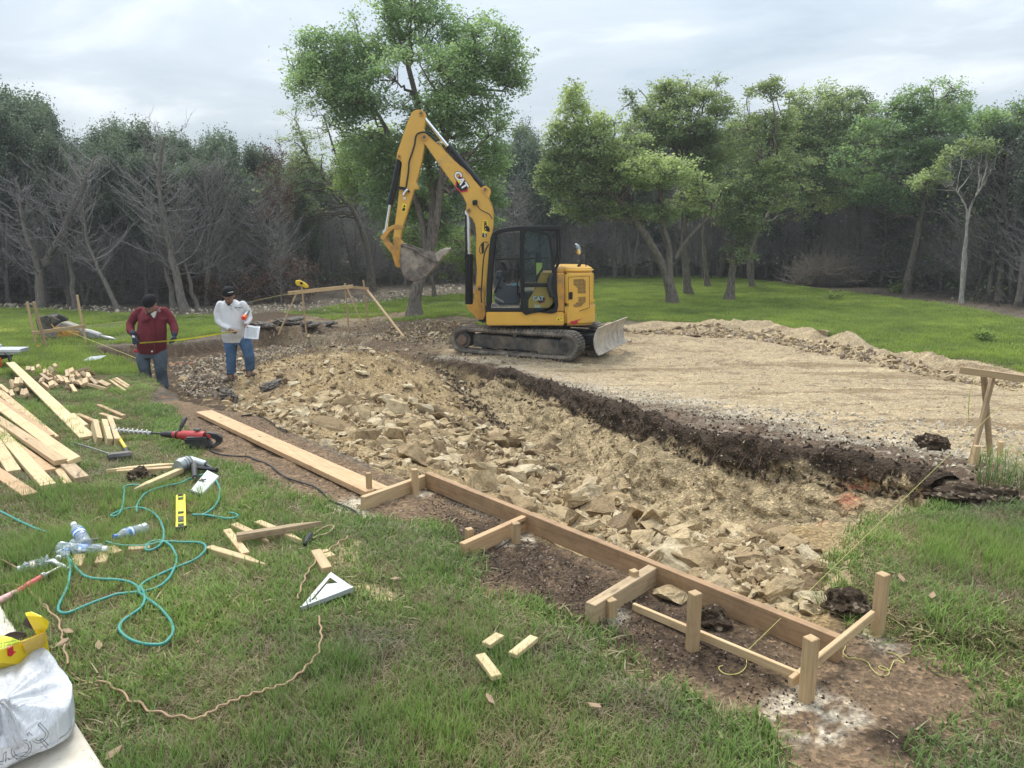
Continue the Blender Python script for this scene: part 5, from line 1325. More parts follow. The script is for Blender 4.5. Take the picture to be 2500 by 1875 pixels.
# ---- upper body
def rect(x0, y0, x1, y1): return [(x0, y0), (x1, y0), (x1, y1), (x0, y1)]
a = atY(*E2(555, 1200), YN); c = atY(*E2(1388, 1057), YN); ZB, ZS = a.z, c.z; X0, X1 = a.x, c.x
mb = MB(); mb.box(((X0 + X1) / 2, (YN + YF) / 2, (ZB + ZS) / 2), (X1 - X0, YF - YN, ZS - ZB)); ex(mb, 'side_skirt', M_YEL_P, None, .02, seg=2)
XR = atY(*E2(1700, 1000), YN + .4).x
def plan(x0, x1, y0, y1, r, n=8):
    pts = [(x0, y0)]
    for k in range(n + 1): t = -math.pi / 2 + (math.pi / 2) * k / n; pts.append((x1 - r * 1.15 + r * 1.15 * math.cos(t), y0 + r + r * math.sin(t)))
    for k in range(n + 1): t = (math.pi / 2) * k / n; pts.append((x1 - r * 1.15 + r * 1.15 * math.cos(t), y1 - r + r * math.sin(t)))
    pts.append((x0, y1)); return pts
ZT = atY(*E2(1500, 640), YN).z
def zprism(pts, z0, z1): return pts, z1 - z0, (z0 + z1) / 2
XE = atY(*E2(1393, 900), YN).x + .005
mb = MB(); zc = ZS + .15
mb.prism(plan(XE, XR - .015, YN + .015, YF - .015, .34), ZT - zc, 'Z', (ZT + zc) / 2); ex(mb, 'engine_cover', M_YEL_P, None, .03, seg=3, ang=50, sm=50)
mb = MB(); mb.prism(plan(XE, XR + .035, YN, YF, .40), zc + .005 - ZB, 'Z', (ZB + zc) / 2); cw = ex(mb, 'counterweight', M_YEL_P, None, .05, seg=3, ang=50, sm=50)
# rear bulge: slope between cover and counterweight
mb = MB(); mb.prism(plan(XE + .02, XR + .012, YN + .004, YF, .38), .10, 'Z', zc + .05); ex(mb, 'cover_ledge', M_YEL_P, cw, .03, seg=2, ang=50, sm=50)
# top hood, slightly overhanging
mb = MB(); mb.prism(plan(XE - .03, XR - .02, YN + .04, YF - .04, .32), .085, 'Z', ZT + .045); ex(mb, 'hood', M_YEL_P, None, .035, seg=3, ang=50, sm=50)
a0 = atY(*E2(1306, 1055), YN + .04); a1 = atY(*E2(1388, 640), YN + .04)
mb = MB(); mb.box(((a0.x + a1.x) / 2, (YN + YF) / 2 + .02, (ZS + ZT) / 2), (a1.x - a0.x + .03, YF - YN - .08, ZT - ZS)); ex(mb, 'side_cover', M_YEL_D, None, .02)
mb = MB(); mb.prism(xz([(1300, 600), (1395, 582), (1395, 640), (1300, 640)], YN + .1, E2), 1.6, off=YN + .9); ex(mb, 'rear_deck', M_YEL_D, None, .02)
# engine door with latch and grilles
mb = MB(); mb.prism(xz([(1432, 688), (1652, 676), (1652, 1008), (1432, 1086)], YN, E2), .012, off=YN + .0125); dr = ex(mb, 'engine_door', M_YEL_P, None, .004)
mb = MB(); o_ = xz([(1427, 683), (1657, 671), (1657, 1011), (1427, 1092)], YN, E2); i_ = xz([(1432, 688), (1652, 676), (1652, 1008), (1432, 1086)], YN, E2)
mb.ring_prism(o_, i_, .006, YN + .013); ex(mb, 'door_gap', M_BLK, dr)
mb = MB(); mb.box(Vector(((o_[0][0] * .86 + o_[1][0] * .14), YN + .001, atY(*E2(1475, 882), YN).z)), (.075, .03, .15)); ex(mb, 'door_latch', M_BLK, dr, .012, seg=2)
gmat, n, b, _ = new_mat('perforated_grille')
tc = n.nodes.new('ShaderNodeTexCoord').outputs['Object']; vo = n.nodes.new('ShaderNodeTexVoronoi'); vo.inputs['Scale'].default_value = 38; vo.inputs['Randomness'].default_value = .15
n.links.new(tc, vo.inputs['Vector']); n.links.new(ramp(n, vo.outputs['Distance'], [(.36, (.02, .015, .01)), (.42, (.42, .24, .05))]), b.inputs['Base Color']); b.inputs['Roughness'].default_value = .6
for P_ in ([(1485, 708), (1590, 700), (1616, 725), (1616, 858), (1530, 858), (1530, 800), (1485, 765)], [(1535, 895), (1616, 892), (1616, 945), (1560, 1000), (1482, 1010), (1482, 985), (1535, 945)]):
    mb = MB(); mb.prism(xz(P_, YN, E2), .006, off=YN + .004); ex(mb, 'grille', gmat, dr)
mb = MB(); mb.prism(xz([(1447, 1158), (1540, 1135), (1585, 1122), (1530, 1150), (1532, 1170), (1500, 1186), (1455, 1180)], YN, E2), .004, off=YN - .002); ex(mb, 'red_marking', M_REDP, cw)
mb = MB(); mb.prism(xz([(1303, 1112), (1372, 1114), (1372, 1151), (1303, 1149)], YN, E2), .003, off=YN - .0025); lb_ = ex(mb, 'warning_label', M_LBL)
mb = MB(); mb.prism(xz([(1312, 1143), (1325, 1120), (1336, 1143)], YN, E2), .003, off=YN - .005); mb.prism(xz([(1342, 1122), (1366, 1124), (1366, 1130), (1342, 1129)], YN, E2), .003, off=YN - .005); ex(mb, 'label_print', M_BLK, lb_)
# exhaust and mirror post
p = atY(*E2(1545, 600), YN + .75)
mb = MB(); mb.tube([p + Vector((-.02, 0, -.06)), p + Vector((-.01, 0, .06)), p + Vector((.06, 0, .19))], [.035, .035, .012], 12); mb.box(p + Vector((-.02, 0, -.02)), (.16, .14, .03)); ex(mb, 'exhaust_pipe', M_BLK, None, .004)
pm = [atY(*E2(*q), YN + .9) for q in ((1618, 590), (1618, 440), (1632, 405), (1600, 358), (1555, 352))]
mb = MB(); mb.tube(pm, .012, 8); mr0 = ex(mb, 'mirror_arm', M_BLK)
p = atY(*E2(1532, 385), YN + .88)
mb = MB(); mb.ball(p, .12, (.55, .35, 1.0), 14, Matrix.Rotation(R(-22), 3, 'Y')); ex(mb, 'mirror', plain('mirror_shell', (.25, .26, .26), .15, .8, var=.4, scale=10), mr0, smooth_=True)
mb = MB(); mb.ball(p + Vector((.02, -.045, -.05)), .055, (.55, .35, 1.0), 12, Matrix.Rotation(R(-22), 3, 'Y')); ex(mb, 'marker_lamp', M_LAMP, mr0, smooth_=True)

# ---- cab
YC0, YC1 = YN + .03, YN + 1.02
cabf = [(552, 1050), (556, 830), (570, 600), (585, 400), (598, 270), (622, 212), (680, 172), (780, 152), (900, 140), (1100, 136), (1338, 136), (1352, 152), (1354, 300), (1356, 420), (1352, 490), (1330, 560), (1302, 610), (1300, 660), (1304, 1050)]
def cab_side(Y, parent=None, near=True):
    o_ = xz(cabf, YC0, E2)
    mb = MB(); op = [(604, 1030), (606, 880), (612, 760), (626, 560), (640, 440), (648, 300), (660, 245), (700, 216), (780, 200), (860, 190), (1325, 190), (1330, 190), (1332, 300), (1330, 420), (1322, 480), (1306, 540), (1280, 600), (1275, 660), (1275, 1020)]
    mb.ring_prism(o_, xz(op, YC0, E2), .06, off=Y)
    return mb
mb = cab_side(YC0 + .03); cab = ex(mb, 'cab_frame', M_BLK, None, .01)
mb = cab_side(YC1 - .03); ex(mb, 'far_frame', M_BLK, cab, .01)
def bar(name, pts, Y0, Y1, parent, mat=M_BLK, bev=.008):
    mb = MB(); mb.prism(xz(pts, YC0, E2), Y1 - Y0, off=(Y0 + Y1) / 2); return ex(mb, name, mat, parent, bev)
bar('roof', [(612, 222), (680, 172), (780, 152), (900, 140), (1100, 136), (1338, 136), (1350, 150), (1350, 186), (900, 182), (700, 205)], YC0 - .01, YC1 + .01, cab)
bar('cab_floor', [(556, 1056), (556, 1022), (1304, 1022), (1304, 1056)], YC0 + .001, YC1, cab)
bar('rear_panel', [(1290, 600), (1304, 600), (1304, 1050), (1290, 1050)], YC0 + .07, YC1 - .07, cab, M_GREY)
bar('rear_wall', [(1140, 640), (1290, 640), (1290, 1022), (1030, 1022), (1030, 930)], YC0 + .10, YC1 - .1, cab, M_YEL_D)
bar('floor_mat', [(600, 1019), (912, 1019), (912, 1010), (600, 1010)], YC0 + .06, YC1 - .08, cab, plain('dusty_mat', (.28, .24, .18), .9, var=.3, scale=20))
# centre post and near front door opening edge
bar('door_post', [(915, 165), (960, 165), (965, 1050), (920, 1050)], YC0 - .012, YC0 + .055, cab)
# the latched door and its panes
do = [(935, 168), (1080, 176), (1200, 208), (1235, 255), (1258, 380), (1276, 520), (1300, 660), (1306, 800), (1306, 1052), (1100, 1052), (935, 1052), (935, 600)]
di = [(966, 225), (1080, 216), (1185, 232), (1212, 275), (1232, 400), (1248, 520), (1252, 640), (1250, 800), (1268, 900), (1262, 1020), (968, 1015), (964, 600)]
mb = MB(); mb.ring_prism(xz(densify(do), YC0, E2), xz(densify(di), YC0, E2), .045, off=YC0 - .04); door = ex(mb, 'door', M_BLK, None, .006)
bar('door_crossbar', [(962, 745), (1240, 745), (1240, 785), (962, 790)], YC0 - .062, YC0 - .02, door)
mb = MB(); mb.prism(xz(densify(di), YC0, E2), .006, off=YC0 - .035); ex(mb, 'door_glass', M_GLASS, door)
pts_ = [atY(*E2(*q), YC0 - .09) for q in ((1262, 640), (1232, 700), (1226, 800), (1248, 880), (1290, 900))]
mb = MB(); mb.tube(pts_, [.022, .045, .05, .045, .02], 10); ex(mb, 'door_handle', M_BLKM, door, smooth_=True)
for yy in (270, 410):
    pts_ = [atY(*E2(x, yy + y), YC0 - .075) for x, y in ((962, -10), (982, 0), (986, 30), (966, 44))]
    mb = MB(); mb.tube(pts_, .012, 7); ex(mb, 'hinge', M_BLK, door)
# glazing of the far side, front and rear
mb = MB(); mb.prism(xz([(620, 1000), (640, 440), (650, 280), (690, 222), (1320, 195), (1322, 480), (1270, 610), (1270, 640), (620, 800)], YC0, E2), .006, off=YC1 - .03); ex(mb, 'far_window', glass_mat('clear_glass', (.88, .90, .90), .08), cab)
bar('far_rail', [(640, 508), (1250, 488), (1250, 505), (640, 524)], YC1 - .07, YC1 - .04, cab)
bar('far_post', [(1130, 195), (1142, 195), (1155, 500), (1142, 500)], YC1 - .07, YC1 - .04, cab)
a_, c_ = atY(*E2(566, 1000), YC0), atY(*E2(610, 240), YC0)
mb = MB(); vs_ = [mb.bm.verts.new(v) for v in ((a_.x + .01, YC0 + .07, a_.z), (a_.x + .01, YC1 - .07, a_.z), (c_.x + .01, YC1 - .07, c_.z), (c_.x + .01, YC0 + .07, c_.z))]; mb.bm.faces.new(vs_)
bmesh.ops.solidify(mb.bm, geom=mb.bm.faces[:], thickness=.006); ex(mb, 'windscreen', M_GLASS, cab)
# inside
bar('console', [(640, 1010), (650, 640), (720, 640), (760, 790), (920, 800), (920, 1010)], YC1 - .36, YC1 - .08, cab, M_GREY, .02)
for q in ((678, 685), (750, 725), (700, 797)):
    p = atY(*E2(*q), YC1 - .37); mb = MB(); mb.cyl(p, p + Vector((0, -.012, 0)), .03, 14); ex(mb, 'vent', M_BLKM, cab)
bar('seat_cushion', [(900, 850), (1130, 850), (1140, 930), (905, 930)], YC0 + .25, YC1 - .30, cab, M_BLKM, .03)
bar('seat_back', [(1085, 420), (1150, 425), (1175, 850), (1090, 850)], YC0 + .27, YC1 - .32, cab, M_BLKM, .03)
bar('seat_base', [(930, 930), (1110, 930), (1110, 1015), (930, 1015)], YC0 + .3, YC1 - .35, cab, M_BLKM, .01)
def ctube(name, pts, Y, r, mat=M_BLKM, par=None):
    mb = MB(); mb.tube([atY(*E2(*q[:2]), Y + (q[2] if len(q) > 2 else 0)) for q in pts], r, 8); return ex(mb, name, mat, par or cab, smooth_=True)
ctube('control_lever', [(890, 880), (885, 690), (850, 610), (835, 605)], YC0 + .25, .016)
ctube('joystick_grip', [(898, 700), (880, 640), (855, 608)], YC0 + .30, .03)
ctube('drive_lever', [(640, 860), (700, 700), (735, 620)], YC0 + .35, .010)
ctube('drive_lever', [(655, 850), (715, 690), (750, 640)], YC0 + .55, .010)
bar('monitor', [(700, 545), (740, 535), (785, 625), (750, 630)], YC1 - .30, YC1 - .1, cab, M_BLKM)
ctube('grab_rail', [(905, 800), (886, 760), (884, 520), (895, 490), (905, 480)], YC0 + .06, .011)
bar('seat_belt', [(820, 790), (890, 760), (890, 800), (840, 800)], YC1 - .38, YC1 - .37, cab, plain('blue_cloth', (.12, .38, .48), .8))
bar('foot_pedal', [(640, 905), (745, 962), (735, 975), (632, 925)], YC0 + .25, YC0 + .45, cab, plain('worn_pedal', (.22, .2, .18), .6))
bar('foot_rest', [(612, 1012), (622, 975), (655, 970), (695, 1000), (697, 1012)], YC0 + .12, YC0 + .3, cab, plain('worn_pedal', (.22, .2, .18), .6))
# yellow battery box seen through the lower pane, with badge and number
mb = MB(); mb.prism(xz([(1003, 930), (1092, 795), (1216, 795), (1236, 860), (1268, 900), (1266, 1018), (1003, 1018)], YC0, E2), .05, off=YC0 + .055); bx_ = ex(mb, 'side_panel', M_YEL_P, None, .01)
mb = MB(); P_ = [(1050, 905), (1092, 842), (1160, 842), (1182, 860), (1182, 1010), (1050, 1010)]; mb.ring_prism(xz(P_, YC0, E2), xz([(1053, 908), (1095, 846), (1158, 846), (1178, 862), (1178, 1006), (1053, 1006)], YC0, E2), .006, off=YC0 + .027); ex(mb, 'panel_edge', M_YEL_D, bx_)
mb = MB(); mb.prism(xz([(1085, 530), (1152, 530), (1148, 580), (1112, 640), (1090, 665)], YC0, E2), .002, off=YC0 - .028); ex(mb, 'window_sticker', plain('sticker_green', (.45, .50, .10), .6, var=.35, scale=60), door)
def text(body, uv, Y, f, size_px, mat, parent, name, rot=0, sx=1, bold=.0, ex_=.002, align='CENTER', italic=0.0):
    cu = bpy.data.curves.new(name, 'FONT'); cu.body = body; cu.align_x = align; cu.align_y = 'CENTER'
    p = atY(*f(*uv), Y); cu.size = size_px / FPX * Y * 1.35 ; cu.extrude = ex_; cu.offset = bold; cu.shear = italic
    o = bpy.data.objects.new(name, cu); col.objects.link(o); cu.materials.append(mat); o.parent = parent
    o.location = p - EX.location; o.rotation_euler = Euler((math.pi / 2, -rot, 0), 'XYZ'); o.scale = (sx, 1, 1)
    return o
def badge(uv, Y, f, s, parent, rot=0, back=M_BLK):
    """white CAT on a dark hexagon with a small yellow triangle"""
    p = atY(*f(*uv), Y) - EX.location; root = MB()
    k = s / FPX * Y
    M_ = Matrix.Translation(p) @ Matrix.Rotation(rot, 4, 'Y')
    def pr(pts, t, off): root.prism([(x * k, z * k) for x, z in pts], t, off=off, M=M_)
    pr([(-.55, .10), (-.1, .42), (.95, .40), (1.42, -.02), (1.10, -.72), (.30, -.95), (-.2, -.55)], .003, 0)
    o = root.build('badge', back, parent)
    r2 = MB(); r2.ring_prism([(x * k, z * k) for x, z in [(-.55, .10), (-.1, .42), (.95, .40), (1.42, -.02), (1.10, -.72), (.30, -.95), (-.2, -.55)]], [(x * k * .82 + .07 * k, z * k * .82 - .02 * k) for x, z in [(-.55, .10), (-.1, .42), (.95, .40), (1.42, -.02), (1.10, -.72), (.30, -.95), (-.2, -.55)]], .003, -.003, M_)
    r2.build('badge_rim', M_REDP, o)
    cu = bpy.data.curves.new('lettering', 'FONT'); cu.body = 'CAT'; cu.align_x = 'CENTER'; cu.align_y = 'CENTER'; cu.size = 1.05 * k; cu.offset = .045 * k; cu.extrude = .001
    t_ = bpy.data.objects.new('lettering', cu); col.objects.link(t_); cu.materials.append(M_WHITE); t_.parent = o
    t_.matrix_local = M_ @ Matrix.Translation((0, -.007, 0)) @ Matrix.Rotation(math.pi / 2, 4, 'X')
    cu = bpy.data.curves.new('letter_outline', 'FONT'); cu.body = 'CAT'; cu.align_x = 'CENTER'; cu.align_y = 'CENTER'; cu.size = 1.05 * k; cu.offset = .10 * k; cu.extrude = .001
    t_ = bpy.data.objects.new('letter_outline', cu); col.objects.link(t_); cu.materials.append(M_BLK); t_.parent = o
    t_.matrix_local = M_ @ Matrix.Translation((0, -.004, 0)) @ Matrix.Rotation(math.pi / 2, 4, 'X')
    r3 = MB(); r3.prism([(-.30 * k, -.36 * k), (.22 * k, -.36 * k), (-.02 * k, -.02 * k)], .002, off=-.009, M=M_); r3.build('badge_triangle', M_LBL, o)
    return o
badge((1108, 912), YC0 + .025, E2, 13.0, bx_)
text('306', (1100, 996), YC0 + .024, E2, 7.5, M_WHITE, bx_, 'model_number', bold=.002)

# ---- boom, stick, bucket
def pl(name, pts, Y, th, mat, f=E1, parent=None, bev=.012, sm=0, seg=2):
    mb = MB(); q = xz(densify(pts) if sm else pts, YB, f); mb.prism(q, th, off=Y); return ex(mb, name, mat, parent, bev, seg=seg)
boom = pl('boom', [(326, 240), (345, 222), (368, 232), (440, 296), (560, 416), (650, 505), (700, 562), (738, 615), (762, 670), (768, 730), (766, 790), (752, 860), (742, 930), (730, 1050), (720, 1180), (714, 1250), (708, 1312), (680, 1330), (655, 1300), (652, 1230), (662, 1130), (666, 1050), (660, 960), (663, 850), (656, 775), (638, 738), (612, 716), (600, 690), (604, 650), (580, 600), (500, 500), (430, 402), (360, 300), (332, 268)], YB, .26, M_YEL_P)
pl('boom_ear', [(684, 560), (705, 542), (722, 538), (745, 556), (752, 575), (744, 600), (738, 622), (720, 600)], YB, .30, M_YEL_P, parent=boom)
pl('swing_bracket', [(652, 1170), (680, 1145), (702, 1150), (712, 1200), (720, 1320), (705, 1352), (670, 1350), (650, 1325), (606, 1280), (604, 1262), (640, 1262), (650, 1240)], YB, .46, M_YEL_D)
mb = MB(); p = atY(*E1(700, 1345), YB); mb.cyl(p + Vector((0, 0, -.08)), p + Vector((0, 0, .25)), .09, 16); mb.box(p + Vector((.18, 0, -.02)), (.4, .3, .14)); ex(mb, 'swing_post', M_BLK, None, .01)
stick = pl('stick', [(268, 90), (290, 76), (318, 72), (346, 86), (353, 104), (350, 150), (343, 190), (352, 232), (345, 300), (330, 385), (310, 460), (294, 520), (309, 545), (308, 560), (282, 560), (268, 610), (238, 710), (208, 800), (196, 870), (176, 905), (156, 900), (156, 840), (165, 770), (182, 650), (196, 520), (208, 400), (200, 385), (174, 372), (178, 340), (204, 262), (236, 165)], YB, .20, M_YEL_P)
def pin(q, r, Y0, Y1, parent, mat=M_YEL_D, name='pivot_pin'):
    p = atY(*E1(*q), YB); mb = MB(); mb.cyl(Vector((p.x, Y0, p.z)), Vector((p.x, Y1, p.z)), r, 16); return ex(mb, name, mat, parent)
for q, r, w, par in (((327, 97), .055, .13, stick), ((347, 243), .07, .16, boom), ((716, 562), .05, .17, boom), ((617, 690), .06, .15, boom), ((193, 360), .04, .13, stick), ((176, 865), .055, .14, stick), ((684, 1165), .075, .25, boom)):
    pin(q, r, YB - w, YB + w, par); pin(q, r * .45, YB - w - .012, YB - w, par, M_TFR, 'pin_bolt')
def cylinder(name, a, b_, c_, r, rr_, dy=0, parent=None):
    A, B, C_ = (atY(*E1(*q), YB) + Vector((0, dy, 0)) for q in (a, b_, c_))
    mb = MB(); mb.cyl(A, B, r, 18); mb.cyl(B - (B - A).normalized() * .10, B + (B - A).normalized() * .02, r * 1.12, 18); o = ex(mb, name, M_BLK, parent, smooth_=False, sm=30)
    mb = MB(); mb.cyl(B, C_, rr_, 14); mb.cyl(C_ - Vector((0, .07, 0)), C_ + Vector((0, .07, 0)), rr_ * 1.7, 14); ex(mb, 'rod', M_CHR, o, sm=30)
    mb = MB(); off = Vector((0, -r * 1.2, 0)) + (B - A).cross(Vector((0, 1, 0))).normalized() * r * .6; mb.tube([A.lerp(B, .15) + off, A.lerp(B, .9) + off, B + off * .5], .012, 6); ex(mb, 'oil_pipe', M_BLKM, o)
cylinder('stick_cylinder', (706, 555), (490, 300), (332, 108), .068, .034, 0)
cylinder('bucket_cylinder', (192, 372), (132, 648), (103, 820), .062, .03, 0)
cylinder('boom_cylinder', (617, 1262), (617, 962), (612, 700), .082, .04, -.02)
mb = MB(); mb.prism(xz([(590, 700), (604, 706), (604, 1000), (592, 1010)], YB, E1), .10, off=YB + .10); ex(mb, 'hose_guard', M_BLKM)
# bucket linkage
def arcband(name, pts, w, Y, th, mat, parent=None):
    P_ = [np.array(p, float) for p in pts]; L_, R_ = [], []
    for i, p in enumerate(P_):
        t = P_[min(i + 1, len(P_) - 1)] - P_[max(i - 1, 0)]; t /= np.linalg.norm(t); nrm = np.array((-t[1], t[0]))
        L_.append(tuple(p + nrm * w / 2)); R_.append(tuple(p - nrm * w / 2))
    return pl(name, L_ + R_[::-1], Y, th, mat, parent=parent, bev=.004, seg=1)
lk = arcband('curved_link', [(203, 790), (180, 786), (155, 790), (130, 805), (112, 828), (98, 852)], 24, YB, .24, M_YEL_D)
arcband('straight_link', [(98, 852), (112, 885), (135, 915), (160, 945)], 26, YB, .28, M_YEL_D)
pin((98, 853), .055, YB - .16, YB + .16, lk); pin((203, 792), .04, YB - .14, YB + .14, lk)
bk = pl('bucket_hanger', [(172, 866), (192, 862), (214, 892), (218, 960), (212, 1030), (196, 1040), (172, 1030), (160, 990), (148, 950), (158, 920), (160, 885)], YB, .32, M_YEL_D)
pin((176, 865), .05, YB - .17, YB + .17, bk); pin((162, 945), .05, YB - .17, YB + .17, bk)
W2 = .35
sidepts = [(216, 892), (250, 902), (300, 922), (345, 938), (395, 946), (425, 944), (448, 930), (462, 960), (432, 1005), (400, 1045), (370, 1078), (330, 1104), (295, 1114), (255, 1106), (228, 1078), (212, 1030), (206, 1000)]
bucket = pl('bucket', sidepts, YB - W2 + .012, .024, M_BUCK, bev=.004, seg=1)
pl('side_plate', sidepts, YB + W2 - .012, .024, M_BUCK, parent=bucket, bev=.004, seg=1)
mb = MB()
outer = [(448, 930), (464, 958), (432, 1008), (400, 1049), (370, 1082), (330, 1108), (293, 1118), (252, 1110), (224, 1080), (208, 1032), (202, 1000), (212, 890)]
inner = [(446, 932), (460, 956), (430, 1002), (398, 1042), (368, 1075), (329, 1100), (295, 1110), (256, 1102), (230, 1076), (216, 1030), (210, 1000), (218, 894)]
mb.prism(xz(outer + inner[::-1], YB, E1), 2 * W2 - .04, off=YB); ex(mb, 'bucket_shell', M_BUCK, bucket)
arcband('edge_rib', [(216, 896), (250, 908), (300, 930), (345, 958), (400, 985), (440, 1000)], 9, YB - W2 - .012, .02, M_BUCK, bucket)
pl('cutting_edge', [(418, 950), (450, 925), (470, 930), (464, 962), (440, 998), (428, 985)], YB, 2 * W2 + .03, M_WORN, parent=bucket, bev=.006)
for k in range(5):
    yy = YB - W2 + .05 + k * (2 * W2 - .1) / 4
    pl('bucket_tooth', [(448, 928), (470, 918), (503, 922), (500, 932), (476, 962), (462, 962)], yy, .06, M_WORN, parent=bucket, bev=.006)
# hoses on the boom and stick
def hose(pts, r, Y, mat=M_BLKM, name='hose', parent=None):
    mb = MB(); P_ = densify_open([tuple(p) for p in pts]); mb.tube([atY(*E1(*q), YB) + Vector((0, Y - YB, 0)) for q in P_], r, 7); return ex(mb, name, mat, parent, smooth_=True)
def densify_open(pts, n=5):
    pts = [np.array(p, float) for p in pts]; out = []
    ext = [2 * pts[0] - pts[1]] + pts + [2 * pts[-1] - pts[-2]]
    for i in range(1, len(ext) - 2):
        p0, p1, p2, p3 = ext[i - 1:i + 3]
        for j in range(n):
            t = j / n; out.append(0.5 * ((2 * p1) + (-p0 + p2) * t + (2 * p0 - 5 * p1 + 4 * p2 - p3) * t * t + (-p0 + 3 * p1 - 3 * p2 + p3) * t ** 3))
    out.append(pts[-1]); return out
hose([(430, 268), (400, 245), (365, 218), (325, 215), (297, 235), (287, 290), (270, 345), (254, 395), (250, 450), (240, 520), (236, 545), (228, 575)], .018, YB - .15)
hose([(245, 560), (228, 580), (220, 600)], .028, YB - .15, M_CHR, 'coupling')
pl('hose_clamp', [(180, 540), (228, 548), (258, 570), (256, 582), (225, 566), (180, 556)], YB - .13, .05, M_BLK, bev=.004)
hose([(425, 262), (470, 330), (540, 400), (620, 470), (680, 560), (735, 615), (765, 690), (762, 760)], .012, YB - .11, M_YEL_D, 'pipe')
hose([(664, 650), (690, 685), (740, 710), (760, 740)], .007, YB - .14)
pl('work_lamp', [(640, 628), (668, 625), (672, 645), (655, 660), (640, 655)], YB - .17, .08, M_BLK, bev=.01)
hose([(744, 890), (722, 935), (712, 1000), (705, 1100), (700, 1180), (703, 1230)], .014, YN - .02 + .12)
pl('front_mirror', [(700, 885), (716, 880), (716, 940), (703, 950)], YN + .2, .12, M_BLK, bev=.01)
hose([(740, 880), (715, 878), (695, 900), (690, 930), (700, 950)], .008, YN + .15, name='mirror_bracket')
pl('cab_lamp', [(722, 790), (738, 782), (750, 800), (748, 820), (732, 815)], YN + .3, .09, M_BLK, bev=.01)
# print on boom and stick
slope = math.atan2(-(600 - 480), 90)
badge((566, 505), YB - .134, E1, 21, boom, R(58))
pl('sticker', [(703, 748), (733, 749), (727, 857), (697, 852)], YB - .1315, .003, M_LBL, parent=boom, bev=0)
pl('sticker_base', [(700, 826), (727, 829), (725, 855), (698, 851)], YB - .1335, .003, M_BLK, parent=boom, bev=0)
t_ = text('HOLT', (716, 786), YB - .135, E1, 6.5, M_BLK, boom, 'lettering', rot=R(-86), bold=.006); t_.rotation_euler = Euler((math.pi / 2, R(86), 0), 'XYZ')
t_ = text('CAT', (713, 841), YB - .137, E1, 4, M_WHITE, boom, 'lettering', bold=.002); t_.rotation_euler = Euler((math.pi / 2, R(88), 0), 'XYZ')
pl('sticker', [(213, 645), (237, 650), (231, 697), (204, 694)], YB - .1015, .003, M_LBL, parent=stick, bev=0)
pl('sticker_print', [(214, 672), (230, 676), (226, 692), (208, 690)], YB - .1035, .003, M_BLK, parent=stick, bev=0)
pl('sticker_print', [(216, 668), (224, 652), (231, 670)], YB - .1035, .003, M_BLK, parent=stick, bev=0)
pl('white_label', [(218, 606), (232, 608), (231, 622), (216, 620)], YB - .1015, .003, M_WHITE, parent=stick, bev=0)
# ------------------------------------------------------------------ the two workmen
def E4(x, y): return (280 + x / 5.821, 680 + y / 5.821)
U4 = 1 / 5.821 / FPX * 13.4      # metres per pixel of that enlargement at the men
def fuse(mb, name, mat, parent, voxel=.012, smooth_it=3, off=None, factor=.5):
    bm = mb.bm; bmesh.ops.recalc_face_normals(bm, faces=bm.faces)
    if off is not None: bmesh.ops.translate(bm, verts=bm.verts, vec=-Vector(off))
    me = bpy.data.meshes.new(name); bm.to_mesh(me); bm.free()
    o = bpy.data.objects.new(name, me); col.objects.link(o)
    m1 = o.modifiers.new('r', 'REMESH'); m1.mode = 'VOXEL'; m1.voxel_size = voxel; m1.use_smooth_shade = True
    m2 = o.modifiers.new('s', 'SMOOTH'); m2.iterations = smooth_it; m2.factor = factor
    dg = bpy.context.evaluated_depsgraph_get(); me2 = bpy.data.meshes.new_from_object(o.evaluated_get(dg)); me2.name = name
    o.modifiers.clear(); o.data = me2
    me2.materials.clear(); me2.materials.append(mat); o.parent = parent
    for p in me2.polygons: p.use_smooth = True
    return o
def loft(mb, rings, n=18, sq=1.0):
    """rings: (centre, half width, half depth, [tilt quaternion]) stacked bottom to top"""
    L = []
    for r_ in rings:
        c, a, b_ = Vector(r_[0]), r_[1], r_[2]; q = r_[3] if len(r_) > 3 else None
        ring = []
        for k in range(n):
            t = 2 * math.pi * k / n; ct, st = math.cos(t), math.sin(t)
            v = Vector((a * math.copysign(abs(ct) ** sq, ct), b_ * math.copysign(abs(st) ** sq, st), 0))
            if q is not None: v = q @ v
            ring.append(mb.bm.verts.new(c + v))
        L.append(ring)
    for a, b_ in zip(L[:-1], L[1:]):
        for k in range(n): mb.bm.faces.new((a[k], a[(k + 1) % n], b_[(k + 1) % n], b_[k]))
    mb.bm.faces.new(L[0][::-1]); mb.bm.faces.new(L[-1])
def limb(mb, pts, rads, n=14):
    P_ = [Vector(p) for p in pts]; mb.tube(P_, rads, n)
    for p, r_ in zip(P_, rads): mb.ball(p, r_ * .98, seg=12)
def cloth_mat(name, c, fold=9, depth=.02, var=.25, scale=(1, 1, 1), extra=None):
    m, n, b, _ = new_mat(name)
    tc = n.nodes.new('ShaderNodeTexCoord').outputs['Object']
    f = noise(n, mapping(n, tc, scale), fold, 4, .55, 1.2); f2 = noise(n, tc, 90, 3)
    cc = ramp(n, noise(n, tc, 5, 4, .6), [(.3, tuple(x * (1 - var) for x in c)), (.7, tuple(x * (1 + var) for x in c))])
    n.links.new(cc, b.inputs['Base Color']); b.inputs['Roughness'].default_value = .9; b.inputs['Specular IOR Level'].default_value = .2
    ad = n.nodes.new('ShaderNodeMath'); ad.operation = 'MULTIPLY_ADD'; n.links.new(f2, ad.inputs[0]); ad.inputs[1].default_value = .04; n.links.new(f, ad.inputs[2])
    bump(n, b, ad.outputs[0], .75, depth)
    return m
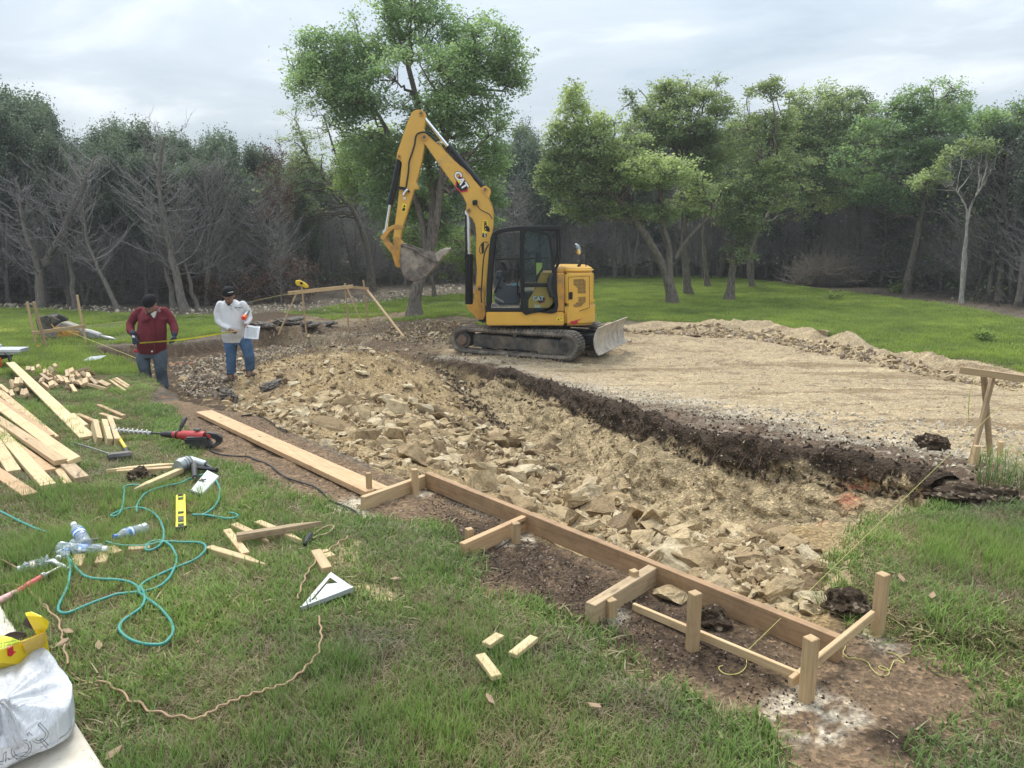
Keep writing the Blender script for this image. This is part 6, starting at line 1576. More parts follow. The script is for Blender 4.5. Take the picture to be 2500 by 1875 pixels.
M_SHIRT1 = cloth_mat('maroon_cotton', (.14, .022, .030)); M_SHIRT2 = cloth_mat('pale_knit', (.60, .60, .60), 7, .025, .06)
M_JEAN1 = cloth_mat('grey_denim', (.085, .105, .13), 9, .02, .35); M_JEAN2 = cloth_mat('blue_denim', (.07, .13, .23), 9, .025, .40)
M_SKIN = plain('skin', (.30, .16, .105), .55, var=.08); M_SKIN2 = plain('skin_dark', (.21, .11, .072), .55, var=.08)
M_CAP = cloth_mat('black_knit', (.010, .010, .012), 12, .006); M_BOOT = plain('brown_leather', (.10, .065, .045), .75, var=.3, dirt=(.22, .17, .12), dirt_amt=.4)
M_GLOVE = plain('navy_glove', (.018, .032, .058), .8, var=.35, scale=30); M_SOLE = plain('boot_sole', (.03, .025, .022), .9)
M_HAIR = plain('black_hair', (.012, .010, .009), .7)

def J(x, y, dy=0.0, Y=13.1): return atY(*E4(x, y), Y + dy)
def hand(mb, wrist, palm, tips, r=.0095, thumb=None, pr=.024):
    """palm plus five separate bent fingers"""
    w, p = Vector(wrist), Vector(palm)
    limb(mb, [w, (w + p) / 2, p], [.026, .030, pr])
    ax = (p - w).normalized()
    for k, t in enumerate(tips):
        t = Vector(t); side = (t - p) - ax * (t - p).dot(ax)
        base = p - ax * .01 + side * .55
        mid = (base + t) / 2 + Vector((0, -.012, .0)) + ax * .006
        mb.tube([base, mid, t], [r, r * .95, r * .75], 8); mb.ball(mid, r * .93, seg=8); mb.ball(t, r * .75, seg=8)
    if thumb is not None:
        t = Vector(thumb); base = w.lerp(p, .45); mid = (base + t) / 2 + Vector((0, -.014, .004))
        mb.tube([base, mid, t], [r * 1.25, r * 1.1, r * .85], 8); mb.ball(mid, r * 1.08, seg=8); mb.ball(t, r * .85, seg=8)

def head(mb, c, s=1.0, pitch=0.5, yaw=0.0, jaw=1.0):
    """skull, face, nose, ears; looks toward -Y tilted down by pitch"""
    M_ = Matrix.Rotation(yaw, 4, 'Z') @ Matrix.Rotation(pitch, 4, 'X')
    def at(x, y, z): return Vector(c) + (M_ @ Vector((x * s, y * s, z * s)))
    R3 = M_.to_3x3()
    mb.ball(at(0, .01, .03), .094 * s, (.84, 1.04, .98), 18, R3)
    mb.ball(at(0, -.035, -.045), .068 * s, (.92 * jaw, .85, 1.05), 16, R3)
    mb.ball(at(0, -.060, -.088), .030 * s, (1.15 * jaw, .8, .8), 12, R3)
    mb.tube([at(0, -.098, .008), at(0, -.122, -.030), at(0, -.100, -.042)], [.009 * s, .016 * s, .010 * s], 8)
    mb.ball(at(.016, -.103, -.036), .009 * s, seg=8); mb.ball(at(-.016, -.103, -.036), .009 * s, seg=8)
    mb.tube([at(-.05, -.078, .020), at(0, -.097, .026), at(.05, -.078, .020)], .010 * s, 8)
    mb.tube([at(-.022, -.096, -.062), at(0, -.103, -.060), at(.022, -.096, -.062)], .006 * s, 8)
    mb.tube([at(-.020, -.093, -.072), at(0, -.099, -.073), at(.020, -.093, -.072)], .006 * s, 8)
    for k in (-1, 1): mb.ball(at(.083 * k, .012, -.012), .026 * s, (.35, .7, 1.1), 10, R3)
    return at, R3
def face_bits(at, R3, s, parent, off, brow=M_HAIR):
    white, dark = plain('eye_white', (.6, .58, .55), .4), plain('iris', (.03, .02, .015), .3)
    for k in (-1, 1):
        mb = MB(); mb.ball(at(.032 * k, -.083, .000) - Vector(off), .011 * s, (1.2, .6, .55), 8, R3); e_ = mb.build('eye', white, parent, smooth_=True)
        mb = MB(); mb.ball(at(.032 * k, -.0895, -.001) - Vector(off), .005 * s, seg=8); mb.build('iris', dark, e_, smooth_=True)
        mb = MB(); mb.tube([at(.016 * k, -.102, .022) - Vector(off), at(.034 * k, -.096, .027) - Vector(off), at(.052 * k, -.082, .020) - Vector(off)], .0045 * s, 6); mb.build('eyebrow', brow, parent)

# ---- man in the maroon shirt
Y1 = 13.1
foot1 = J(690, 1550); PG = tz(foot1.x, Y1)
p1 = empty('person', (J(540, 1000).x, Y1, PG), 'stocky man in maroon button shirt and black cap bending his head over a stretched tape', 'person')
O1 = p1.location.copy()
def j1(x, y, dy=0.0): return J(x, y, dy, Y1)
u = U4
tor = [(j1(530, 1060, .02), 200 * u, .165), (j1(528, 980, .0), 212 * u, .185), (j1(525, 880, -.02), 214 * u, .205), (j1(528, 760, -.02), 212 * u, .20), (j1(532, 640, .0), 205 * u, .18), (j1(538, 540, .03), 210 * u, .16), (j1(545, 470, .06), 190 * u, .135), (j1(540, 425, .08), 130 * u, .105), (j1(530, 395, .07), 80 * u, .08)]
armL = [j1(370, 470, .06), j1(285, 540, .05), j1(222, 650, .02), j1(225, 745, -.10), j1(264, 790, -.18)]
armR = [j1(705, 470, .06), j1(778, 550, .05), j1(838, 660, .02), j1(850, 740, -.06), j1(850, 790, -.12)]
hipL, hipR = j1(420, 1040, .02), j1(640, 1040, .02)
legL = [hipL, j1(405, 1150, -.02), j1(420, 1260, -.05), j1(450, 1390, .0), j1(475, 1520, .03)]
legR = [hipR, j1(650, 1160, -.02), j1(655, 1280, -.03), j1(675, 1420, .02), j1(700, 1530, .03)]
mb = MB()
loft(mb, [(c, a * .86, b_ * .86) for c, a, b_ in tor])
limb(mb, armL, [.062, .055, .046, .04, .030]); limb(mb, armR, [.062, .055, .046, .04, .030])
limb(mb, legL, [.10, .085, .062, .055, .045]); limb(mb, legR, [.10, .085, .062, .055, .045])
limb(mb, [j1(535, 440, .06), j1(518, 390, -.02)], [.066, .064])
at_, R3_ = head(mb, j1(510, 372, -.10), 1.13, .78, -.12, 1.1)
for L_ in (legL, legR): a_ = L_[-1]; limb(mb, [a_, a_ + Vector((0, -.10, -.02)), a_ + Vector((0, -.18, -.03))], [.045, .042, .034])
fuse(mb, 'body', M_SKIN, p1, .011, 2, O1)
face_bits(at_, R3_, 1.13, p1, O1)
mb = MB(); loft(mb, [(c, a * .94, b_) for c, a, b_ in tor]); limb(mb, armL, [.086, .080, .070, .064, .052]); limb(mb, armR, [.086, .080, .068, .062, .050])
# rolls of cloth at the sleeves
for A in (armL, armR):
    for t in (.15, .5, .8): mb.ball(A[2].lerp(A[3], t), .073, (1.0, 1, .35), 12)
    for t in (.3, .7): mb.ball(A[3].lerp(A[4], t), .062, (1.0, 1, .35), 12)
sh = fuse(mb, 'shirt', M_SHIRT1, p1, .013, 3, O1)
mb = MB(); loft(mb, [(j1(530, 1000, .02), 190 * u, .15), (j1(530, 1075, .02), 200 * u, .158), (j1(530, 1120, .02), 196 * u, .155)])
limb(mb, [hipL, *legL[1:-1], j1(470, 1500, .03)], [.122, .118, .098, .088, .078]); limb(mb, [hipR, *legR[1:-1], j1(697, 1530, .03)], [.125, .118, .098, .092, .086])
for A in (legL, legR):
    for t in (.2, .6, .9): mb.ball(A[3].lerp(A[4], t), .094, (1, 1, .3), 12)
fuse(mb, 'jeans', M_JEAN1, p1, .013, 3, O1)
def boots(L_, parent, O, name='boot', s=1.0, turn=0.0):
    g_ = L_[-1]; zg = tz(g_.x, g_.y); base = Vector((g_.x, g_.y, zg)); d = Vector((math.sin(turn), -math.cos(turn), 0))
    mb = MB(); up = Vector((0, 0, 1))
    loft(mb, [(base + up * .02, .052 * s, .075 * s), (base + up * .10, .052 * s, .062 * s), (base + up * .20 * s, .058 * s, .066 * s)])
    limb(mb, [base + up * .055, base + d * .09 + up * .052, base + d * .17 * s + up * .045], [.054 * s, .052 * s, .046 * s])
    o = fuse(mb, name, M_BOOT, parent, .009, 2, O)
    mb = MB(); c_ = base + d * .06 - Vector(O); mb.box(c_ + up * .012, (.10, .30 * s, .026), Euler((0, 0, turn))); mb.build('sole', M_SOLE, o, .01)
boots(legL, p1, O1); boots(legR, p1, O1)
# gloves: left closed on the tape, right hanging
mb = MB(); w_ = j1(262, 785, -.19); pm_ = j1(285, 865, -.24); hand(mb, w_, pm_, [j1(262, 925, -.25), j1(282, 940, -.27), j1(306, 935, -.28), j1(328, 922, -.28)], .014, j1(340, 895, -.30), .042)
limb(mb, [w_ + (w_ - pm_) * .15, w_], [.046, .048]); fuse(mb, 'glove', M_GLOVE, p1, .006, 1, O1)
mb = MB(); w_ = j1(848, 795, -.13); pm_ = j1(845, 850, -.17); hand(mb, w_, pm_, [j1(778, 920, -.22), j1(800, 918, -.20), j1(826, 912, -.18), j1(846, 900, -.17)], .013, j1(800, 870, -.24), .040)
limb(mb, [w_ + (w_ - pm_) * .2, w_], [.044, .046]); fuse(mb, 'glove', M_GLOVE, p1, .006, 1, O1)
mb = MB(); p_ = j1(265, 826, -.30) - O1; mb.box(p_, (.055, .006, .035), Euler((0, .2, -.3))); mb.build('glove_label', M_WHITE, p1, .003)
# cap
mb = MB(); c_ = at_(0, .030, .062); Mq = R3_
mb.ball(c_, .118, (.93, 1.08, .78), 20, Mq); cap_ = fuse(mb, 'cap', M_CAP, p1, .010, 1, O1)
mb = MB(); q1_ = R3_.to_quaternion(); loft(mb, [(at_(0, .018, .028), .106, .125, q1_), (at_(0, .022, .060), .112, .130, q1_), (at_(0, .025, .075), .108, .126, q1_)]); fuse(mb, 'cap_band', M_CAP, p1, .009, 1, O1)
# placket, pockets, collar, undershirt, button tag
def on_front(pts, yoff, th, name, mat, par=None, O=O1, jf=j1, bev=.003):
    P_ = [jf(x, y, yoff) for x, y in pts]; mb = MB()
    A = [mb.bm.verts.new(p - Vector(O)) for p in P_]; B = [mb.bm.verts.new(p + Vector((0, th, 0)) - Vector(O)) for p in P_]; n_ = len(P_)
    mb.bm.faces.new(A); mb.bm.faces.new(B[::-1])
    for i in range(n_): mb.bm.faces.new((A[i], B[i], B[(i + 1) % n_], A[(i + 1) % n_]))
    return mb.build(name, mat, par or p1, bev)
on_front([(545, 560), (562, 560), (562, 1060), (548, 1062)], -.232, .05, 'placket', M_SHIRT1, sh)
for q in ([(355, 572), (480, 572), (478, 600), (418, 612), (358, 600)], [(612, 560), (728, 560), (726, 588), (670, 600), (616, 588)]):
    on_front(q, -.205, .035, 'pocket_flap', M_SHIRT1, sh)
on_front([(508, 505), (560, 470), (590, 465), (576, 520), (557, 572)], -.168, .04, 'undershirt', plain('undershirt', (.55, .55, .5), .9), p1)
for q in ([(420, 470), (450, 455), (470, 500), (440, 512)], [(590, 440), (618, 430), (640, 475), (612, 470)]):
    on_front(q, -.15, .05, 'collar', plain('faded_collar', (.20, .13, .12), .9), sh)
on_front([(515, 1030), (535, 1022), (542, 1042), (522, 1052)], -.215, .01, 'hem_tag', M_WHITE, sh)
mb = MB(); p_ = j1(298, 1030, -.20) - O1; mb.box(p_, (.06, .03, .055), Euler((0, .3, 0)))
tp = mb.build('tape_case', plain('red_plastic', (.5, .03, .03), .4), p1, .01, loc=None)
# ---- man in the white shirt
Y2 = 13.25
def j2(x, y, dy=0.0): return J(x, y, dy, Y2)
p2 = empty('person', (j2(1750, 900).x, Y2, tz(j2(1750, 900).x, Y2)), 'man in white long sleeved shirt and blue jeans reading a sheet, sunglasses on his cap', 'person')
O2 = p2.location.copy()
tor = [(j2(1700, 870, .0), 168 * u, .14), (j2(1700, 800, -.02), 172 * u, .155), (j2(1690, 700, -.03), 175 * u, .165), (j2(1680, 600, -.02), 168 * u, .155), (j2(1672, 500, .0), 172 * u, .145), (j2(1668, 420, .02), 180 * u, .135), (j2(1662, 365, .03), 160 * u, .115), (j2(1650, 320, .04), 100 * u, .09), (j2(1640, 300, .03), 72 * u, .07)]
armL = [j2(1505, 375, .03), j2(1465, 490, .03), j2(1480, 610, -.02), j2(1560, 680, -.14), j2(1622, 715, -.22)]
armR = [j2(1820, 375, .03), j2(1880, 470, .05), j2(1908, 560, .02), j2(1888, 610, -.08), j2(1868, 645, -.18)]
hipL, hipR = j2(1650, 880, .0), j2(1850, 880, .0)
legL = [hipL, j2(1650, 980, -.02), j2(1655, 1090, -.03), j2(1655, 1230, .0), j2(1655, 1350, .02)]
legR = [hipR, j2(1880, 980, -.02), j2(1910, 1090, -.03), j2(1925, 1210, .02), j2(1925, 1290, .06)]
mb = MB(); loft(mb, [(c, a * .86, b_ * .86) for c, a, b_ in tor])
limb(mb, armL, [.055, .048, .040, .034, .026]); limb(mb, armR, [.055, .048, .040, .034, .026])
limb(mb, legL, [.09, .075, .058, .05, .042]); limb(mb, legR, [.09, .075, .058, .05, .042])
limb(mb, [j2(1645, 320, .04), j2(1632, 280, -.01)], [.058, .056])
at2, R32 = head(mb, j2(1622, 252, -.05), 1.12, .42, .10, 1.0)
hand(mb, j2(1622, 715, -.22), j2(1668, 742, -.28), [j2(1735, 752, -.33), j2(1742, 768, -.33), j2(1735, 784, -.32), j2(1712, 792, -.31)], .0095, j2(1720, 742, -.34), .030)
hand(mb, j2(1866, 650, -.19), j2(1858, 672, -.24), [j2(1898, 690, -.27), j2(1884, 700, -.28), j2(1862, 705, -.28), j2(1840, 702, -.28)], .0095, j2(1880, 668, -.30), .028)
for L_ in (legL, legR): a_ = L_[-1]; limb(mb, [a_, a_ + Vector((0, -.09, -.1))], [.042, .036])
fuse(mb, 'body', M_SKIN2, p2, .0085, 2, O2, .4)
face_bits(at2, R32, 1.12, p2, O2)
mb = MB(); mb.tube([at2(-.025, -.108, -.054) - O2, at2(0, -.116, -.050) - O2, at2(.025, -.108, -.054) - O2], .006, 6); mb.build('moustache', M_HAIR, p2)
mb = MB(); mb.ball(at2(0, -.080, -.10) - O2, .026, (1.1, .7, .8), 10, R32); mb.build('beard', M_HAIR, p2, smooth_=True)
mb = MB(); loft(mb, tor); limb(mb, armL, [.074, .074, .066, .056, .040]); limb(mb, armR, [.074, .074, .064, .054, .040])
for A in (armL, armR):
    for t in (.2, .55, .9): mb.ball(A[2].lerp(A[3], t), .068, (1, 1, .4), 12)
loft(mb, [(j2(1705, 905, .0), 160 * u, .135), (j2(1700, 850, .0), 172 * u, .148)])
sh2 = fuse(mb, 'shirt', M_SHIRT2, p2, .012, 3, O2)
mb = MB(); loft(mb, [(j2(1745, 840, .02), 158 * u, .12), (j2(1755, 900, .02), 168 * u, .13), (j2(1760, 930, .02), 165 * u, .13)])
limb(mb, [hipL, *legL[1:-1], j2(1655, 1310, .02)], [.115, .108, .090, .082, .080]); limb(mb, [hipR, *legR[1:-1], j2(1930, 1262, .05)], [.115, .106, .090, .082, .078])
for A in (legL, legR):
    for t in (.1, .5, .9): mb.ball(A[3].lerp(A[4], t), .086, (1, 1, .3), 12)
fuse(mb, 'jeans', M_JEAN2, p2, .012, 3, O2)
def boot_at(a, d, parent, O):
    up = Vector((0, 0, 1)); base = Vector(a); d = Vector(d).normalized(); mb = MB(); turn = math.atan2(d.x, -d.y)
    limb(mb, [base + up * .26, base + up * .14, base + up * .06], [.066, .060, .056]); limb(mb, [base + up * .05, base + d * .10 + up * .05, base + d * .19 + up * .045], [.055, .055, .048])
    o = fuse(mb, 'boot', M_BOOT, parent, .009, 2, O)
    mb = MB(); mb.box(base + d * .07 - Vector(O) + up * .005, (.105, .31, .028), Euler((0, 0, turn))); mb.build('sole', M_SOLE, o, .01)
bl_ = j2(1655, 1500, .03); bl_.z = tz(bl_.x, bl_.y - .1); boot_at(bl_, (-.08, -1, 0), p2, O2)
br_ = j2(1915, 1385, .30); br_.z = max(tz(br_.x, br_.y), br_.z - .05) ; boot_at(br_, (.75, -.7, 0), p2, O2)
mb = MB(); c_ = at2(0, .022, .068); q2_ = R32.to_quaternion(); mb.ball(c_, .112, (.94, 1.06, .80), 20, R32); loft(mb, [(at2(0, .014, .036), .104, .122, q2_), (at2(0, .016, .060), .108, .126, q2_), (at2(0, .018, .085), .104, .122, q2_)])
cap2 = fuse(mb, 'cap', M_CAP, p2, .009, 1, O2)
gl = plain('sunglass_lens', (.015, .018, .022), .1); fr = plain('sunglass_frame', (.55, .55, .45), .3)
for k in (-1, 1):
    mb = MB(); q = j2(1612 + 36 * k, 208, -.145) - O2; mb.ball(q, .031, (1.15, .4, .72), 12); so = mb.build('lens', gl, cap2, smooth_=True)
mb = MB(); mb.tube([j2(1536, 190, -.02) - O2, j2(1545, 192, -.13) - O2, j2(1580, 196, -.158) - O2, j2(1612, 204, -.160) - O2, j2(1645, 194, -.158) - O2, j2(1680, 190, -.13) - O2, j2(1690, 188, -.02) - O2], .007, 6); mb.build('sunglasses', fr, cap2)
on_front([(1640, 365), (1656, 362), (1670, 440), (1652, 442)], -.155, .03, 'placket', M_SHIRT2, sh2, O2, j2)
for yy in (385, 425):
    mb = MB(); q = j2(1654, yy, -.160) - O2; mb.cyl(q, q + Vector((0, -.004, 0)), .006, 8); mb.build('button', M_GREY, sh2)
def small_print(body, at, h, par, O, rot=0.0):
    cu = bpy.data.curves.new('print', 'FONT'); cu.body = body; cu.size = h; cu.extrude = .0008; cu.align_x = 'CENTER'; cu.offset = h * .02
    o = bpy.data.objects.new('print', cu); col.objects.link(o); cu.materials.append(M_BLK); o.parent = par; o.location = Vector(at) - Vector(O); o.rotation_euler = (math.pi / 2, rot, 0); return o
small_print('BELMEX', j2(1765, 425, -.158), .038, sh2, O2)
small_print('concrete', j2(1765, 448, -.160), .018, sh2, O2)
mb = MB(); q = j2(1828, 566, -.215); mb.cyl(q - O2, q - O2 + Vector((0, .10, .03)), .040, 16)
oc = plain('orange_plastic', (.85, .10, .02), .4)
par = link('paint_can', mb.mesh('paint_can', .006), oc); par.location = O2; tag(par, 'orange capped marking spray can tucked under the arm of the man in white', 'spray can')
mb = MB(); mb.cyl(q - O2 + Vector((0, .10, .03)), q - O2 + Vector((.01, .24, .10)), .034, 16); mb.build('can_body', plain('can_steel', (.25, .28, .27), .35, .6), par)
mb = MB(); mb.cyl(q - O2 + Vector((0, -.006, 0)), q - O2, .018, 12); mb.build('cap_centre', plain('orange_dark', (.45, .05, .01), .5), par)
# sheet of paper in his hand, pencil slat in the other
mb = MB(); P_ = [j2(1862, 662, -.275), j2(2066, 682, -.26), j2(2040, 862, -.34), j2(1834, 850, -.36)]
N = 6; grid = [[P_[0].lerp(P_[1], i / N).lerp(P_[3].lerp(P_[2], i / N), k / N) + Vector((0, .02 * math.sin(i * 1.1), 0)) for i in range(N + 1)] for k in range(N + 1)]
gv = [[mb.bm.verts.new(v) for v in r_] for r_ in grid]
for k in range(N):
    for i in range(N): mb.bm.faces.new((gv[k][i], gv[k][i + 1], gv[k + 1][i + 1], gv[k + 1][i]))
def paper_mat(name):
    m, n, b, _ = new_mat(name); tc = n.nodes.new('ShaderNodeTexCoord').outputs['Object']
    f = noise(n, mapping(n, tc, (30, 30, 260)), 1.0, 2, .6); n.links.new(ramp(n, f, [(.42, (.60, .64, .68)), (.52, (.78, .80, .83))]), b.inputs['Base Color']); b.inputs['Roughness'].default_value = .8; return m
M_PAPER = paper_mat('printed_paper')
bmesh.ops.solidify(mb.bm, geom=mb.bm.faces[:], thickness=.001)
tag(mb.build('paper_sheet', M_PAPER, smooth_=True), 'white printed sheet held in the hand of the man in white', 'paper')
a_, b__ = j2(1640, 758, -.33), j2(1768, 742, -.36)
mb = MB(); mb.tube([a_, b__], .009, 6); tag(mb.build('carpenter_pencil', plain('pencil_tan', (.5, .33, .15), .6)), 'flat tan stick pinched between the fingers of the man in white', 'pencil')
# the tape stretched between the men
a_, b__ = j1(352, 916, -.30), j2(1640, 757, -.30)
def strip(name, pts, w, mat, label, cat, th=.0012, tilt=0.5):
    pts = [Vector(p) for p in pts]; mb = MB(); prev = None
    for p in pts:
        q = [mb.bm.verts.new(p + Vector((0, -w / 2 * math.sin(tilt), w / 2 * math.cos(tilt)))), mb.bm.verts.new(p - Vector((0, -w / 2 * math.sin(tilt), w / 2 * math.cos(tilt))))]
        if prev: mb.bm.faces.new((prev[0], q[0], q[1], prev[1]))
        prev = q
    bmesh.ops.solidify(mb.bm, geom=mb.bm.faces[:], thickness=th)
    return tag(mb.build(name, mat), label, cat)
M_TAPE = plain('tape_yellow', (.62, .60, .08), .5)
strip('measuring_tape', [a_.lerp(b__, t) + Vector((0, 0, -.03 * math.sin(math.pi * t) * 1.0)) for t in np.linspace(0, 1, 20)], .028, M_TAPE, 'yellow steel tape stretched between the two workmen', 'tape measure')
# ------------------------------------------------------------------ timber, tools and litter on the ground
M_PINE = wood_mat('fresh_pine', (.55, .395, .22), (.37, .24, .12), .15)
M_PINE_Y = wood_mat('marked_pine', (.58, .45, .25), (.42, .30, .145), .4)
M_STAKE = wood_mat('stake_pine', (.48, .335, .18), (.30, .19, .095), .3)
M_FIR = wood_mat('orange_fir', (.53, .345, .185), (.36, .215, .105), .3)
M_OLDW = wood_mat('weathered_pine', (.46, .34, .20), (.27, .18, .10), .5)
M_FORM = wood_mat('form_board', (.41, .255, .135), (.25, .148, .072), .8)
def Wp(u, v, z):
    d = ray(u, v); t = (z - CAM_H) / d[2]; return Vector((d[0] * t, d[1] * t, z))
def orient(X, Zup=Vector((0, 0, 1)), roll=0.0):
    X = X.normalized(); Yv = Zup.cross(X)
    if Yv.length < 1e-4: Yv = Vector((0, 1, 0))
    Yv.normalize(); Z = X.cross(Yv); Q = Matrix((X, Yv, Z)).transposed().to_4x4()
    return Q @ Matrix.Rotation(roll, 4, 'X')
def bar3(name, a, b, w, t, mat, label=None, cat=None, group=None, roll=0.0, point=0, parent=None, tip=.35, bev=.0025, top=False, bow=0.0):
    """timber from a to b: w across, t thick; point 1/2: sharpened at b / at both ends. top=True: a,b lie on its top face"""
    a, b = Vector(a), Vector(b); L = (b - a).length; M_ = orient(b - a, roll=roll)
    if top: sh_ = M_.to_3x3() @ Vector((0, 0, -t / 2)); a, b = a + sh_, b + sh_
    mb = MB(); h = L / 2; tl = min(.16, L * tip); secs = [(-h, 1), (h, 1)]
    if point: secs = [(-h, 1), (h - tl, 1), (h, .12)]
    if point == 2: secs = [(-h, .12), (-h + tl, 1), (h - tl, 1), (h, .12)]
    prev = None
    for x, s_ in secs:
        r_ = [mb.bm.verts.new((x, y * w / 2 * s_, z * t / 2 * (s_ if not point else max(s_, .75)))) for y, z in ((-1, -1), (1, -1), (1, 1), (-1, 1))]
        if prev:
            for k in range(4): mb.bm.faces.new((prev[k], prev[(k + 1) % 4], r_[(k + 1) % 4], r_[k]))
        else: mb.bm.faces.new(r_[::-1])
        prev = r_
    mb.bm.faces.new(prev)
    o = link(name, mb.mesh(name, bev), mat, parent); m_ = Matrix.Translation((a + b) / 2) @ M_
    if parent is not None: m_ = Matrix.Translation(-parent.location) @ m_
    o.matrix_world = m_
    if parent is not None: o.matrix_basis = m_
    return tag(o, label, cat, group)
def H(u, v, lift=0.0):
    p = hit(u, v); p.z += lift; return p
def Hl(u, v, lift):
    """pixel seen at a surface floating lift above the ground"""
    return hit(u, v, lift)
def bpx(name, a, b, w, t, mat, label, cat='board', group=None, la=.0, lb=.0, **k):
    """a, b pixels of the top face's centre line; la, lb extra lift of each end"""
    A, B = Hl(*a, t + la), Hl(*b, t + lb); return bar3(name, A, B, w, t, mat, label, cat, group, top=True, **k)
def post(name, base, vtop, w, mat, label=None, cat='stake', group=None, ztw=.35, parent=None, lean=None, t=None, sink=.08, utop=None, bz=None):
    b_ = H(*base) if bz is None else Wp(base[0], base[1], bz)
    tp_ = atY(utop if utop is not None else base[0], vtop, b_.y); tp_ = Vector((tp_.x if utop is not None else b_.x + (0 if lean is None else lean), b_.y, tp_.z))
    d = (tp_ - b_).normalized(); return bar3(name, b_ - d * sink, tp_, w, t or w, mat, label, cat, group, roll=ztw, parent=parent)

# ---- the form by the pit
FORM = empty('form_frame', Wp(1500, 1400, 0), 'brown timber form along the pit edge: one long board with cross pieces and stakes', 'formwork')
# boards are told apart as things of their own: the frame is nailed together, so they are its parts
def formpart(name, a, b, h, t, mat, lab=None):
    """a, b: bottom points; stands on edge"""
    a, b = Vector(a) + Vector((0, 0, h / 2)), Vector(b) + Vector((0, 0, h / 2))
    o = bar3(name, a, b, t, h, mat, parent=FORM); 
    if lab: o['label'] = lab
    return o
A_, B_ = Wp(1044, 1190, -.045), Wp(2049, 1616, .0)
d_ = (B_ - A_).normalized(); perp = Vector((-d_.y, d_.x, 0))
formpart('long_board', A_, B_, .108, .040, M_FORM)
def cross(pl_, pr_, zl, zr, h, t, mat, name='cross_board'):
    a, b = Wp(*pl_, zl), Wp(*pr_, zr); formpart(name, a, b, h, t, mat)
cross((886, 1246), (1036, 1190), -.03, -.045, .088, .038, M_PINE)
cross((1128, 1366), (1284, 1293), -.02, -.03, .090, .038, M_FIR)
cross((1440, 1522), (1594, 1424), .0, -.01, .092, .052, M_OLDW)
for base, vt, w_, lb_ in (((902, 1210), 1154, .033, None), ((1014, 1208), 1145, .038, None), ((1146, 1330), 1290, .038, None), ((1259, 1326), 1276, .040, None), ((1546, 1448), 1392, .036, None), ((1490, 1506), 1462, .044, None), ((1690, 1586), 1446, .042, None), ((1968, 1712), 1556, .042, None), ((2141, 1550), 1400, .042, None)):
    post('form_stake', base, vt, w_, M_STAKE, cat=None, parent=FORM, ztw=.5)
S8 = H(1968, 1712); S9 = H(2141, 1550)
a = Wp(1546, 1490, .0); b = atY(1955, 1664, S8.y + .05); formpart('low_rail', a, Vector((b.x, b.y, b.z)), .036, .018, M_PINE)
a = atY(1936, 1690, S8.y + .0); b = atY(2130, 1512, S9.y - .03); a.y += .03; formpart('end_rail', a - Vector((0, .0, 0)), b, .040, .020, M_PINE)
# ---- long plank
bpx('plank', (498, 1003), (921, 1194), .165, .040, M_FIR, 'long wide reddish plank lying along the foot of the spoil heap', group=None, la=.02, lb=.02)
# ---- stack of long boards at the left
STK = 'long boards fanned out on the turf at the left'
bpx('board', (-60, 905), (130, 1066), .089, .038, M_PINE, 'pale board lying below the orange one in the left fan', group=STK, la=.03, lb=.01)
bpx('board', (-120, 975), (120, 1146), .089, .038, M_FIR, 'low orange board under the middle of the fan at the left', group=STK)
bpx('board', (40, 1015), (200, 1164), .089, .038, M_OLDW, 'board end with a black pencil scribble reaching furthest right in the fan', group=STK, la=.02, lb=.01)
bpx('board', (118, 1108), (166, 1178), .05, .03, M_PINE, 'narrow strip tucked beside the scribbled board end', group=STK)
bpx('board', (-110, 930), (118, 1182), .089, .038, M_PINE_Y, 'broad board of the fan with strong grain ending above the grass', group=STK, la=.05, lb=.01)
bpx('board', (-150, 925), (148, 1122), .089, .038, M_PINE, 'top square ended board of the fan at the left', group=STK, la=.07, lb=.05)
bpx('board', (-150, 885), (180, 1120), .089, .038, M_PINE_Y, 'long board with a slanting end in the middle of the fan', group=STK, la=.09, lb=.05, roll=.25)
bpx('board', (-130, 885), (122, 1062), .070, .045, M_FIR, 'thick orange board lying on top of the fan', group=STK, la=.12, lb=.05)
bpx('board', (-60, 1000), (34, 1148), .089, .038, M_PINE_Y, 'short seeming pale board at the far left of the fan', group=STK)
bpx('board', (-100, 1088), (74, 1205), .089, .03, M_FIR, 'reddish board with tapered end lowest in the picture', group=STK)
bpx('board', (25, 884), (213, 1065), .125, .025, M_PINE_Y, 'wide pale board with dark cross marks lying over the heap of stakes', la=.17, lb=.0)
mb = MB()
for (x0, y0, x1, y1) in ((188, 1150, 190, 1163), (190, 1158, 198, 1150), (185, 1160, 196, 1160), (192, 1152, 193, 1165)):
    mb.tube([Hl(x0, y0, .0515), Hl(x1, y1, .0515)], .0012, 4)
tag(mb.build('pencil_scribble', M_BLK), 'black carpenter marks drawn on the end of a board', 'marking')
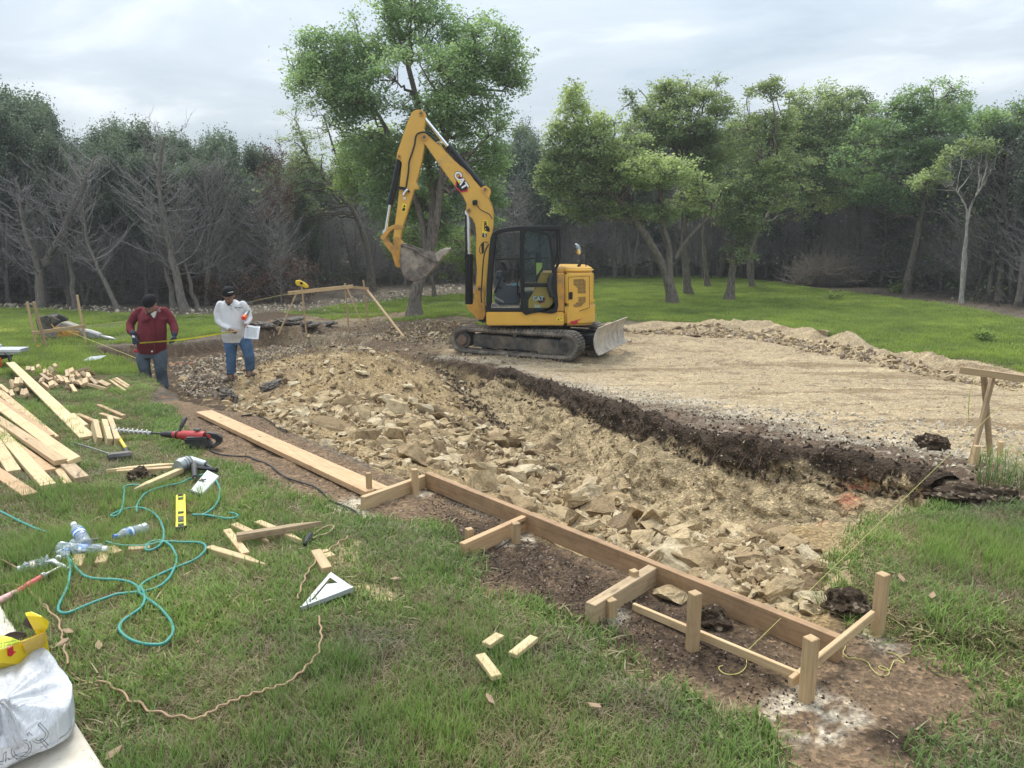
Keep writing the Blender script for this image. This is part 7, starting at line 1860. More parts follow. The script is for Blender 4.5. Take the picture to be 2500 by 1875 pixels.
# ---- heap of short stakes
LS = 'short sawn pine stake in the heap at the left'
heap = [(250,235,255,135,.10),(310,240,295,140,.12),(360,262,345,118,.15),(402,250,405,160,.13),(450,225,420,170,.1),(500,235,450,200,.08),(640,265,490,112,.20),(540,220,450,142,.15),(590,300,500,230,.06),(620,280,560,225,.08),(685,252,640,152,.17),(610,220,600,165,.12),(752,252,680,182,.12),(795,282,790,192,.10),(700,170,790,145,.16),(750,215,730,180,.13),(820,180,790,160,.10),(975,292,830,250,.04),(918,322,800,290,.03),(870,290,820,240,.06),(980,302,900,265,.02),(700,300,660,275,.05),(660,330,640,300,.02),(610,330,590,312,.02),(520,310,480,270,.03),(480,325,460,270,.03),(420,310,380,280,.03),(440,250,370,200,.1),(350,330,300,300,.02),(110,292,100,252,.08),(150,292,160,238,.1),(198,332,185,250,.08),(130,332,110,310,.03),(155,352,150,335,.02),(245,402,230,340,.02),(205,398,215,345,.02),(60,352,0,300,.05),(110,382,95,350,.01),(560,262,520,215,.1),(300,300,270,250,.05)]
def E5(x, y): return (x / 3.687, 860 + y / 3.687)
hr = random.Random(3)
for _ in range(26):
    fx_, fy_ = hr.uniform(330, 830), hr.uniform(235, 318); an = hr.uniform(-.9, .9); heap.append((fx_, fy_, fx_ - 95 * math.sin(an), fy_ - 75 * math.cos(an), hr.uniform(.0, .07)))
for i, (fx, fy, bx2, by2, lf) in enumerate(heap):
    A = Hl(*E5(bx2, by2), lf + .06); d = Hl(*E5(fx, fy), max(.05, lf)) - A; L_ = min(.50, max(.40, d.length)); dd = d.normalized(); dd.z = max(-.35, min(.1, dd.z))
    B = A + dd.normalized() * L_
    bar3('stake', B, A, .048 + .02 * (i % 5 == 0), .042, (M_PINE, M_PINE_Y, M_PINE, M_OLDW)[i % 4 if i % 7 else 3], LS, 'stake', 'short stakes heaped on the turf', roll=random.uniform(-.5, .5))
for q, lab in (((1125, 340, 990, 245), 'nearest of three stakes lying side by side right of the heap'), ((1150, 315, 1020, 235), 'middle one of the three parallel stakes right of the heap'), ((1160, 298, 1045, 226), 'farthest of three stakes lying side by side right of the heap')):
    bpx('stake', E5(q[0], q[1]), E5(q[2], q[3]), .04, .038, M_PINE, lab, 'stake', 'three parallel stakes')
for q, lab, m_, pt in (((700, 550, 885, 628), 'blunt reddish stake right of the marked board', M_FIR, 0), ((650, 548, 772, 650), 'short pale offcut against the end of the marked board', M_PINE_Y, 0), ((1112, 566, 872, 462), 'long reddish stake with a tapered tip in front of the trench', M_FIR, 1), ((905, 545, 1085, 600), 'pale stake lying under the tapered reddish one', M_PINE, 0)):
    bpx('stake', E5(*q[:2]), E5(*q[2:]), .045, .038, m_, lab, 'stake', point=pt)
for q, tw, lab in (((893, 838, 850, 640), .3, 'left one of three thick offcuts leaning together above the sledgehammer'), ((990, 850, 935, 640), .2, 'middle one of three thick offcuts leaning together'), ((1062, 850, 985, 608), .1, 'right one of three thick offcuts, touched by the drill bit')):
    A = H(*E5(*q[:2])); B = Hl(*E5(*q[2:]), .11); bar3('offcut', A + Vector((0, 0, .03)), B, .045, .085, M_PINE_Y, lab, 'offcut', 'three offcuts by the sledgehammer', roll=tw)
for q, lab, pt, m_, lf in (((952, 1050, 1645, 990), 'long stake sharpened at both ends above the black clod', 2, M_PINE_Y, .01), ((1550, 1030, 1050, 1060), 'pointed stake alongside the double pointed one', 0, M_PINE, .0), ((1630, 1040, 1205, 1222), 'rough split stake reaching from the clod to the nail gun', 1, M_PINE_Y, .02)):
    bpx('stake', E5(*q[:2]), E5(*q[2:]), .045, .035, m_, lab, 'stake', point=pt, la=lf, lb=lf)
def EB(x, y): return (x / 2.458, 1100 + y / 2.458)
for q, lab, pt, m_, lf in (((1360, 470, 1475, 612), 'short stake standing out left of the crossed stakes', 0, M_PINE, 0), ((1545, 420, 1812, 530), 'stake with grey face passing under the rough one', 1, M_PINE_Y, 0), ((1405, 435, 1612, 535), 'pale stake whose end touches the teal hose', 1, M_PINE, 0), ((1418, 500, 1930, 418), 'longest rough barked stake lying across the others', 1, M_OLDW, .035), ((1252, 572, 1598, 676), 'clean new stake lying alone below the crossed ones', 1, M_PINE_Y, .0)):
    bpx('stake', EB(*q[:2]), EB(*q[2:]), .042, .036, m_, lab, 'stake', point=pt, la=lf, lb=lf)
bpx('offcut', EB(1895, 592), EB(1962, 700), .05, .04, M_PINE, 'chunky offcut by the sawdust under the tan cord', 'offcut')
bpx('offcut', EB(1935, 594), EB(1985, 632), .05, .03, M_PINE_Y, 'rounded little block behind the chunky offcut', 'offcut')
bpx('stick', EB(1915, 392), EB(2048, 362), .018, .012, M_OLDW, 'thin split stick at the end of the longest stake', 'stick')
for q, lab in (((768, 582, 900, 570), 'little block between the water bottle and the hose loop'), ((480, 618, 450, 692), 'small block poking out below the crumpled bottle'), ((625, 600, 605, 668), 'second small block under the crumpled bottle'), ((655, 575, 702, 608), 'chip of wood at the neck of the crumpled bottle')):
    bpx('offcut', EB(*q[:2]), EB(*q[2:]), .055, .03, M_PINE, lab, 'offcut')
for c4, lab in (([(1178, 1565), (1213, 1541), (1229, 1552), (1195, 1575)], 'small square scrap, upper left of three in the near grass'), ([(1244, 1590), (1298, 1548), (1310, 1556), (1259, 1599)], 'long scrap with a jagged end, right one of three in the near grass'), ([(1164, 1600), (1180, 1590), (1221, 1642), (1205, 1655)], 'scrap lying lowest of the three in the near grass')):
    P4 = [Wp(u_, v_, .085) for u_, v_ in c4]; e1, e2 = (P4[1] - P4[0]).length, (P4[2] - P4[1]).length
    if e1 > e2: A, B, w_ = (P4[0] + P4[3]) / 2, (P4[1] + P4[2]) / 2, e2
    else: A, B, w_ = (P4[0] + P4[1]) / 2, (P4[3] + P4[2]) / 2, e1
    bar3('wood_scrap', A, B, max(w_, .04), .02, M_PINE_Y, lab, 'scrap', 'three scraps in the near grass', top=True)

# ---- tools
def curve_obj(name, paths, r, mat, label=None, cat=None, lifts=None, parent=None, res=4, px=True):
    """tube lying on the ground through pixels"""
    cu = bpy.data.curves.new(name, 'CURVE'); cu.dimensions = '3D'; cu.bevel_depth = r; cu.bevel_resolution = 2; cu.resolution_u = res
    for i, path in enumerate(paths):
        if px:
            pts = hits(path); lf = lifts[i] if lifts else r + .012
            for p in pts: p.z += lf
        else: pts = [Vector(p) for p in path]
        sp = cu.splines.new('BEZIER'); sp.bezier_points.add(len(pts) - 1)
        for bp, p in zip(sp.bezier_points, pts): bp.co = p; bp.handle_left_type = bp.handle_right_type = 'AUTO'
    tmp = bpy.data.objects.new(name, cu); col.objects.link(tmp)
    me = bpy.data.meshes.new_from_object(tmp.evaluated_get(bpy.context.evaluated_depsgraph_get())); me.name = name
    bpy.data.objects.remove(tmp); me.materials.clear()
    for p in me.polygons: p.use_smooth = True
    return tag(link(name, me, mat, parent), label, cat)
def lift_in(pts, k=.03): return pts
M_TEAL = plain('teal_hose', (.035, .235, .195), .45, var=.12, scale=30); M_CORD = plain('tan_cord', (.30, .19, .105), .6, var=.2, scale=20)
def EC(x, y): return (x / 3.904, 1450 + y / 3.904)
def B_(l): return [EB(*p) for p in l]
def C_l(l): return [EC(*p) for p in l]
hp = [B_([(1190,185),(1140,195),(1080,222),(1000,238),(900,270),(845,320),(822,375),(828,400)]),
 B_([(880,247),(820,232),(768,235),(750,270),(745,330),(730,385),(700,420),(682,424),(700,400),(760,378),(820,370),(890,385),(950,430),(980,490),(986,540),(970,590),(930,622),(895,632),(880,612),(905,582),(960,572),(1010,590),(1050,640),(1062,700),(1040,760),(1000,820),(930,865),(860,882),(780,890),(690,903)]) + C_l([(1050,85),(900,140),(760,200),(640,245),(580,235),(562,200),(590,120)]) + B_([(402,870),(422,790),(420,700),(395,630),(370,585)]),
 B_([(1195,175),(1225,168),(1275,185),(1312,230),(1320,290),(1300,350),(1255,395),(1210,415),(1160,413),(1230,416),(1320,430),(1390,437),(1425,426),(1412,408),(1380,402)]),
 B_([(640,580),(720,600),(820,605),(900,598),(960,582),(1100,582),(1200,585),(1237,607),(1220,650),(1150,700),(1060,735),(960,780),(880,820),(846,850)]) + C_l([(1322,12),(1390,90),(1500,170),(1590,260),(1640,340),(1655,430),(1620,490),(1560,540),(1480,550),(1370,540),(1250,500),(1170,440),(1143,390),(1180,320),(1260,260),(1350,190),(1385,100),(1345,-20)]),
 B_([(425,690),(480,760),(530,795),(600,806),(700,810),(780,825),(830,855),(848,890)]),
 B_([(-150,330),(0,385),(60,415),(140,455),(230,495),(300,518)])]
curve_obj('air_hose', hp, .0068, M_TEAL, 'teal air hose looping over the near lawn from the nail gun', 'hose', [.030] * 5 + [.022])
def wavy(pts, amp=3.2, per=26):
    out = []; pts = [np.array(p, float) for p in pts]; s = 0
    for a, b in zip(pts[:-1], pts[1:]):
        d = b - a; L = np.linalg.norm(d); n_ = max(1, int(L / 9)); nr = np.array((-d[1], d[0])) / (L + 1e-9)
        for k in range(n_): out.append(tuple(a + d * k / n_ + nr * amp * (.35 + 1.1 * float(vnoise((s + L * k / n_) / 40, .5, 3))) * math.sin(2 * math.pi * (s + L * k / n_) / per + 3 * float(vnoise((s + L * k / n_) / 60, 2.5, 4))))); 
        s += L
    out.append(tuple(pts[-1])); return out
tc1 = C_l([(280,0),(310,60),(370,90),(400,150),(450,170),(470,220),(500,250),(540,275),(575,320),(575,390),(605,430),(595,490),(630,530),(615,600),(645,650),(655,740)])
tc2 = C_l([(940,900),(1050,925),(1080,970),(1170,1000),(1220,1060),(1240,1100),(1340,1105),(1390,1160),(1420,1195),(1540,1195),(1640,1250),(1740,1235),(1840,1275),(1950,1240)]) + wavy([(499,1768),(545,1740),(610,1715),(660,1700),(705,1685),(745,1650),(778,1612),(786,1570),(780,1520)], 3, 30)
tc3 = wavy([(x, y) for x, y in [(728,1478),(735,1450),(752,1410),(775,1380),(800,1358),(832,1335),(850,1322)]], 2.5, 24)
tc4 = B_([(-60,690),(0,685),(60,712),(130,742),(205,745)]); tc5 = B_([(-60,870),(0,850),(60,835),(130,850),(190,880),(215,915),(250,930),(262,970),(290,983)])
curve_obj('extension_cord', [tc1, tc2, tc3, tc4, tc5, C_l([(655,740),(700,790),(760,840),(850,862),(940,900)])], .0044, M_CORD, 'kinked tan cord snaking round the near lawn', 'cord', [.030, .030, .030, .028, .028, .008])
def E3(x, y): return (450 + x / 3.687, 1000 + y / 3.687)
curve_obj('drill_cord', [[E3(*p) for p in [(215,335),(240,380),(320,410),(380,420),(470,428),(550,430),(640,460),(740,495),(830,560),(940,630),(1050,665),(1190,715),(1250,760),(1320,830),(1440,880),(1540,930),(1580,980),(1640,1040),(1740,1085),(1800,1110)]]], .006, M_BLKM, 'black power cord running from the red drill across the dirt strip', 'cord', [.009])
# plug
pg = empty('plug', H(*EB(1848, 565)), 'black power plug with a loop of wire lying in the grass near the sawdust', 'plug')
mb = MB(); p_, q_ = H(*EB(1832, 595), .03) - pg.location, H(*EB(1866, 538), .035) - pg.location
mb.tube([p_, p_.lerp(q_, .3), p_.lerp(q_, .4), q_], [.012, .015, .019, .014], 10); mb.build('plug_body', M_BLKM, pg, smooth_=True)
o = curve_obj('wire_loop', [B_([(1870,540),(1900,520),(1950,490),(1995,480),(1998,500),(1960,530),(1905,545),(1880,560)])], .0045, M_OLDW, None, None, [.03]); o.parent = pg; o.location = -pg.location

# rotary hammer drill
DR = empty('hammer_drill', H(*E5(1750, 860)), 'red and black rotary hammer drill with a long spiral bit lying on the dirt', 'drill')
def dm(mb, name, mat, bev=0, sm=True, par=None, seg=1):
    bmesh.ops.translate(mb.bm, verts=mb.bm.verts, vec=-DR.location); o = mb.build(name, mat, par or DR, bev, False, seg)
    if sm: auto_smooth(o, 40)
    return o
M_DRED = plain('tool_red', (.42, .035, .035), .4, dirt=(.25, .16, .12), dirt_amt=.1); M_DBLK = plain('tool_black', (.022, .022, .024), .55, dirt=(.16, .13, .1), dirt_amt=.2); M_BIT = plain('drill_bit_steel', (.55, .54, .52), .4, .6, var=.2)
base = H(*E5(1760, 868)); YD = base.y; zg = base.z
def D(x, y, dy=0.0): return atY(*E5(x, y), YD + dy)
# axis of the tool in a vertical plane at YD
mb = MB(); a, b = D(1560, 742, .10), D(1850, 760, .02); mb.tube([a, a.lerp(b, .25), a.lerp(b, .3), b], [.030, .034, .042, .046], 14); body = dm(mb, 'body', M_DRED)
mb = MB(); a, b = D(1452, 735, .13), D(1562, 742, .10); mb.tube([a, a.lerp(b, .3), a.lerp(b, .35), b], [.018, .024, .028, .031], 14); dm(mb, 'chuck', M_DBLK)
mb = MB(); q = [(1672, 762), (1830, 756), (1880, 780), (1920, 850), (1830, 870), (1678, 866)]; mb.prism([(D(*p).x, D(*p).z) for p in q], .085, off=YD); mo = dm(mb, 'motor_housing', M_DBLK, .012, True, None, 2)
mb = MB(); q = [(1852, 715), (1895, 722), (1960, 735), (1998, 765), (2000, 800), (1980, 830), (1930, 858), (1870, 865)]; ip = [(1880, 765), (1900, 768), (1935, 775), (1950, 790), (1950, 800), (1940, 815), (1915, 828), (1885, 830)]
mb.ring_prism([(D(*p).x, D(*p).z) for p in q], [(D(*p).x, D(*p).z) for p in ip], .045, off=YD); dm(mb, 'handle', M_DBLK, .008, True, None, 2)
mb = MB(); q = [(1862, 722), (1900, 735), (1918, 770), (1880, 768)]; mb.prism([(D(*p).x, D(*p).z) for p in q], .055, off=YD); dm(mb, 'handle_cover', M_DRED, .006)
mb = MB(); q = [(1925, 755), (1952, 768), (1945, 782), (1930, 778)]; mb.prism([(D(*p).x, D(*p).z) for p in q], .02, off=YD); dm(mb, 'trigger', M_DRED, .003)
mb = MB(); a, b = D(1610, 712, .10), D(1672, 590, .22); mb.tube([a, a.lerp(b, .25), a.lerp(b, .3), b.lerp(a, .1), b], [.011, .011, .017, .018, .014], 10); dm(mb, 'side_handle', M_DBLK)
mb = MB(); a, b = D(1596, 741, .095), D(1612, 742, .09); mb.cyl(a, b, .038, 14); dm(mb, 'clamp_ring', M_DBLK)
mb = MB(); mb.prism([(D(*p).x, D(*p).z) for p in [(1725, 700), (1782, 704), (1782, 716), (1728, 712)]], .05, off=YD + .05); dm(mb, 'selector', M_DBLK, .003)
a, b = D(1362, 724, .15), D(1455, 735, .13); mb = MB(); mb.cyl(a, b, .0085, 10); bit = dm(mb, 'bit_shaft', M_DBLK)
# spiral: two helical flanges round a core
a, b = D(988, 693, .28), D(1362, 724, .15); ax = (b - a).normalized(); e1 = ax.orthogonal().normalized(); e2 = ax.cross(e1); L_ = (b - a).length
mb = MB(); mb.cyl(a, b, .009, 10); turns = 9; N = turns * 14; pr = None
for k in range(N + 1):
    t = k / N; ph = t * turns * 2 * math.pi; c = a + ax * (L_ * t); r_ = e1 * math.cos(ph) + e2 * math.sin(ph)
    ring = [mb.bm.verts.new(c + r_ * .007 - ax * .008), mb.bm.verts.new(c + r_ * .024 - ax * .004), mb.bm.verts.new(c + r_ * .024 + ax * .004), mb.bm.verts.new(c + r_ * .007 + ax * .008)]
    if pr:
        for j in range(4): mb.bm.faces.new((pr[j], pr[(j + 1) % 4], ring[(j + 1) % 4], ring[j]))
    pr = ring
dm(mb, 'spiral', M_BIT, 0, True, bit)
mb = MB(); mb.cyl(a - ax * .03, a + ax * .005, .020, 10); dm(mb, 'bit_tip', M_TFR, 0, True, bit)

# sledgehammer, bar
SL = empty('sledgehammer', H(*E5(1080, 990)), 'sledgehammer with dark rusty head and yellow handle beside the offcuts', 'sledgehammer')
a, b = H(*E5(975, 985), .035), H(*E5(1190, 960), .035)
mb = MB(); mb.tube([p - SL.location for p in (a, a.lerp(b, .12), a.lerp(b, .88), b)], [.026, .034, .034, .026], 8); mb.build('head', plain('forged_head', (.10, .095, .09), .6, .3, var=.4, dirt=(.2, .16, .12), dirt_amt=.4), SL)
c0 = a.lerp(b, .82); c1 = Hl(*E5(1135, 870), .05); c2 = Hl(*E5(1088, 795), .05); c3 = Hl(*E5(1010, 660), .04)
mb = MB(); mb.tube([c0 - SL.location, c1 - SL.location], .017, 10); mb.build('neck_guard', M_DBLK, SL, smooth_=True)
mb = MB(); mb.tube([c1 - SL.location, c2 - SL.location, c3 - SL.location], [.014, .014, .013], 10); mb.build('handle', plain('yellow_fibreglass', (.75, .55, .03), .4), SL, smooth_=True)
mb = MB(); mb.tube([H(*E5(640, 815), .012), H(*E5(820, 880), .02), H(*E5(1000, 940), .02)], [.004, .006, .008], 8); tag(mb.build('steel_bar', plain('grey_steel', (.3, .3, .29), .5, .6)), 'thin grey steel pin lying in the grass left of the sledge head', 'rod')
# nail gun
NG = empty('nail_gun', H(*E5(1780, 1250)), 'silver and black pneumatic nail gun lying on the grass with the hose attached', 'nail gun')
def ng(mb, name, mat, bev=0, par=None, sm=True, seg=1):
    bmesh.ops.translate(mb.bm, verts=mb.bm.verts, vec=-NG.location); o = mb.build(name, mat, par or NG, bev, False, seg)
    return auto_smooth(o, 40) if sm else o
M_SILV = plain('cast_silver', (.36, .39, .38), .4, .4, var=.2); M_WPL = plain('white_metal', (.66, .67, .68), .4, .2, var=.08)
a, b = H(*E5(1635, 1100), .07), H(*E5(1720, 1075), .075)
mb = MB(); mb.tube([a - (b - a) * .3, a, a.lerp(b, .7), b], [.040, .052, .052, .044], 18); ng(mb, 'motor_cap', M_SILV)
for k in range(3): mb = MB(); mb.tube([a.lerp(b, .1 + .3 * k), a.lerp(b, .13 + .3 * k)], .0545, 18); ng(mb, 'cap_rib', M_TFR)
c = H(*E5(1860, 1085), .06); mb = MB(); mb.tube([b, b.lerp(c, .5), c], [.044, .036, .028], 14); ng(mb, 'body', M_SILV)
c2 = H(*E5(1960, 1115), .035); mb = MB(); mb.tube([c, c2], [.014, .009], 8); ng(mb, 'nose', M_DBLK)
d0 = b.lerp(c, .25); d1 = H(*E5(1760, 1190), .05); mb = MB(); mb.tube([d0, d0.lerp(d1, .5), d1], [.022, .020, .018], 12); ng(mb, 'grip', M_DBLK)
mb = MB(); mb.cyl(d1, d1 + (d1 - d0).normalized() * .03, .010, 10); ng(mb, 'air_fitting', M_CHR)
P_ = [H(*E5(1705, 1290), .03), H(*E5(1810, 1330), .03), H(*E5(1975, 1160), .04), H(*E5(1870, 1130), .06)]
mb = MB(); A = [mb.bm.verts.new(p) for p in P_]; Bv = [mb.bm.verts.new(p + Vector((0, 0, -.028))) for p in P_]; mb.bm.faces.new(A); mb.bm.faces.new(Bv[::-1])
for i in range(4): mb.bm.faces.new((A[i], Bv[i], Bv[(i + 1) % 4], A[(i + 1) % 4]))
mg = ng(mb, 'magazine', M_WPL, .004)
mb = MB(); mb.tube([P_[0] + Vector((0, 0, .0)), P_[1]], .012, 8); ng(mb, 'magazine_end', M_DBLK, 0, mg)
mb = MB(); q = P_[0].lerp(P_[3], .55).lerp(P_[1].lerp(P_[2], .5), .3) + Vector((0, 0, .006)); mb.box(q, (.05, .012, .008), Euler((0, 0, .6))); mb.box(q, (.012, .05, .008), Euler((0, 0, .6))); ng(mb, 'follower', M_TFR, .002, mg)
mb = MB(); mb.tube([H(*E5(1780, 1105), .055), H(*E5(1960, 1120), .05)], .016, 6); ng(mb, 'feed_rail', M_DBLK)
# yellow level
P_ = [Wp(*q, .052) for q in ((429, 1206), (453, 1206), (455, 1284), (428, 1284))]
ctr = sum(P_, Vector()) / 4; Lx = ((P_[1] + P_[0]) / 2 - (P_[2] + P_[3]) / 2); L_ = Lx.length; w_ = (P_[1] - P_[0]).length * .9 + .012
LV = empty('spirit_level', ctr - Vector((0, 0, .045)), 'yellow spirit level with black end caps lying in the grass', 'level', rz=math.atan2(Lx.y, Lx.x))
mb = MB(); ly = plain('level_yellow', (.78, .60, .03), .4, var=.05)
wd = .054
for yy in (-wd / 2 + .006, wd / 2 - .006): mb.box((0, yy, .03), (L_, .012, .026))
mb.box((0, 0, .03), (L_ * .98, wd - .02, .008)); mb.build('body', ly, LV, .002)
for s_ in (-1, 1): mb = MB(); mb.box((s_ * (L_ / 2 + .004), 0, .03), (.014, wd + .004, .030)); mb.build('end_cap', M_DBLK, LV, .003)
for x_, l_ in ((.40, .045), (-.06, .03), (-.26, .085), (-.42, .035)):
    mb = MB(); mb.box((x_ * L_, 0, .036), (l_, wd * .62, .010)); vf = mb.build('vial_frame', M_DBLK, LV, .004)
    if l_ != .085: mb = MB(); mb.cyl((x_ * L_, -wd * .22, .043), (x_ * L_, wd * .22, .043), .006, 10); mb.build('vial', plain('vial_green', (.45, .65, .15), .2), vf)
# bottles
M_PET = glass_mat('clear_plastic', (.93, .96, .97), .42, .14, (.55, .60, .64)); M_BLUE = plain('blue_label', (.05, .18, .50), .4, var=.2, scale=40); M_LW = plain('label_white', (.75, .77, .8), .4)
def bottle(a, b, label, cap=M_BLUE, la=.04, lb=.04, squash=.0, lbl=M_BLUE, r=.032, seed=1):
    A, B = Hl(*a, la), Hl(*b, lb); ax_ = B - A; L = ax_.length; g_ = np.random.default_rng(seed)
    R_ = orient(ax_) @ Matrix.Rotation(math.pi / 2, 4, 'Y'); root = empty('water_bottle', A, label, 'bottle'); root.rotation_euler = R_.to_euler()
    prof = [(0, .6), (.02, .95), (.06, 1), (.16, .93), (.22, 1), (.30, .94), (.36, 1), (.40, .97), (.62, .97), (.66, 1), (.74, .92), (.84, .55), (.90, .38), (.93, .36)]
    mb = MB(); mb.lathe([(r * q, z * L) for z, q in prof], 18)
    if squash:
        for v in mb.bm.verts:
            t = v.co.z / L; s_ = 1 - squash * math.sin(math.pi * t) ; v.co.x *= s_; v.co += Vector((g_.normal() * .004, g_.normal() * .004, 0)) * min(1, squash * 2.5); v.co.y += .02 * squash * math.sin(t * 9)
    mb.build('bottle_shell', M_PET, root, smooth_=not squash)
    mb = MB(); mb.lathe([(r * .99, L * .45), (r * 1.01, L * .455), (r * 1.01, L * .60), (r * .99, L * .605)], 18)
    if squash:
        for v in mb.bm.verts: t = v.co.z / L; v.co.x *= 1 - squash * math.sin(math.pi * t)
    lb_ = mb.build('bottle_label', lbl, root, smooth_=True)
    mb = MB(); mb.lathe([(r * 1.013, L * .475), (r * 1.016, L * .48), (r * 1.016, L * .53), (r * 1.013, L * .535)], 18); 
    for v in mb.bm.verts:
        if squash: v.co.x *= 1 - squash * math.sin(math.pi * v.co.z / L)
    mb.build('label_band', M_LW, lb_, smooth_=True)
    mb = MB(); mb.cyl((0, 0, L * .91), (0, 0, L), r * .46, 14); mb.build('bottle_cap', cap, root, .001)
    return root
bottle(EB(520, 565), EB(440, 440), 'clear water bottle with blue label leaning upright on the others', M_LW, .05, .12, .05, seed=1)
bottle(EB(345, 585), EB(645, 590), 'crumpled water bottle with blue label lying crosswise', M_LW, .045, .045, .35, seed=2)
bottle(EB(880, 462), EB(682, 520), 'clear bottle with blue cap lying alone on the grass', M_BLUE, .04, .035, .08, seed=3)
bottle(EB(298, 662), EB(108, 712), 'crushed white looking bottle with clear cap near the hammer', M_LW, .035, .03, .45, plain('white_red_label', (.6, .45, .42), .5, var=.4, scale=60), seed=4)
bottle(EB(450, 560), EB(345, 650), 'squashed bottle lying half under the crosswise one', M_LW, .04, .03, .5, seed=5)
mb = MB(); mb.cyl(Hl(*EB(525, 542), .03), Hl(*EB(598, 534), .03), .010, 10); tag(mb.build('marker_pen', plain('dark_marker', (.03, .03, .035), .4)), 'dark marker pen lying behind the crumpled bottle', 'marker')
# claw hammer
HM = empty('claw_hammer', H(*EB(200, 800)), 'claw hammer with red and pink handle lying at the left edge of the lawn', 'hammer')
def hm(mb, name, mat, par=None, sm=True):
    bmesh.ops.translate(mb.bm, verts=mb.bm.verts, vec=-HM.location); o = mb.build(name, mat, par or HM, .0); return auto_smooth(o, 45) if sm else o
a, b, c, d = (Hl(*EB(*q), .035) for q in ((-60, 930), (100, 850), (262, 752), (372, 695)))
mb = MB(); mb.tube([b, b.lerp(c, .5), c], [.014, .016, .013], 12); hm(mb, 'grip', plain('red_grip', (.60, .06, .10), .5))
mb = MB(); mb.tube([a, a.lerp(b, .6), b], [.018, .016, .014], 12); hm(mb, 'grip_end', plain('pink_grip', (.66, .36, .34), .5, var=.3, scale=40))
for k in range(2): mb = MB(); t_ = c.lerp(b, .02 + .06 * k); mb.tube([t_, t_ + (c - b).normalized() * .006], .018, 12); hm(mb, 'grip_ring', M_SILV)
mb = MB(); mb.tube([c, d], [.009, .008], 10); hm(mb, 'shaft', plain('steel_shaft', (.35, .33, .28), .4, .6))
e_ = Hl(*EB(398, 712), .03); f_ = Hl(*EB(346, 684), .05)
mb = MB(); dd = (e_ - f_).normalized(); mb.tube([d - dd * .02, d, d + dd * .035], [.013, .014, .015], 10)
for s_ in (-1, 1): mb.tube([d - dd * .015, d - dd * .05 + Vector((0, .006 * s_, .004)), d - dd * .085 + Vector((0, .012 * s_, -.014))], [.010, .008, .003], 8)
hm(mb, 'head', M_SILV)
# speed square
T3 = [Wp(*EB(*q), z) for q, z in (((1800, 943), .065), ((1985, 728), .085), ((2120, 820), .085))]
SQ = empty('speed_square', sum(T3, Vector()) / 3 - Vector((0, 0, .04)), 'aluminium triangular speed square lying by the sawdust', 'square')
T3 = [p - SQ.location for p in T3]; M_ALU = plain('aluminium', (.40, .41, .42), .5, .3, var=.1, scale=30)
nrm = (T3[1] - T3[0]).cross(T3[2] - T3[0]).normalized(); nrm = nrm if nrm.z > 0 else -nrm; th = .004
def tri_in(k, c=None): c = sum(T3, Vector()) / 3; return [c + (p - c) * k for p in T3]
mb = MB()
def slab3(mb, outer_, inner_, th):
    A = [mb.bm.verts.new(p) for p in outer_]; I_ = [mb.bm.verts.new(p) for p in inner_]; A2 = [mb.bm.verts.new(p - nrm * th) for p in outer_]; I2 = [mb.bm.verts.new(p - nrm * th) for p in inner_]; n_ = len(A)
    for i in range(n_):
        j = (i + 1) % n_; mb.bm.faces.new((A[i], A[j], I_[j], I_[i])); mb.bm.faces.new((A2[j], A2[i], I2[i], I2[j])); mb.bm.faces.new((A[i], A2[i], A2[j], A[j])); mb.bm.faces.new((I_[j], I2[j], I2[i], I_[i]))
slab3(mb, T3, tri_in(.66), th); mb.build('plate', M_ALU, SQ)
ti = tri_in(.60); mb = MB(); q0, q1, q2 = tri_in(.68)[0], tri_in(.68)[1], tri_in(.68)[2]
m1, m2 = q0.lerp(q1, .93), q0.lerp(q2, .85)
A = [q0 + (q2 - q0) * .10, q0.lerp(q2, 1.0), q1.lerp(q2, .55), q0.lerp(q1, .72).lerp(q2, .10)]
V1 = [mb.bm.verts.new(p) for p in A]; V2 = [mb.bm.verts.new(p - nrm * th) for p in A]; mb.bm.faces.new(V1); mb.bm.faces.new(V2[::-1])
for i in range(4): mb.bm.faces.new((V1[i], V2[i], V2[(i + 1) % 4], V1[(i + 1) % 4]))
mb.build('inner_plate', M_ALU, SQ)
mb = MB(); a, b = T3[0], T3[2]; P_ = [a + nrm * .006, b + nrm * .006, b - nrm * .016, a - nrm * .012]; off = (T3[1] - a).cross(nrm); off = (T3[1] - (a + b) / 2).normalized() * .010
V1 = [mb.bm.verts.new(p) for p in P_]; V2 = [mb.bm.verts.new(p - off) for p in P_]; mb.bm.faces.new(V1); mb.bm.faces.new(V2[::-1])
for i in range(4): mb.bm.faces.new((V1[i], V2[i], V2[(i + 1) % 4], V1[(i + 1) % 4]))
mb.build('fence_lip', M_ALU, SQ)

# ---- concrete slab, carton and plastic bag at the lower left
ZSL = .07
e0, e1 = Wp(0, 1476, ZSL), Wp(256, 1875, ZSL); dd = (e1 - e0).normalized(); nn = Vector((-dd.y, dd.x, 0)); nn = nn if nn.x < 0 else -nn
A, B = e0 - dd * 3.0, e1 + dd * 5.0
mb = MB(); mb.prism([(p.x, p.y) for p in (A, B, B + nn * 4, A + nn * 4)], .22, 'Z', ZSL - .11)
cm, n, b, _ = new_mat('concrete'); tc = n.nodes.new('ShaderNodeTexCoord').outputs['Object']
f = noise(n, tc, 7, 7, .68); f2 = noise(n, tc, 60, 5, .7); cc = mixc(n, 1.0, ramp(n, f, [(.3, (.44, .39, .31)), (.55, (.56, .51, .42)), (.75, (.62, .57, .49))]), ramp(n, f2, [(.28, (.5,) * 3), (.4, (1,) * 3)]), 'MULTIPLY')
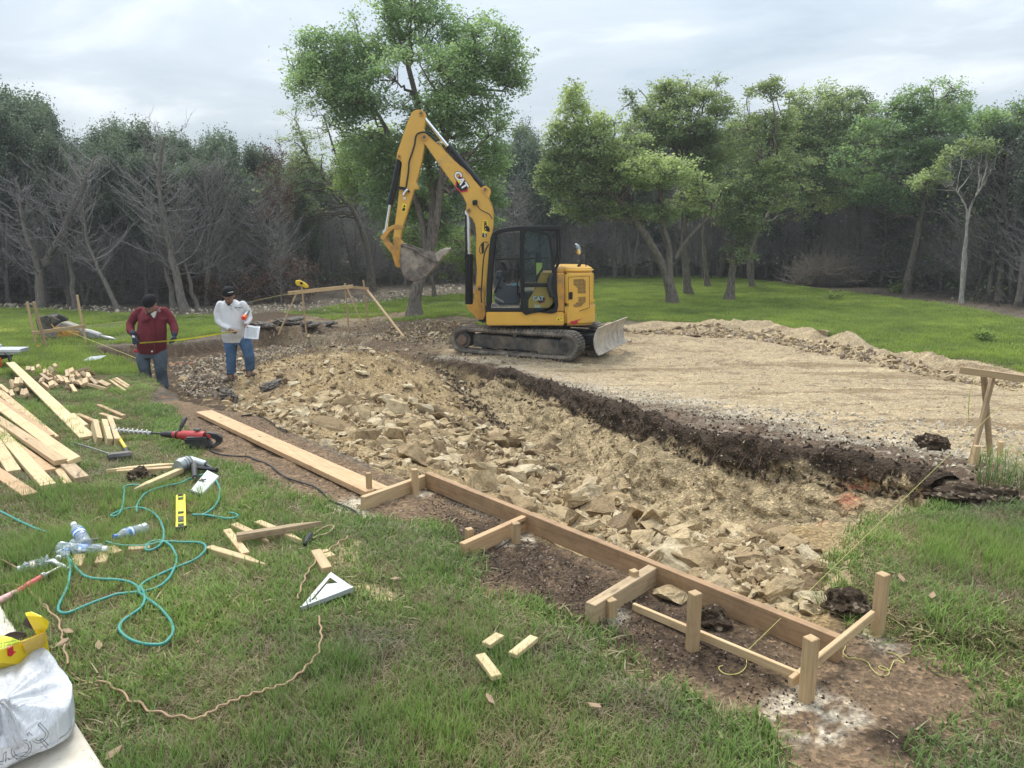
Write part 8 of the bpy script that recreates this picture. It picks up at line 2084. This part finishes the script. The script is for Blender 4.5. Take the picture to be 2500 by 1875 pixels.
n.links.new(cc, b.inputs['Base Color']); b.inputs['Roughness'].default_value = .9; bump(n, b, f2, .25, .003)
tag(mb.build('patio_slab', cm, None, .006), 'corner of a pale stained concrete slab at the lower left', kind='structure')
# carton: four walls, torn flaps
CT = empty('carton', Wp(62, 1640, .05), 'torn yellow drink carton box standing open on the slab corner', 'carton', rz=0)
M_CY = plain('carton_yellow', (.80, .58, .015), .45, var=.08, scale=6); M_CG = plain('carton_lime', (.60, .68, .02), .45, var=.1, scale=6); M_CIN = plain('carton_inside', (.060, .040, .036), .8, var=.3, scale=6)
def EQ(pts, zs, name, mat, th=.003, par=None, back=None):
    P_ = [Wp(*EC(*p), z) - CT.location for p, z in zip(pts, zs)]; mb = MB(); V1 = [mb.bm.verts.new(p) for p in P_]; mb.bm.faces.new(V1)
    nrm_ = mb.bm.faces[:][0].normal if False else (P_[1] - P_[0]).cross(P_[2] - P_[0]).normalized()
    V2 = [mb.bm.verts.new(p - nrm_ * th) for p in P_]; mb.bm.faces.new(V2[::-1])
    for i in range(len(P_)): mb.bm.faces.new((V1[i], V2[i], V2[(i + 1) % len(P_)], V1[(i + 1) % len(P_)]))
    return mb.build(name, mat, par or CT, .0)
front = EQ([(-220, 640), (190, 452), (345, 388), (428, 352), (440, 450), (496, 700), (402, 760), (100, 860), (-200, 960)], [.30, .28, .27, .27, .20, .09, .07, .07, .07], 'front_wall', M_CY)
EQ([(-200, 560), (-80, 430), (20, 400), (120, 425), (188, 455), (60, 505), (-150, 620)], [.31, .31, .31, .30, .285, .287, .30], 'side_flap', M_CG, par=None)
EQ([(-100, 440), (10, 415), (90, 372), (160, 358), (240, 372), (262, 405), (200, 448), (120, 425), (20, 400)], [.29, .29, .30, .30, .29, .27, .27, .27, .28], 'torn_rim', M_CIN)
EQ([(248, 178), (300, 168), (400, 212), (466, 262), (458, 320), (425, 362), (362, 390), (330, 340), (312, 270), (328, 215), (290, 212), (258, 205)], [.36, .37, .36, .33, .31, .28, .27, .29, .31, .33, .35, .36], 'torn_flap', M_CY)
EQ([(256, 206), (326, 216), (311, 268), (330, 335), (290, 325), (212, 285)], [.34, .33, .31, .29, .29, .30], 'flap_inside', M_CIN)
EQ([(345, 740), (402, 762), (496, 702), (480, 640), (440, 690)], [.078, .072, .092, .12, .10], 'lime_corner', M_CG)
EQ([(205, 452), (425, 362), (432, 468), (350, 520), (240, 560)], [.290, .283, .215, .215, .225], 'torn_patch', plain('torn_card', (.74, .50, .10), .6, var=.15), par=front)
q = EQ([(70, 520), (118, 492), (122, 548), (148, 545), (100, 598), (72, 590)], [.285, .285, .262, .262, .25, .253], 'red_emblem', M_REDP, par=front)
p_ = Wp(*EC(60, 470), .305) - CT.location
for k, tx in enumerate(('Tea bebidas, 24 cans', '12 fl oz envases')):
    cu = bpy.data.curves.new('print', 'FONT'); cu.body = tx; cu.size = .012; cu.extrude = .0004; o = bpy.data.objects.new('print', cu); col.objects.link(o); cu.materials.append(plain('green_ink', (.06, .12, .01), .6)); o.parent = CT
    o.location = Wp(*EC(-40 + 20 * k, 490 - 0 + 26 * k), .304 - .004 * k) - CT.location; o.rotation_euler = (R(25), 0, R(28))
# bag: a sagging sack gathered at its knot
BGA = math.atan2(dd.y, dd.x); BG = empty('plastic_bag', Wp(-50, 1790, ZSL), 'knotted white plastic carrier bag with outlined THANK YOU print on the slab', 'plastic bag')
kn = Wp(*EC(20, 1015), .27) - BG.location
ctr = Vector((0, 0, .12)); NB, NA = 40, 96; mb = MB(); rows = []
br_ = Wp(*EC(705, 1300), .10) - BG.location; wr = abs(br_.x) * .98
for i in range(NB + 1):
    t = i / NB; row = []
    for k in range(NA):
        a = 2 * math.pi * k / NA
        fold = .5 * math.sin(a * 9 + 1.3) + .35 * math.sin(a * 17 + t * 2) + .25 * math.sin(a * 29 - t * 3)
        # box-like lower part, gathered towards the knot
        low = min(1.0, t / .12); q_ = max(0.0, (t - .45) / .55)
        sq = (abs(math.cos(a)) ** 3.0 + abs(math.sin(a)) ** 3.0) ** (-1 / 3.0)
        rad = (.80 + .2 * low) * (1 - q_ ** 1.15 * .985)
        z = .125 * min(1, t / .45) ** .9 if t < .45 else .125 + (kn.z - .125) * q_ ** 1.5
        bx = rad * sq * wr; by = rad * sq * wr * .80
        f_ = 1 + fold * (.010 + .10 * q_ * (1 - .2 * q_))
        x0_, y0_ = bx * math.cos(a) * f_, by * math.sin(a) * f_; x, y = x0_ * math.cos(BGA) - y0_ * math.sin(BGA), x0_ * math.sin(BGA) + y0_ * math.cos(BGA); z += fold * .012 * q_ * (1 - q_) * 4
        z += .012 * math.sin(a * 5 + t * 6) * (1 - q_) * low - .02 * (1 - q_) * (.5 + .5 * math.sin(a * 2 + .8)) * min(1, t / .3) * (t > .2)
        cx = kn.x * q_; cy = kn.y * q_
        row.append(mb.bm.verts.new((x * 1.0 + cx, y + cy, max(.003, z))))
    rows.append(row)
for a_, b_ in zip(rows[:-1], rows[1:]):
    for k in range(NA): mb.bm.faces.new((a_[k], a_[(k + 1) % NA], b_[(k + 1) % NA], b_[k]))
mb.bm.faces.new(rows[0][::-1]); mb.bm.faces.new(rows[-1])
bmt, n, b, out = new_mat('thin_white_plastic'); b.inputs['Base Color'].default_value = (.74, .75, .78, 1); b.inputs['Roughness'].default_value = .32
tc = n.nodes.new('ShaderNodeTexCoord').outputs['Object']; f = noise(n, mapping(n, tc, (1, 1, .35)), 16, 5, .6, 2.0); bump(n, b, f, .9, .02)
tr = n.nodes.new('ShaderNodeBsdfTranslucent'); tr.inputs['Color'].default_value = (.7, .72, .75, 1); ms = n.nodes.new('ShaderNodeMixShader'); ms.inputs[0].default_value = .25
n.links.new(b.outputs[0], ms.inputs[1]); n.links.new(tr.outputs[0], ms.inputs[2]); n.links.new(ms.outputs[0], out.inputs[0])
sack = mb.build('sack', bmt, BG, smooth_=True)
mb = MB(); mb.ball(kn, .020, (1.2, 1, .8), 12); mb.build('knot', bmt, BG, smooth_=True)
for k, (dx, dz, L_) in enumerate(((.03, -.02, .13), (-.05, .03, .09))):
    mb = MB(); rr2 = []
    for i in range(10):
        t = i / 9; w_ = .012 + .05 * t; c_ = kn + Vector((dx * t * 2, -.02 - L_ * .55 * t, .01 + .03 * math.sin(t * 2.2) - .13 * t * t)) ; rr2.append([mb.bm.verts.new(c_ + Vector((w_ * (j / 7 - .5) * 2, .012 * math.sin(j * 2.4 + k) * (1 - .3 * t), .012 * math.cos(j * 2.9)))) for j in range(8)])
    for a_, b_ in zip(rr2[:-1], rr2[1:]):
        for j in range(7): mb.bm.faces.new((a_[j], a_[j + 1], b_[j + 1], b_[j]))
    bmesh.ops.solidify(mb.bm, geom=mb.bm.faces[:], thickness=.0012); mb.build('bag_ear', bmt, BG, smooth_=True)
# outlined letters wrapped onto the sack
bpy.context.view_layer.update(); dg = bpy.context.evaluated_depsgraph_get()
from mathutils.bvhtree import BVHTree
bv = BVHTree.FromObject(sack, dg)
def wrap_text(body, uv, size, ang):
    cu = bpy.data.curves.new('t', 'FONT'); cu.body = body; cu.size = size; cu.fill_mode = 'NONE'; cu.align_x = 'RIGHT'; cu.bevel_depth = .0008; cu.bevel_resolution = 0; cu.resolution_u = 3
    t = bpy.data.objects.new('t', cu); col.objects.link(t); bpy.context.view_layer.update()
    me = bpy.data.meshes.new_from_object(t.evaluated_get(bpy.context.evaluated_depsgraph_get())); bpy.data.objects.remove(t)
    o0 = Vector((0, 0, CAM_H)); keep = []
    p0 = Wp(*EC(*uv), .15); vd = (p0 - o0).normalized(); rt = vd.cross(Vector((0, 0, 1))).normalized(); upv = rt.cross(vd)
    X = rt * math.cos(ang) + upv * math.sin(ang); Yv = -rt * math.sin(ang) + upv * math.cos(ang)
    bad = set()
    for v in me.vertices:
        tgt = p0 + X * v.co.x + Yv * v.co.y; d = (tgt - o0).normalized()
        h_ = bv.ray_cast(o0 - BG.location, d)
        if h_[0] is None: bad.add(v.index)
        else: v.co = h_[0] - d * (.0012 - v.co.z)
    bm = bmesh.new(); bm.from_mesh(me); bm.verts.ensure_lookup_table(); bmesh.ops.delete(bm, geom=[bm.verts[i] for i in bad], context='VERTS'); bm.to_mesh(me); bm.free()
    me.materials.clear(); me.name = 'printed_letters'; return link('printed_letters', me, plain('grey_ink', (.16, .15, .15), .6), BG)
wrap_text('THANK YOU', (500, 1330), .072, R(29))
wrap_text('THANK YOU', (520, 1480), .072, R(29))

# ---- strings
M_STR = plain('yellow_string', (.50, .47, .14), .8)
def string3(pts, r, label): mb = MB(); mb.tube(pts, r, 5); return tag(mb.build('string_line', M_STR), label, 'string')
# ---- left batter board
def bb(name, loc, label): return empty(name, loc, label, 'batter board')
L1 = bb('batter_board', H(112, 850), 'low batter board of stakes and a rail left of the workmen')
p_a, p_b, p_c = H(88, 841), H(112, 850), H(210, 838)
def stick3(a, vtop, utop, w, mat, par, t=None, dy=0.0): b_ = atY(utop, vtop, a.y + dy); d = (b_ - a).normalized(); return bar3('post', a - d * .1, b_, w, t or w, mat, parent=par, roll=.3)
stick3(p_a, 737, 66, .075, M_PINE, L1, .038); stick3(p_b, 737, 82, .075, M_OLDW, L1, .038, -.1); stick3(p_c, 720, 188, .075, M_PINE, L1, .038)
bar3('rail', atY(78, 814, p_b.y - .05), atY(209, 796, p_c.y - .06), .03, .075, M_PINE, parent=L1)
bar3('brace', atY(92, 812, p_a.y + .1), H(126, 832), .06, .03, M_PINE, parent=L1)
# ---- centre batter board
L2 = bb('batter_board', H(850, 812), 'corner batter board of braced stakes behind the men')
pp = [H(748, 815), H(852, 812), H(901, 806)]
stick3(pp[0], 684, 735, .07, M_PINE, L2, .04); stick3(pp[1], 692, 842, .07, M_PINE, L2, .04); stick3(pp[2], 684, 887, .07, M_PINE, L2, .04)
bar3('rail', atY(703, 716, pp[0].y - .06), atY(862, 699, pp[1].y - .06), .035, .09, M_PINE, parent=L2)
bar3('rail', atY(840, 699, pp[1].y + .08), atY(900, 705, pp[2].y - .06), .035, .07, M_PINE, parent=L2)
bar3('brace', H(679, 818), atY(724, 716, pp[0].y), .07, .035, M_OLDW, parent=L2)
bar3('brace', H(893, 812), atY(848, 704, pp[1].y - .10), .05, .035, M_PINE, parent=L2)
bar3('brace', H(985, 822), atY(893, 704, pp[2].y - .05), .06, .035, M_PINE, parent=L2)
RL = empty('string_reel', atY(737, 693, pp[0].y - .02), 'yellow chalk reel hooked over the top of the left stake of the corner batter board', 'reel')
mb = MB(); mb.prism([(-.15, .08), (-.06, .10), (.08, .03), (.15, -.03), (.17, -.09), (.10, -.11), (0, -.06), (-.12, -.04), (-.16, .02)], .06); mb.build('reel_case', plain('reel_yellow', (.72, .48, .02), .5), RL, .015)
mb = MB(); mb.ball((.0, -.04, .02), .035, seg=10); mb.build('crank', M_BLK, RL)
# ---- right batter board
L3 = bb('batter_board', H(2384, 1128), 'batter board with crossed legs at the right edge of the pit')
q1 = H(2384, 1128); yb = q1.y
bar3('rail', atY(2343, 903, yb), atY(2640, 945, yb - .4), .02, .052, M_PINE, parent=L3)
bar3('leg', atY(2374, 1100, yb - .02) - Vector((0, 0, .1)), atY(2428, 905, yb - .02), .038, .028, M_OLDW, parent=L3)
bar3('leg', atY(2423, 1104, yb + .18) - Vector((0, 0, .1)), atY(2402, 918, yb + .04), .038, .028, M_OLDW, parent=L3)
bar3('short_stake', atY(2378, 1132, yb - .06) - Vector((0, 0, .05)), atY(2386, 1088, yb - .06), .04, .04, M_PINE, parent=L3)
bar3('short_stake', atY(2440, 1112, yb + .2) - Vector((0, 0, .05)), atY(2444, 1078, yb + .2), .035, .03, M_PINE, parent=L3)
for k in range(3):
    pts = [atY(2374 + k * 3 - t * (10 + 6 * k) + 3 * math.sin(t * 7 + k), 905 + t * (128 - 8 * k), yb - .04) for t in np.linspace(0, 1, 9)]
    strip('ribbon', pts, .008, plain('flagging_green', (.45, .55, .04), .5), None, None, .0006).name = 'ribbon'
for o in [o for o in bpy.data.objects if o.name.startswith('ribbon')]:
    m_ = o.matrix_world.copy(); o.parent = L3; o.matrix_basis = Matrix.Translation(-L3.location) @ m_
    for k_ in ('label', 'category'):
        if k_ in o.keys(): del o[k_]
string3([atY(1821, 1592, Wp(1790, 1590, .05).y), atY(2560, 876, yb - .2)], .0011, 'thin yellow string running from the low rail over the pit to the right batter board')
string3([atY(208, 796, p_c.y - .1), atY(305, 784, 15.0), atY(430, 770, 15.5)], .004, 'yellow string from the left batter board passing behind the man in maroon')
string3([atY(165, 808, p_c.y - .1), atY(405, 903, 13.0)], .004, 'yellow string slanting down in front of the legs of the man in maroon')
string3([atY(610, 737, 19.0), atY(680, 722, 18.9), atY(735, 713, pp[0].y - .1)], .005, 'string running left from the corner batter board behind the man in white')
curve_obj('string_tail', [[(1822,1596),(1822,1612),(1820,1632),(1805,1646),(1780,1650),(1762,1644),(1755,1632),(1765,1628)]], .0016, M_STR, 'loose end of yellow string curling on the dirt under the low rail', 'string', [.006])
curve_obj('string_tail', [[(2064,1580),(2068,1608),(2090,1610),(2115,1618),(2128,1636),(2150,1652),(2170,1648),(2160,1632),(2145,1630),(2165,1640),(2178,1625),(2190,1615),(2205,1622),(2200,1612),(2185,1600),(2165,1595)]], .0016, M_STR, 'tangle of yellow string on the dirt right of the corner stake', 'string', [.006])

# ---- hydraulic breaker on the turf
BK = empty('hydraulic_breaker', H(180, 826), 'grimy yellow and black hydraulic breaker attachment lying in the far grass', 'hydraulic breaker')
def EL(x, y): return (x / 3.16, 640 + y / 3.16)
yk = BK.location.y
def bkp(name, pts, off, th, mat, bev=.02, par=None):
    mb = MB(); mb.prism([(atY(*EL(*p), yk).x - BK.location.x, atY(*EL(*p), yk).z - BK.location.z) for p in pts], th, off=off); return mb.build(name, mat, par or BK, bev)
for s_ in (-.16, .16): br2 = bkp('bracket', [(312, 425), (335, 412), (400, 400), (430, 405), (498, 438), (500, 455), (440, 470), (430, 520), (330, 530), (312, 470)], s_, .04, M_TFR)
mb = MB(); 
for q in ((335, 440), (410, 425)):
    w_ = atY(*EL(*q), yk) - BK.location; w_.y = 0; mb.cyl(w_ + Vector((0, -.22, 0)), w_ + Vector((0, .22, 0)), .055, 16)
mb.build('bracket_pin', M_TFR, BK)
bkp('housing', [(325, 530), (430, 500), (500, 455), (620, 495), (655, 520), (665, 560), (640, 580), (410, 590), (330, 570)], 0, .26, plain('breaker_grey', (.22, .20, .17), .7, var=.4, dirt=(.35, .3, .22), dirt_amt=.5), .03)
bkp('yellow_shell', [(470, 535), (560, 520), (640, 525), (640, 575), (470, 582)], -.145, .03, M_YEL_D, .01)
bkp('skid', [(400, 575), (640, 572), (640, 588), (400, 592)], 0, .30, M_TFR, .005)
bkp('nose', [(650, 515), (700, 525), (760, 545), (785, 560), (780, 590), (700, 588), (650, 575)], 0, .2, plain('worn_grey', (.30, .30, .29), .5, .4, var=.2), .03)
a, b = atY(*EL(775, 575), yk) - BK.location, atY(*EL(915, 600), yk) - BK.location; a.y = b.y = 0
mb = MB(); mb.tube([a, a.lerp(b, .6), b], [.05, .04, .008], 12); mb.build('chisel', plain('chisel_steel', (.42, .41, .40), .4, .6), BK, smooth_=True)
for k in range(5):
    pts = [atY(*EL(430 + 14 * k + 60 * t, 470 + 12 * math.sin(t * 3 + k) + 8 * k + 70 * t * (1 - .3 * k / 5)), yk) - BK.location for t in np.linspace(0, 1, 8)]
    for p in pts: p.y = -.17 - .01 * k
    mb = MB(); mb.tube(pts, .014, 6); mb.build('hose_sleeve', M_YEL_D, BK, smooth_=True)
# plywood, table saw, papers, screwdriver
mb = MB(); P_ = [H(-60, 803, .03), H(33, 805, .03), H(49, 816, .03), H(-60, 819, .03)]; V1 = [mb.bm.verts.new(p) for p in P_]; V2 = [mb.bm.verts.new(p - Vector((0, 0, .02))) for p in P_]; mb.bm.faces.new(V1); mb.bm.faces.new(V2[::-1])
for i in range(4): mb.bm.faces.new((V1[i], V2[i], V2[(i + 1) % 4], V1[(i + 1) % 4]))
tag(mb.build('plywood_sheet', plain('plywood', (.60, .40, .19), .7, var=.12, scale=3)), 'sheet of plywood lying flat in the grass at the far left', 'plywood')
TS = empty('table_saw', H(-20, 905), 'grey topped jobsite table saw on black legs cut by the left edge', 'table saw'); yt = TS.location.y
def tsb(name, u0, v0, u1, v1, dy, th, mat, par=None, bev=.006):
    a, b = atY(u0, v0, yt + dy), atY(u1, v1, yt + dy); mb = MB(); mb.box(((a.x + b.x) / 2 - TS.location.x, dy, (a.z + b.z) / 2 - TS.location.z), (abs(b.x - a.x), th, abs(b.z - a.z))); return mb.build(name, mat, par or TS, bev)
top = tsb('saw_table', -90, 852, 50, 861, .25, .55, plain('saw_top', (.42, .44, .45), .45, .3)); tsb('table_edge', -90, 853, 50, 860, -.05, .02, M_WPL)
tsb('rip_fence', -30, 845, -18, 853, .25, .55, M_WPL); tsb('saw_body', -80, 861, 15, 875, .25, .4, M_DBLK)
for u_, du in ((18, 8), (-50, -8)):
    mb = MB(); mb.tube([atY(u_, 862, yt) - TS.location, atY(u_ + du, 893, yt) - TS.location], .016, 8); mb.build('leg', M_DBLK, TS)
mb = MB(); mb.tube([atY(10, 862, yt - .1) - TS.location, atY(26, 872, yt - .1) - TS.location, atY(28, 880, yt - .1) - TS.location], .012, 8); mb.build('crank', M_DBLK, TS)
tsb('orange_foot', 0, 873, 5, 895, -.1, .03, oc)
def flat_sheet(name, pxs, lift, mat, label, cat='paper'):
    P_ = [Hl(u_, v_, l_) for (u_, v_), l_ in zip(pxs, lift)]; mb = MB(); V1 = [mb.bm.verts.new(p) for p in P_]; mb.bm.faces.new(V1); bmesh.ops.solidify(mb.bm, geom=mb.bm.faces[:], thickness=.002); return tag(mb.build(name, mat), label, cat)
flat_sheet('paper_sheet', [EL(630, 762), EL(700, 728), EL(822, 718), EL(748, 757)], [.05, .10, .12, .05], M_PAPER, 'white sheet of paper lying on the grass before the trench')
mb = MB(); mb.tube([H(88, 850, .03), H(97, 850, .03), H(98, 849, .03), H(106, 848, .03)], [.025, .025, .010, .008], 8); tag(mb.build('screwdriver', oc), 'orange handled screwdriver in the grass by the left batter board', 'screwdriver')

# ---- dark clods, roots, leaves and small plants
def blob_mesh(mat):
    bm = bmesh.new(); bmesh.ops.create_icosphere(bm, subdivisions=4, radius=.5); sd_ = g.uniform(0, 90)
    for v in bm.verts:
        q = v.co.copy(); n1 = float(fbm(q.x * 2 + sd_, q.y * 2 + q.z * 2.3, 1.5, 4, 7, .6)[()] if True else 0); n2 = float(fbm(q.x * 6 + sd_, q.z * 6 + q.y * 5, 2.0, 3, 9, .7))
        v.co = q * (1 + .55 * n1 + .30 * n2); v.co.z *= .75
    me_ = bpy.data.meshes.new('earth_clod'); bm.to_mesh(me_); bm.free(); me_.materials.append(mat); return me_
def clod(u_, v_, s_, lab, mat=M_CLOD, rot=(0, 0, 0), sz=None):
    p = H(u_, v_); me_ = blob_mesh(mat); o = link('earth_clod', me_); o.location = p + Vector((0, 0, s_ * .12)); o.rotation_euler = rot; o.scale = sz or (s_, s_, s_); return tag(o, lab, 'clod')
clod(2275, 1095, .26, 'rounded dark clod of topsoil lying on the pad by the right batter board', rot=(.3, .2, .4))
clod(2370, 1240, .45, 'long dark root ball below the right batter board', rot=(.1, .1, .2), sz=(.50, .26, .20))
clod(2460, 1240, .22, 'dark earth lump at the right end of the root ball', rot=(.4, 0, 1))
clod(345, 1172, .16, 'black clod with roots beside the double pointed stake', rot=(.2, .3, 0)); clod(2070, 1490, .19, 'charred looking root lump behind the end of the long form board', rot=(.3, .1, .6))
clod(1745, 1520, .13, 'charred black lump under the form board by the tall stake', rot=(.1, .3, .6))
clod(560, 975, .28, 'dark crusted slab of rock at the left foot of the spoil heap', plain('dark_crust', (.13, .11, .09), .95, var=.4), rot=(.2, .3, .6)); clod(662, 948, .40, 'dark brown slab in front of the boots of the man in white', plain('dark_crust', (.13, .11, .09), .95, var=.4), rot=(.2, -.3, .2), sz=(.36, .26, .18))
for i, (u_, v_, s_) in enumerate(((640, 800, .6), (700, 795, .8), (760, 800, .7), (800, 795, .5), (720, 785, .5))):
    clod(u_, v_, s_, ('leftmost', 'broad', 'third', 'rightmost', 'upper')[i] + ' dark rock slab in the dug bank behind the man in white', plain('dark_crust', (.13, .11, .09), .95, var=.4), rot=(.0, .1, i), sz=(s_, s_ * .6, s_ * .3))
def root(pts, r, lab): curve_obj('root', [pts], r, plain('black_root', (.02, .016, .014), .9), lab, 'root', [.02])
root([(590, 1020), (620, 1015), (650, 1010), (690, 1005), (720, 998)], .008, 'black root sprawling beside the long plank'); root([(600, 1008), (640, 1022), (670, 1040), (700, 1060)], .007, 'second black root near the long plank')
root([(1950, 1495), (1985, 1482), (2010, 1465), (2040, 1455)], .007, 'charred branch sticking out left of the root lump'); root([(1163, 1345), (1195, 1362), (1213, 1382), (1222, 1405)], .003, 'thin dry twig hanging from the second cross board'); root([(1208, 1350), (1235, 1335), (1255, 1318)], .004, 'grey twig leaning on the stake of the second cross board')
me_l = bpy.data.meshes.new('dry_leaf'); bm = bmesh.new(); vv = [bm.verts.new(p) for p in ((-.03, 0, .004), (-.012, .013, .008), (.012, .012, .006), (.032, 0, .012), (.012, -.012, .006), (-.012, -.013, .008))]; bm.faces.new(vv); bm.to_mesh(me_l); bm.free(); me_l.materials.append(plain('dry_leaf', (.30, .20, .12), .8, var=.3))
for u_, v_, lab in ((1452, 1745, 'curled brown leaf in the grass left of the dirt'), (168, 1560, 'crumpled tan leaf by the cord near the carton'), (155, 1588, 'second tan leaf under the cord near the carton'), (243, 1595, 'pale bit of leaf right of the cord near the carton'), (455, 1420, 'dry leaf standing in the grass inside the hose loops'), (280, 1862, 'pale leaf at the bottom edge beside the slab'), (1195, 1728, 'cluster of dry oak leaves in the middle of the near lawn'), (2198, 1428, 'brown leaf on the right lawn above the corner stake'), (2275, 1472, 'brown leaf on the right lawn toward the edge'), (965, 1430, 'clod coloured leaf at the edge of the dirt')):
    o = link('dry_leaf', me_l); o.location = H(u_, v_, .03); o.rotation_euler = (random.uniform(-.4, .4), random.uniform(-.4, .4), random.uniform(0, 6)); tag(o, lab, 'leaf')
gk = np.random.default_rng(8)
tl = tuft('grass_clump', gk, 170, .22, .32, .0032, MG1, .9, .7, 4); col.objects.link(tl); tl.location = H(2475, 1190); tag(tl, 'tall grass clump arching over the pad edge at the right', 'grass clump')
tl2 = tuft('grass_clump', gk, 60, .10, .16, .0028, MG1, .5, .5, 3); col.objects.link(tl2); tl2.location = H(2420, 1130); tag(tl2, 'small green grass clump at the foot of the right batter board', 'grass clump')
for (u_, v_, s_, lab) in ((2036, 735, .45, 'small yellow green sapling standing in the far meadow'), (2190, 715, .5, 'low green bush beside the leaning oak trunk'), (2400, 835, .3, 'spindly weed in the right meadow')):
    c = np.array(H(u_, v_)); q = gk.normal(size=(40, 3)) * np.array((.4, .4, .35)) * s_; q[:, 2] = np.abs(q[:, 2]) + .05
    V, F, tn = leaves(q, 14, .06, .035, gk); root_ = empty('shrub', c, lab, 'shrub'); link('leaves', np_mesh('leaves', V, F, attrs={'tone': ('POINT', 'FLOAT', tn)}), M_YEL, root_)
    P = bez(np.zeros((12, 3)), q[:12] * .5 + np.array((0, 0, .05)), q[:12], 5); V, F = tubes(P, np.linspace(.006, .002, 5)[None].repeat(12, 0), 4); link('stems', np_mesh('stems', V, F), M_BARK, root_)
# ------------------------------------------------------------------ thin haze volume added to lift the dark tones of the wood
hz = bpy.data.meshes.new('haze'); bm = bmesh.new(); bmesh.ops.create_cube(bm, size=1.0); bm.to_mesh(hz); bm.free()
ho = bpy.data.objects.new('haze', hz); col.objects.link(ho)
ho.location = (0, 40, 5.5); ho.scale = (260, 150, 16); ho.display_type = 'WIRE'
hm_ = bpy.data.materials.new('haze_air'); hm_.use_nodes = True; hn = hm_.node_tree; hn.nodes.clear()
hout = hn.nodes.new('ShaderNodeOutputMaterial'); pv = hn.nodes.new('ShaderNodeVolumePrincipled')
pv.inputs['Color'].default_value = (.90, .94, .97, 1); pv.inputs['Density'].default_value = .0010; pv.inputs['Anisotropy'].default_value = .2
hn.links.new(pv.outputs[0], hout.inputs['Volume']); hz.materials.append(hm_)
tag(ho, 'thin pale haze added to lift the dark tones of the wood', kind='stuff')
sc.cycles.volume_bounces = 0
# ------------------------------------------------------------------ lettering curves become plain meshes
bpy.context.view_layer.update()
dg = bpy.context.evaluated_depsgraph_get()
for o in [o for o in bpy.data.objects if o.type == 'FONT']:
    me = bpy.data.meshes.new_from_object(o.evaluated_get(dg)); me.name = o.name
    n_ = bpy.data.objects.new(o.name.split('.')[0] + '_mark', me); col.objects.link(n_)
    if not me.materials: me.materials.append(o.data.materials[0])
    n_.parent = o.parent; n_.matrix_parent_inverse = o.matrix_parent_inverse.copy(); n_.location = o.location; n_.rotation_euler = o.rotation_euler; n_.scale = o.scale
    bpy.data.objects.remove(o)
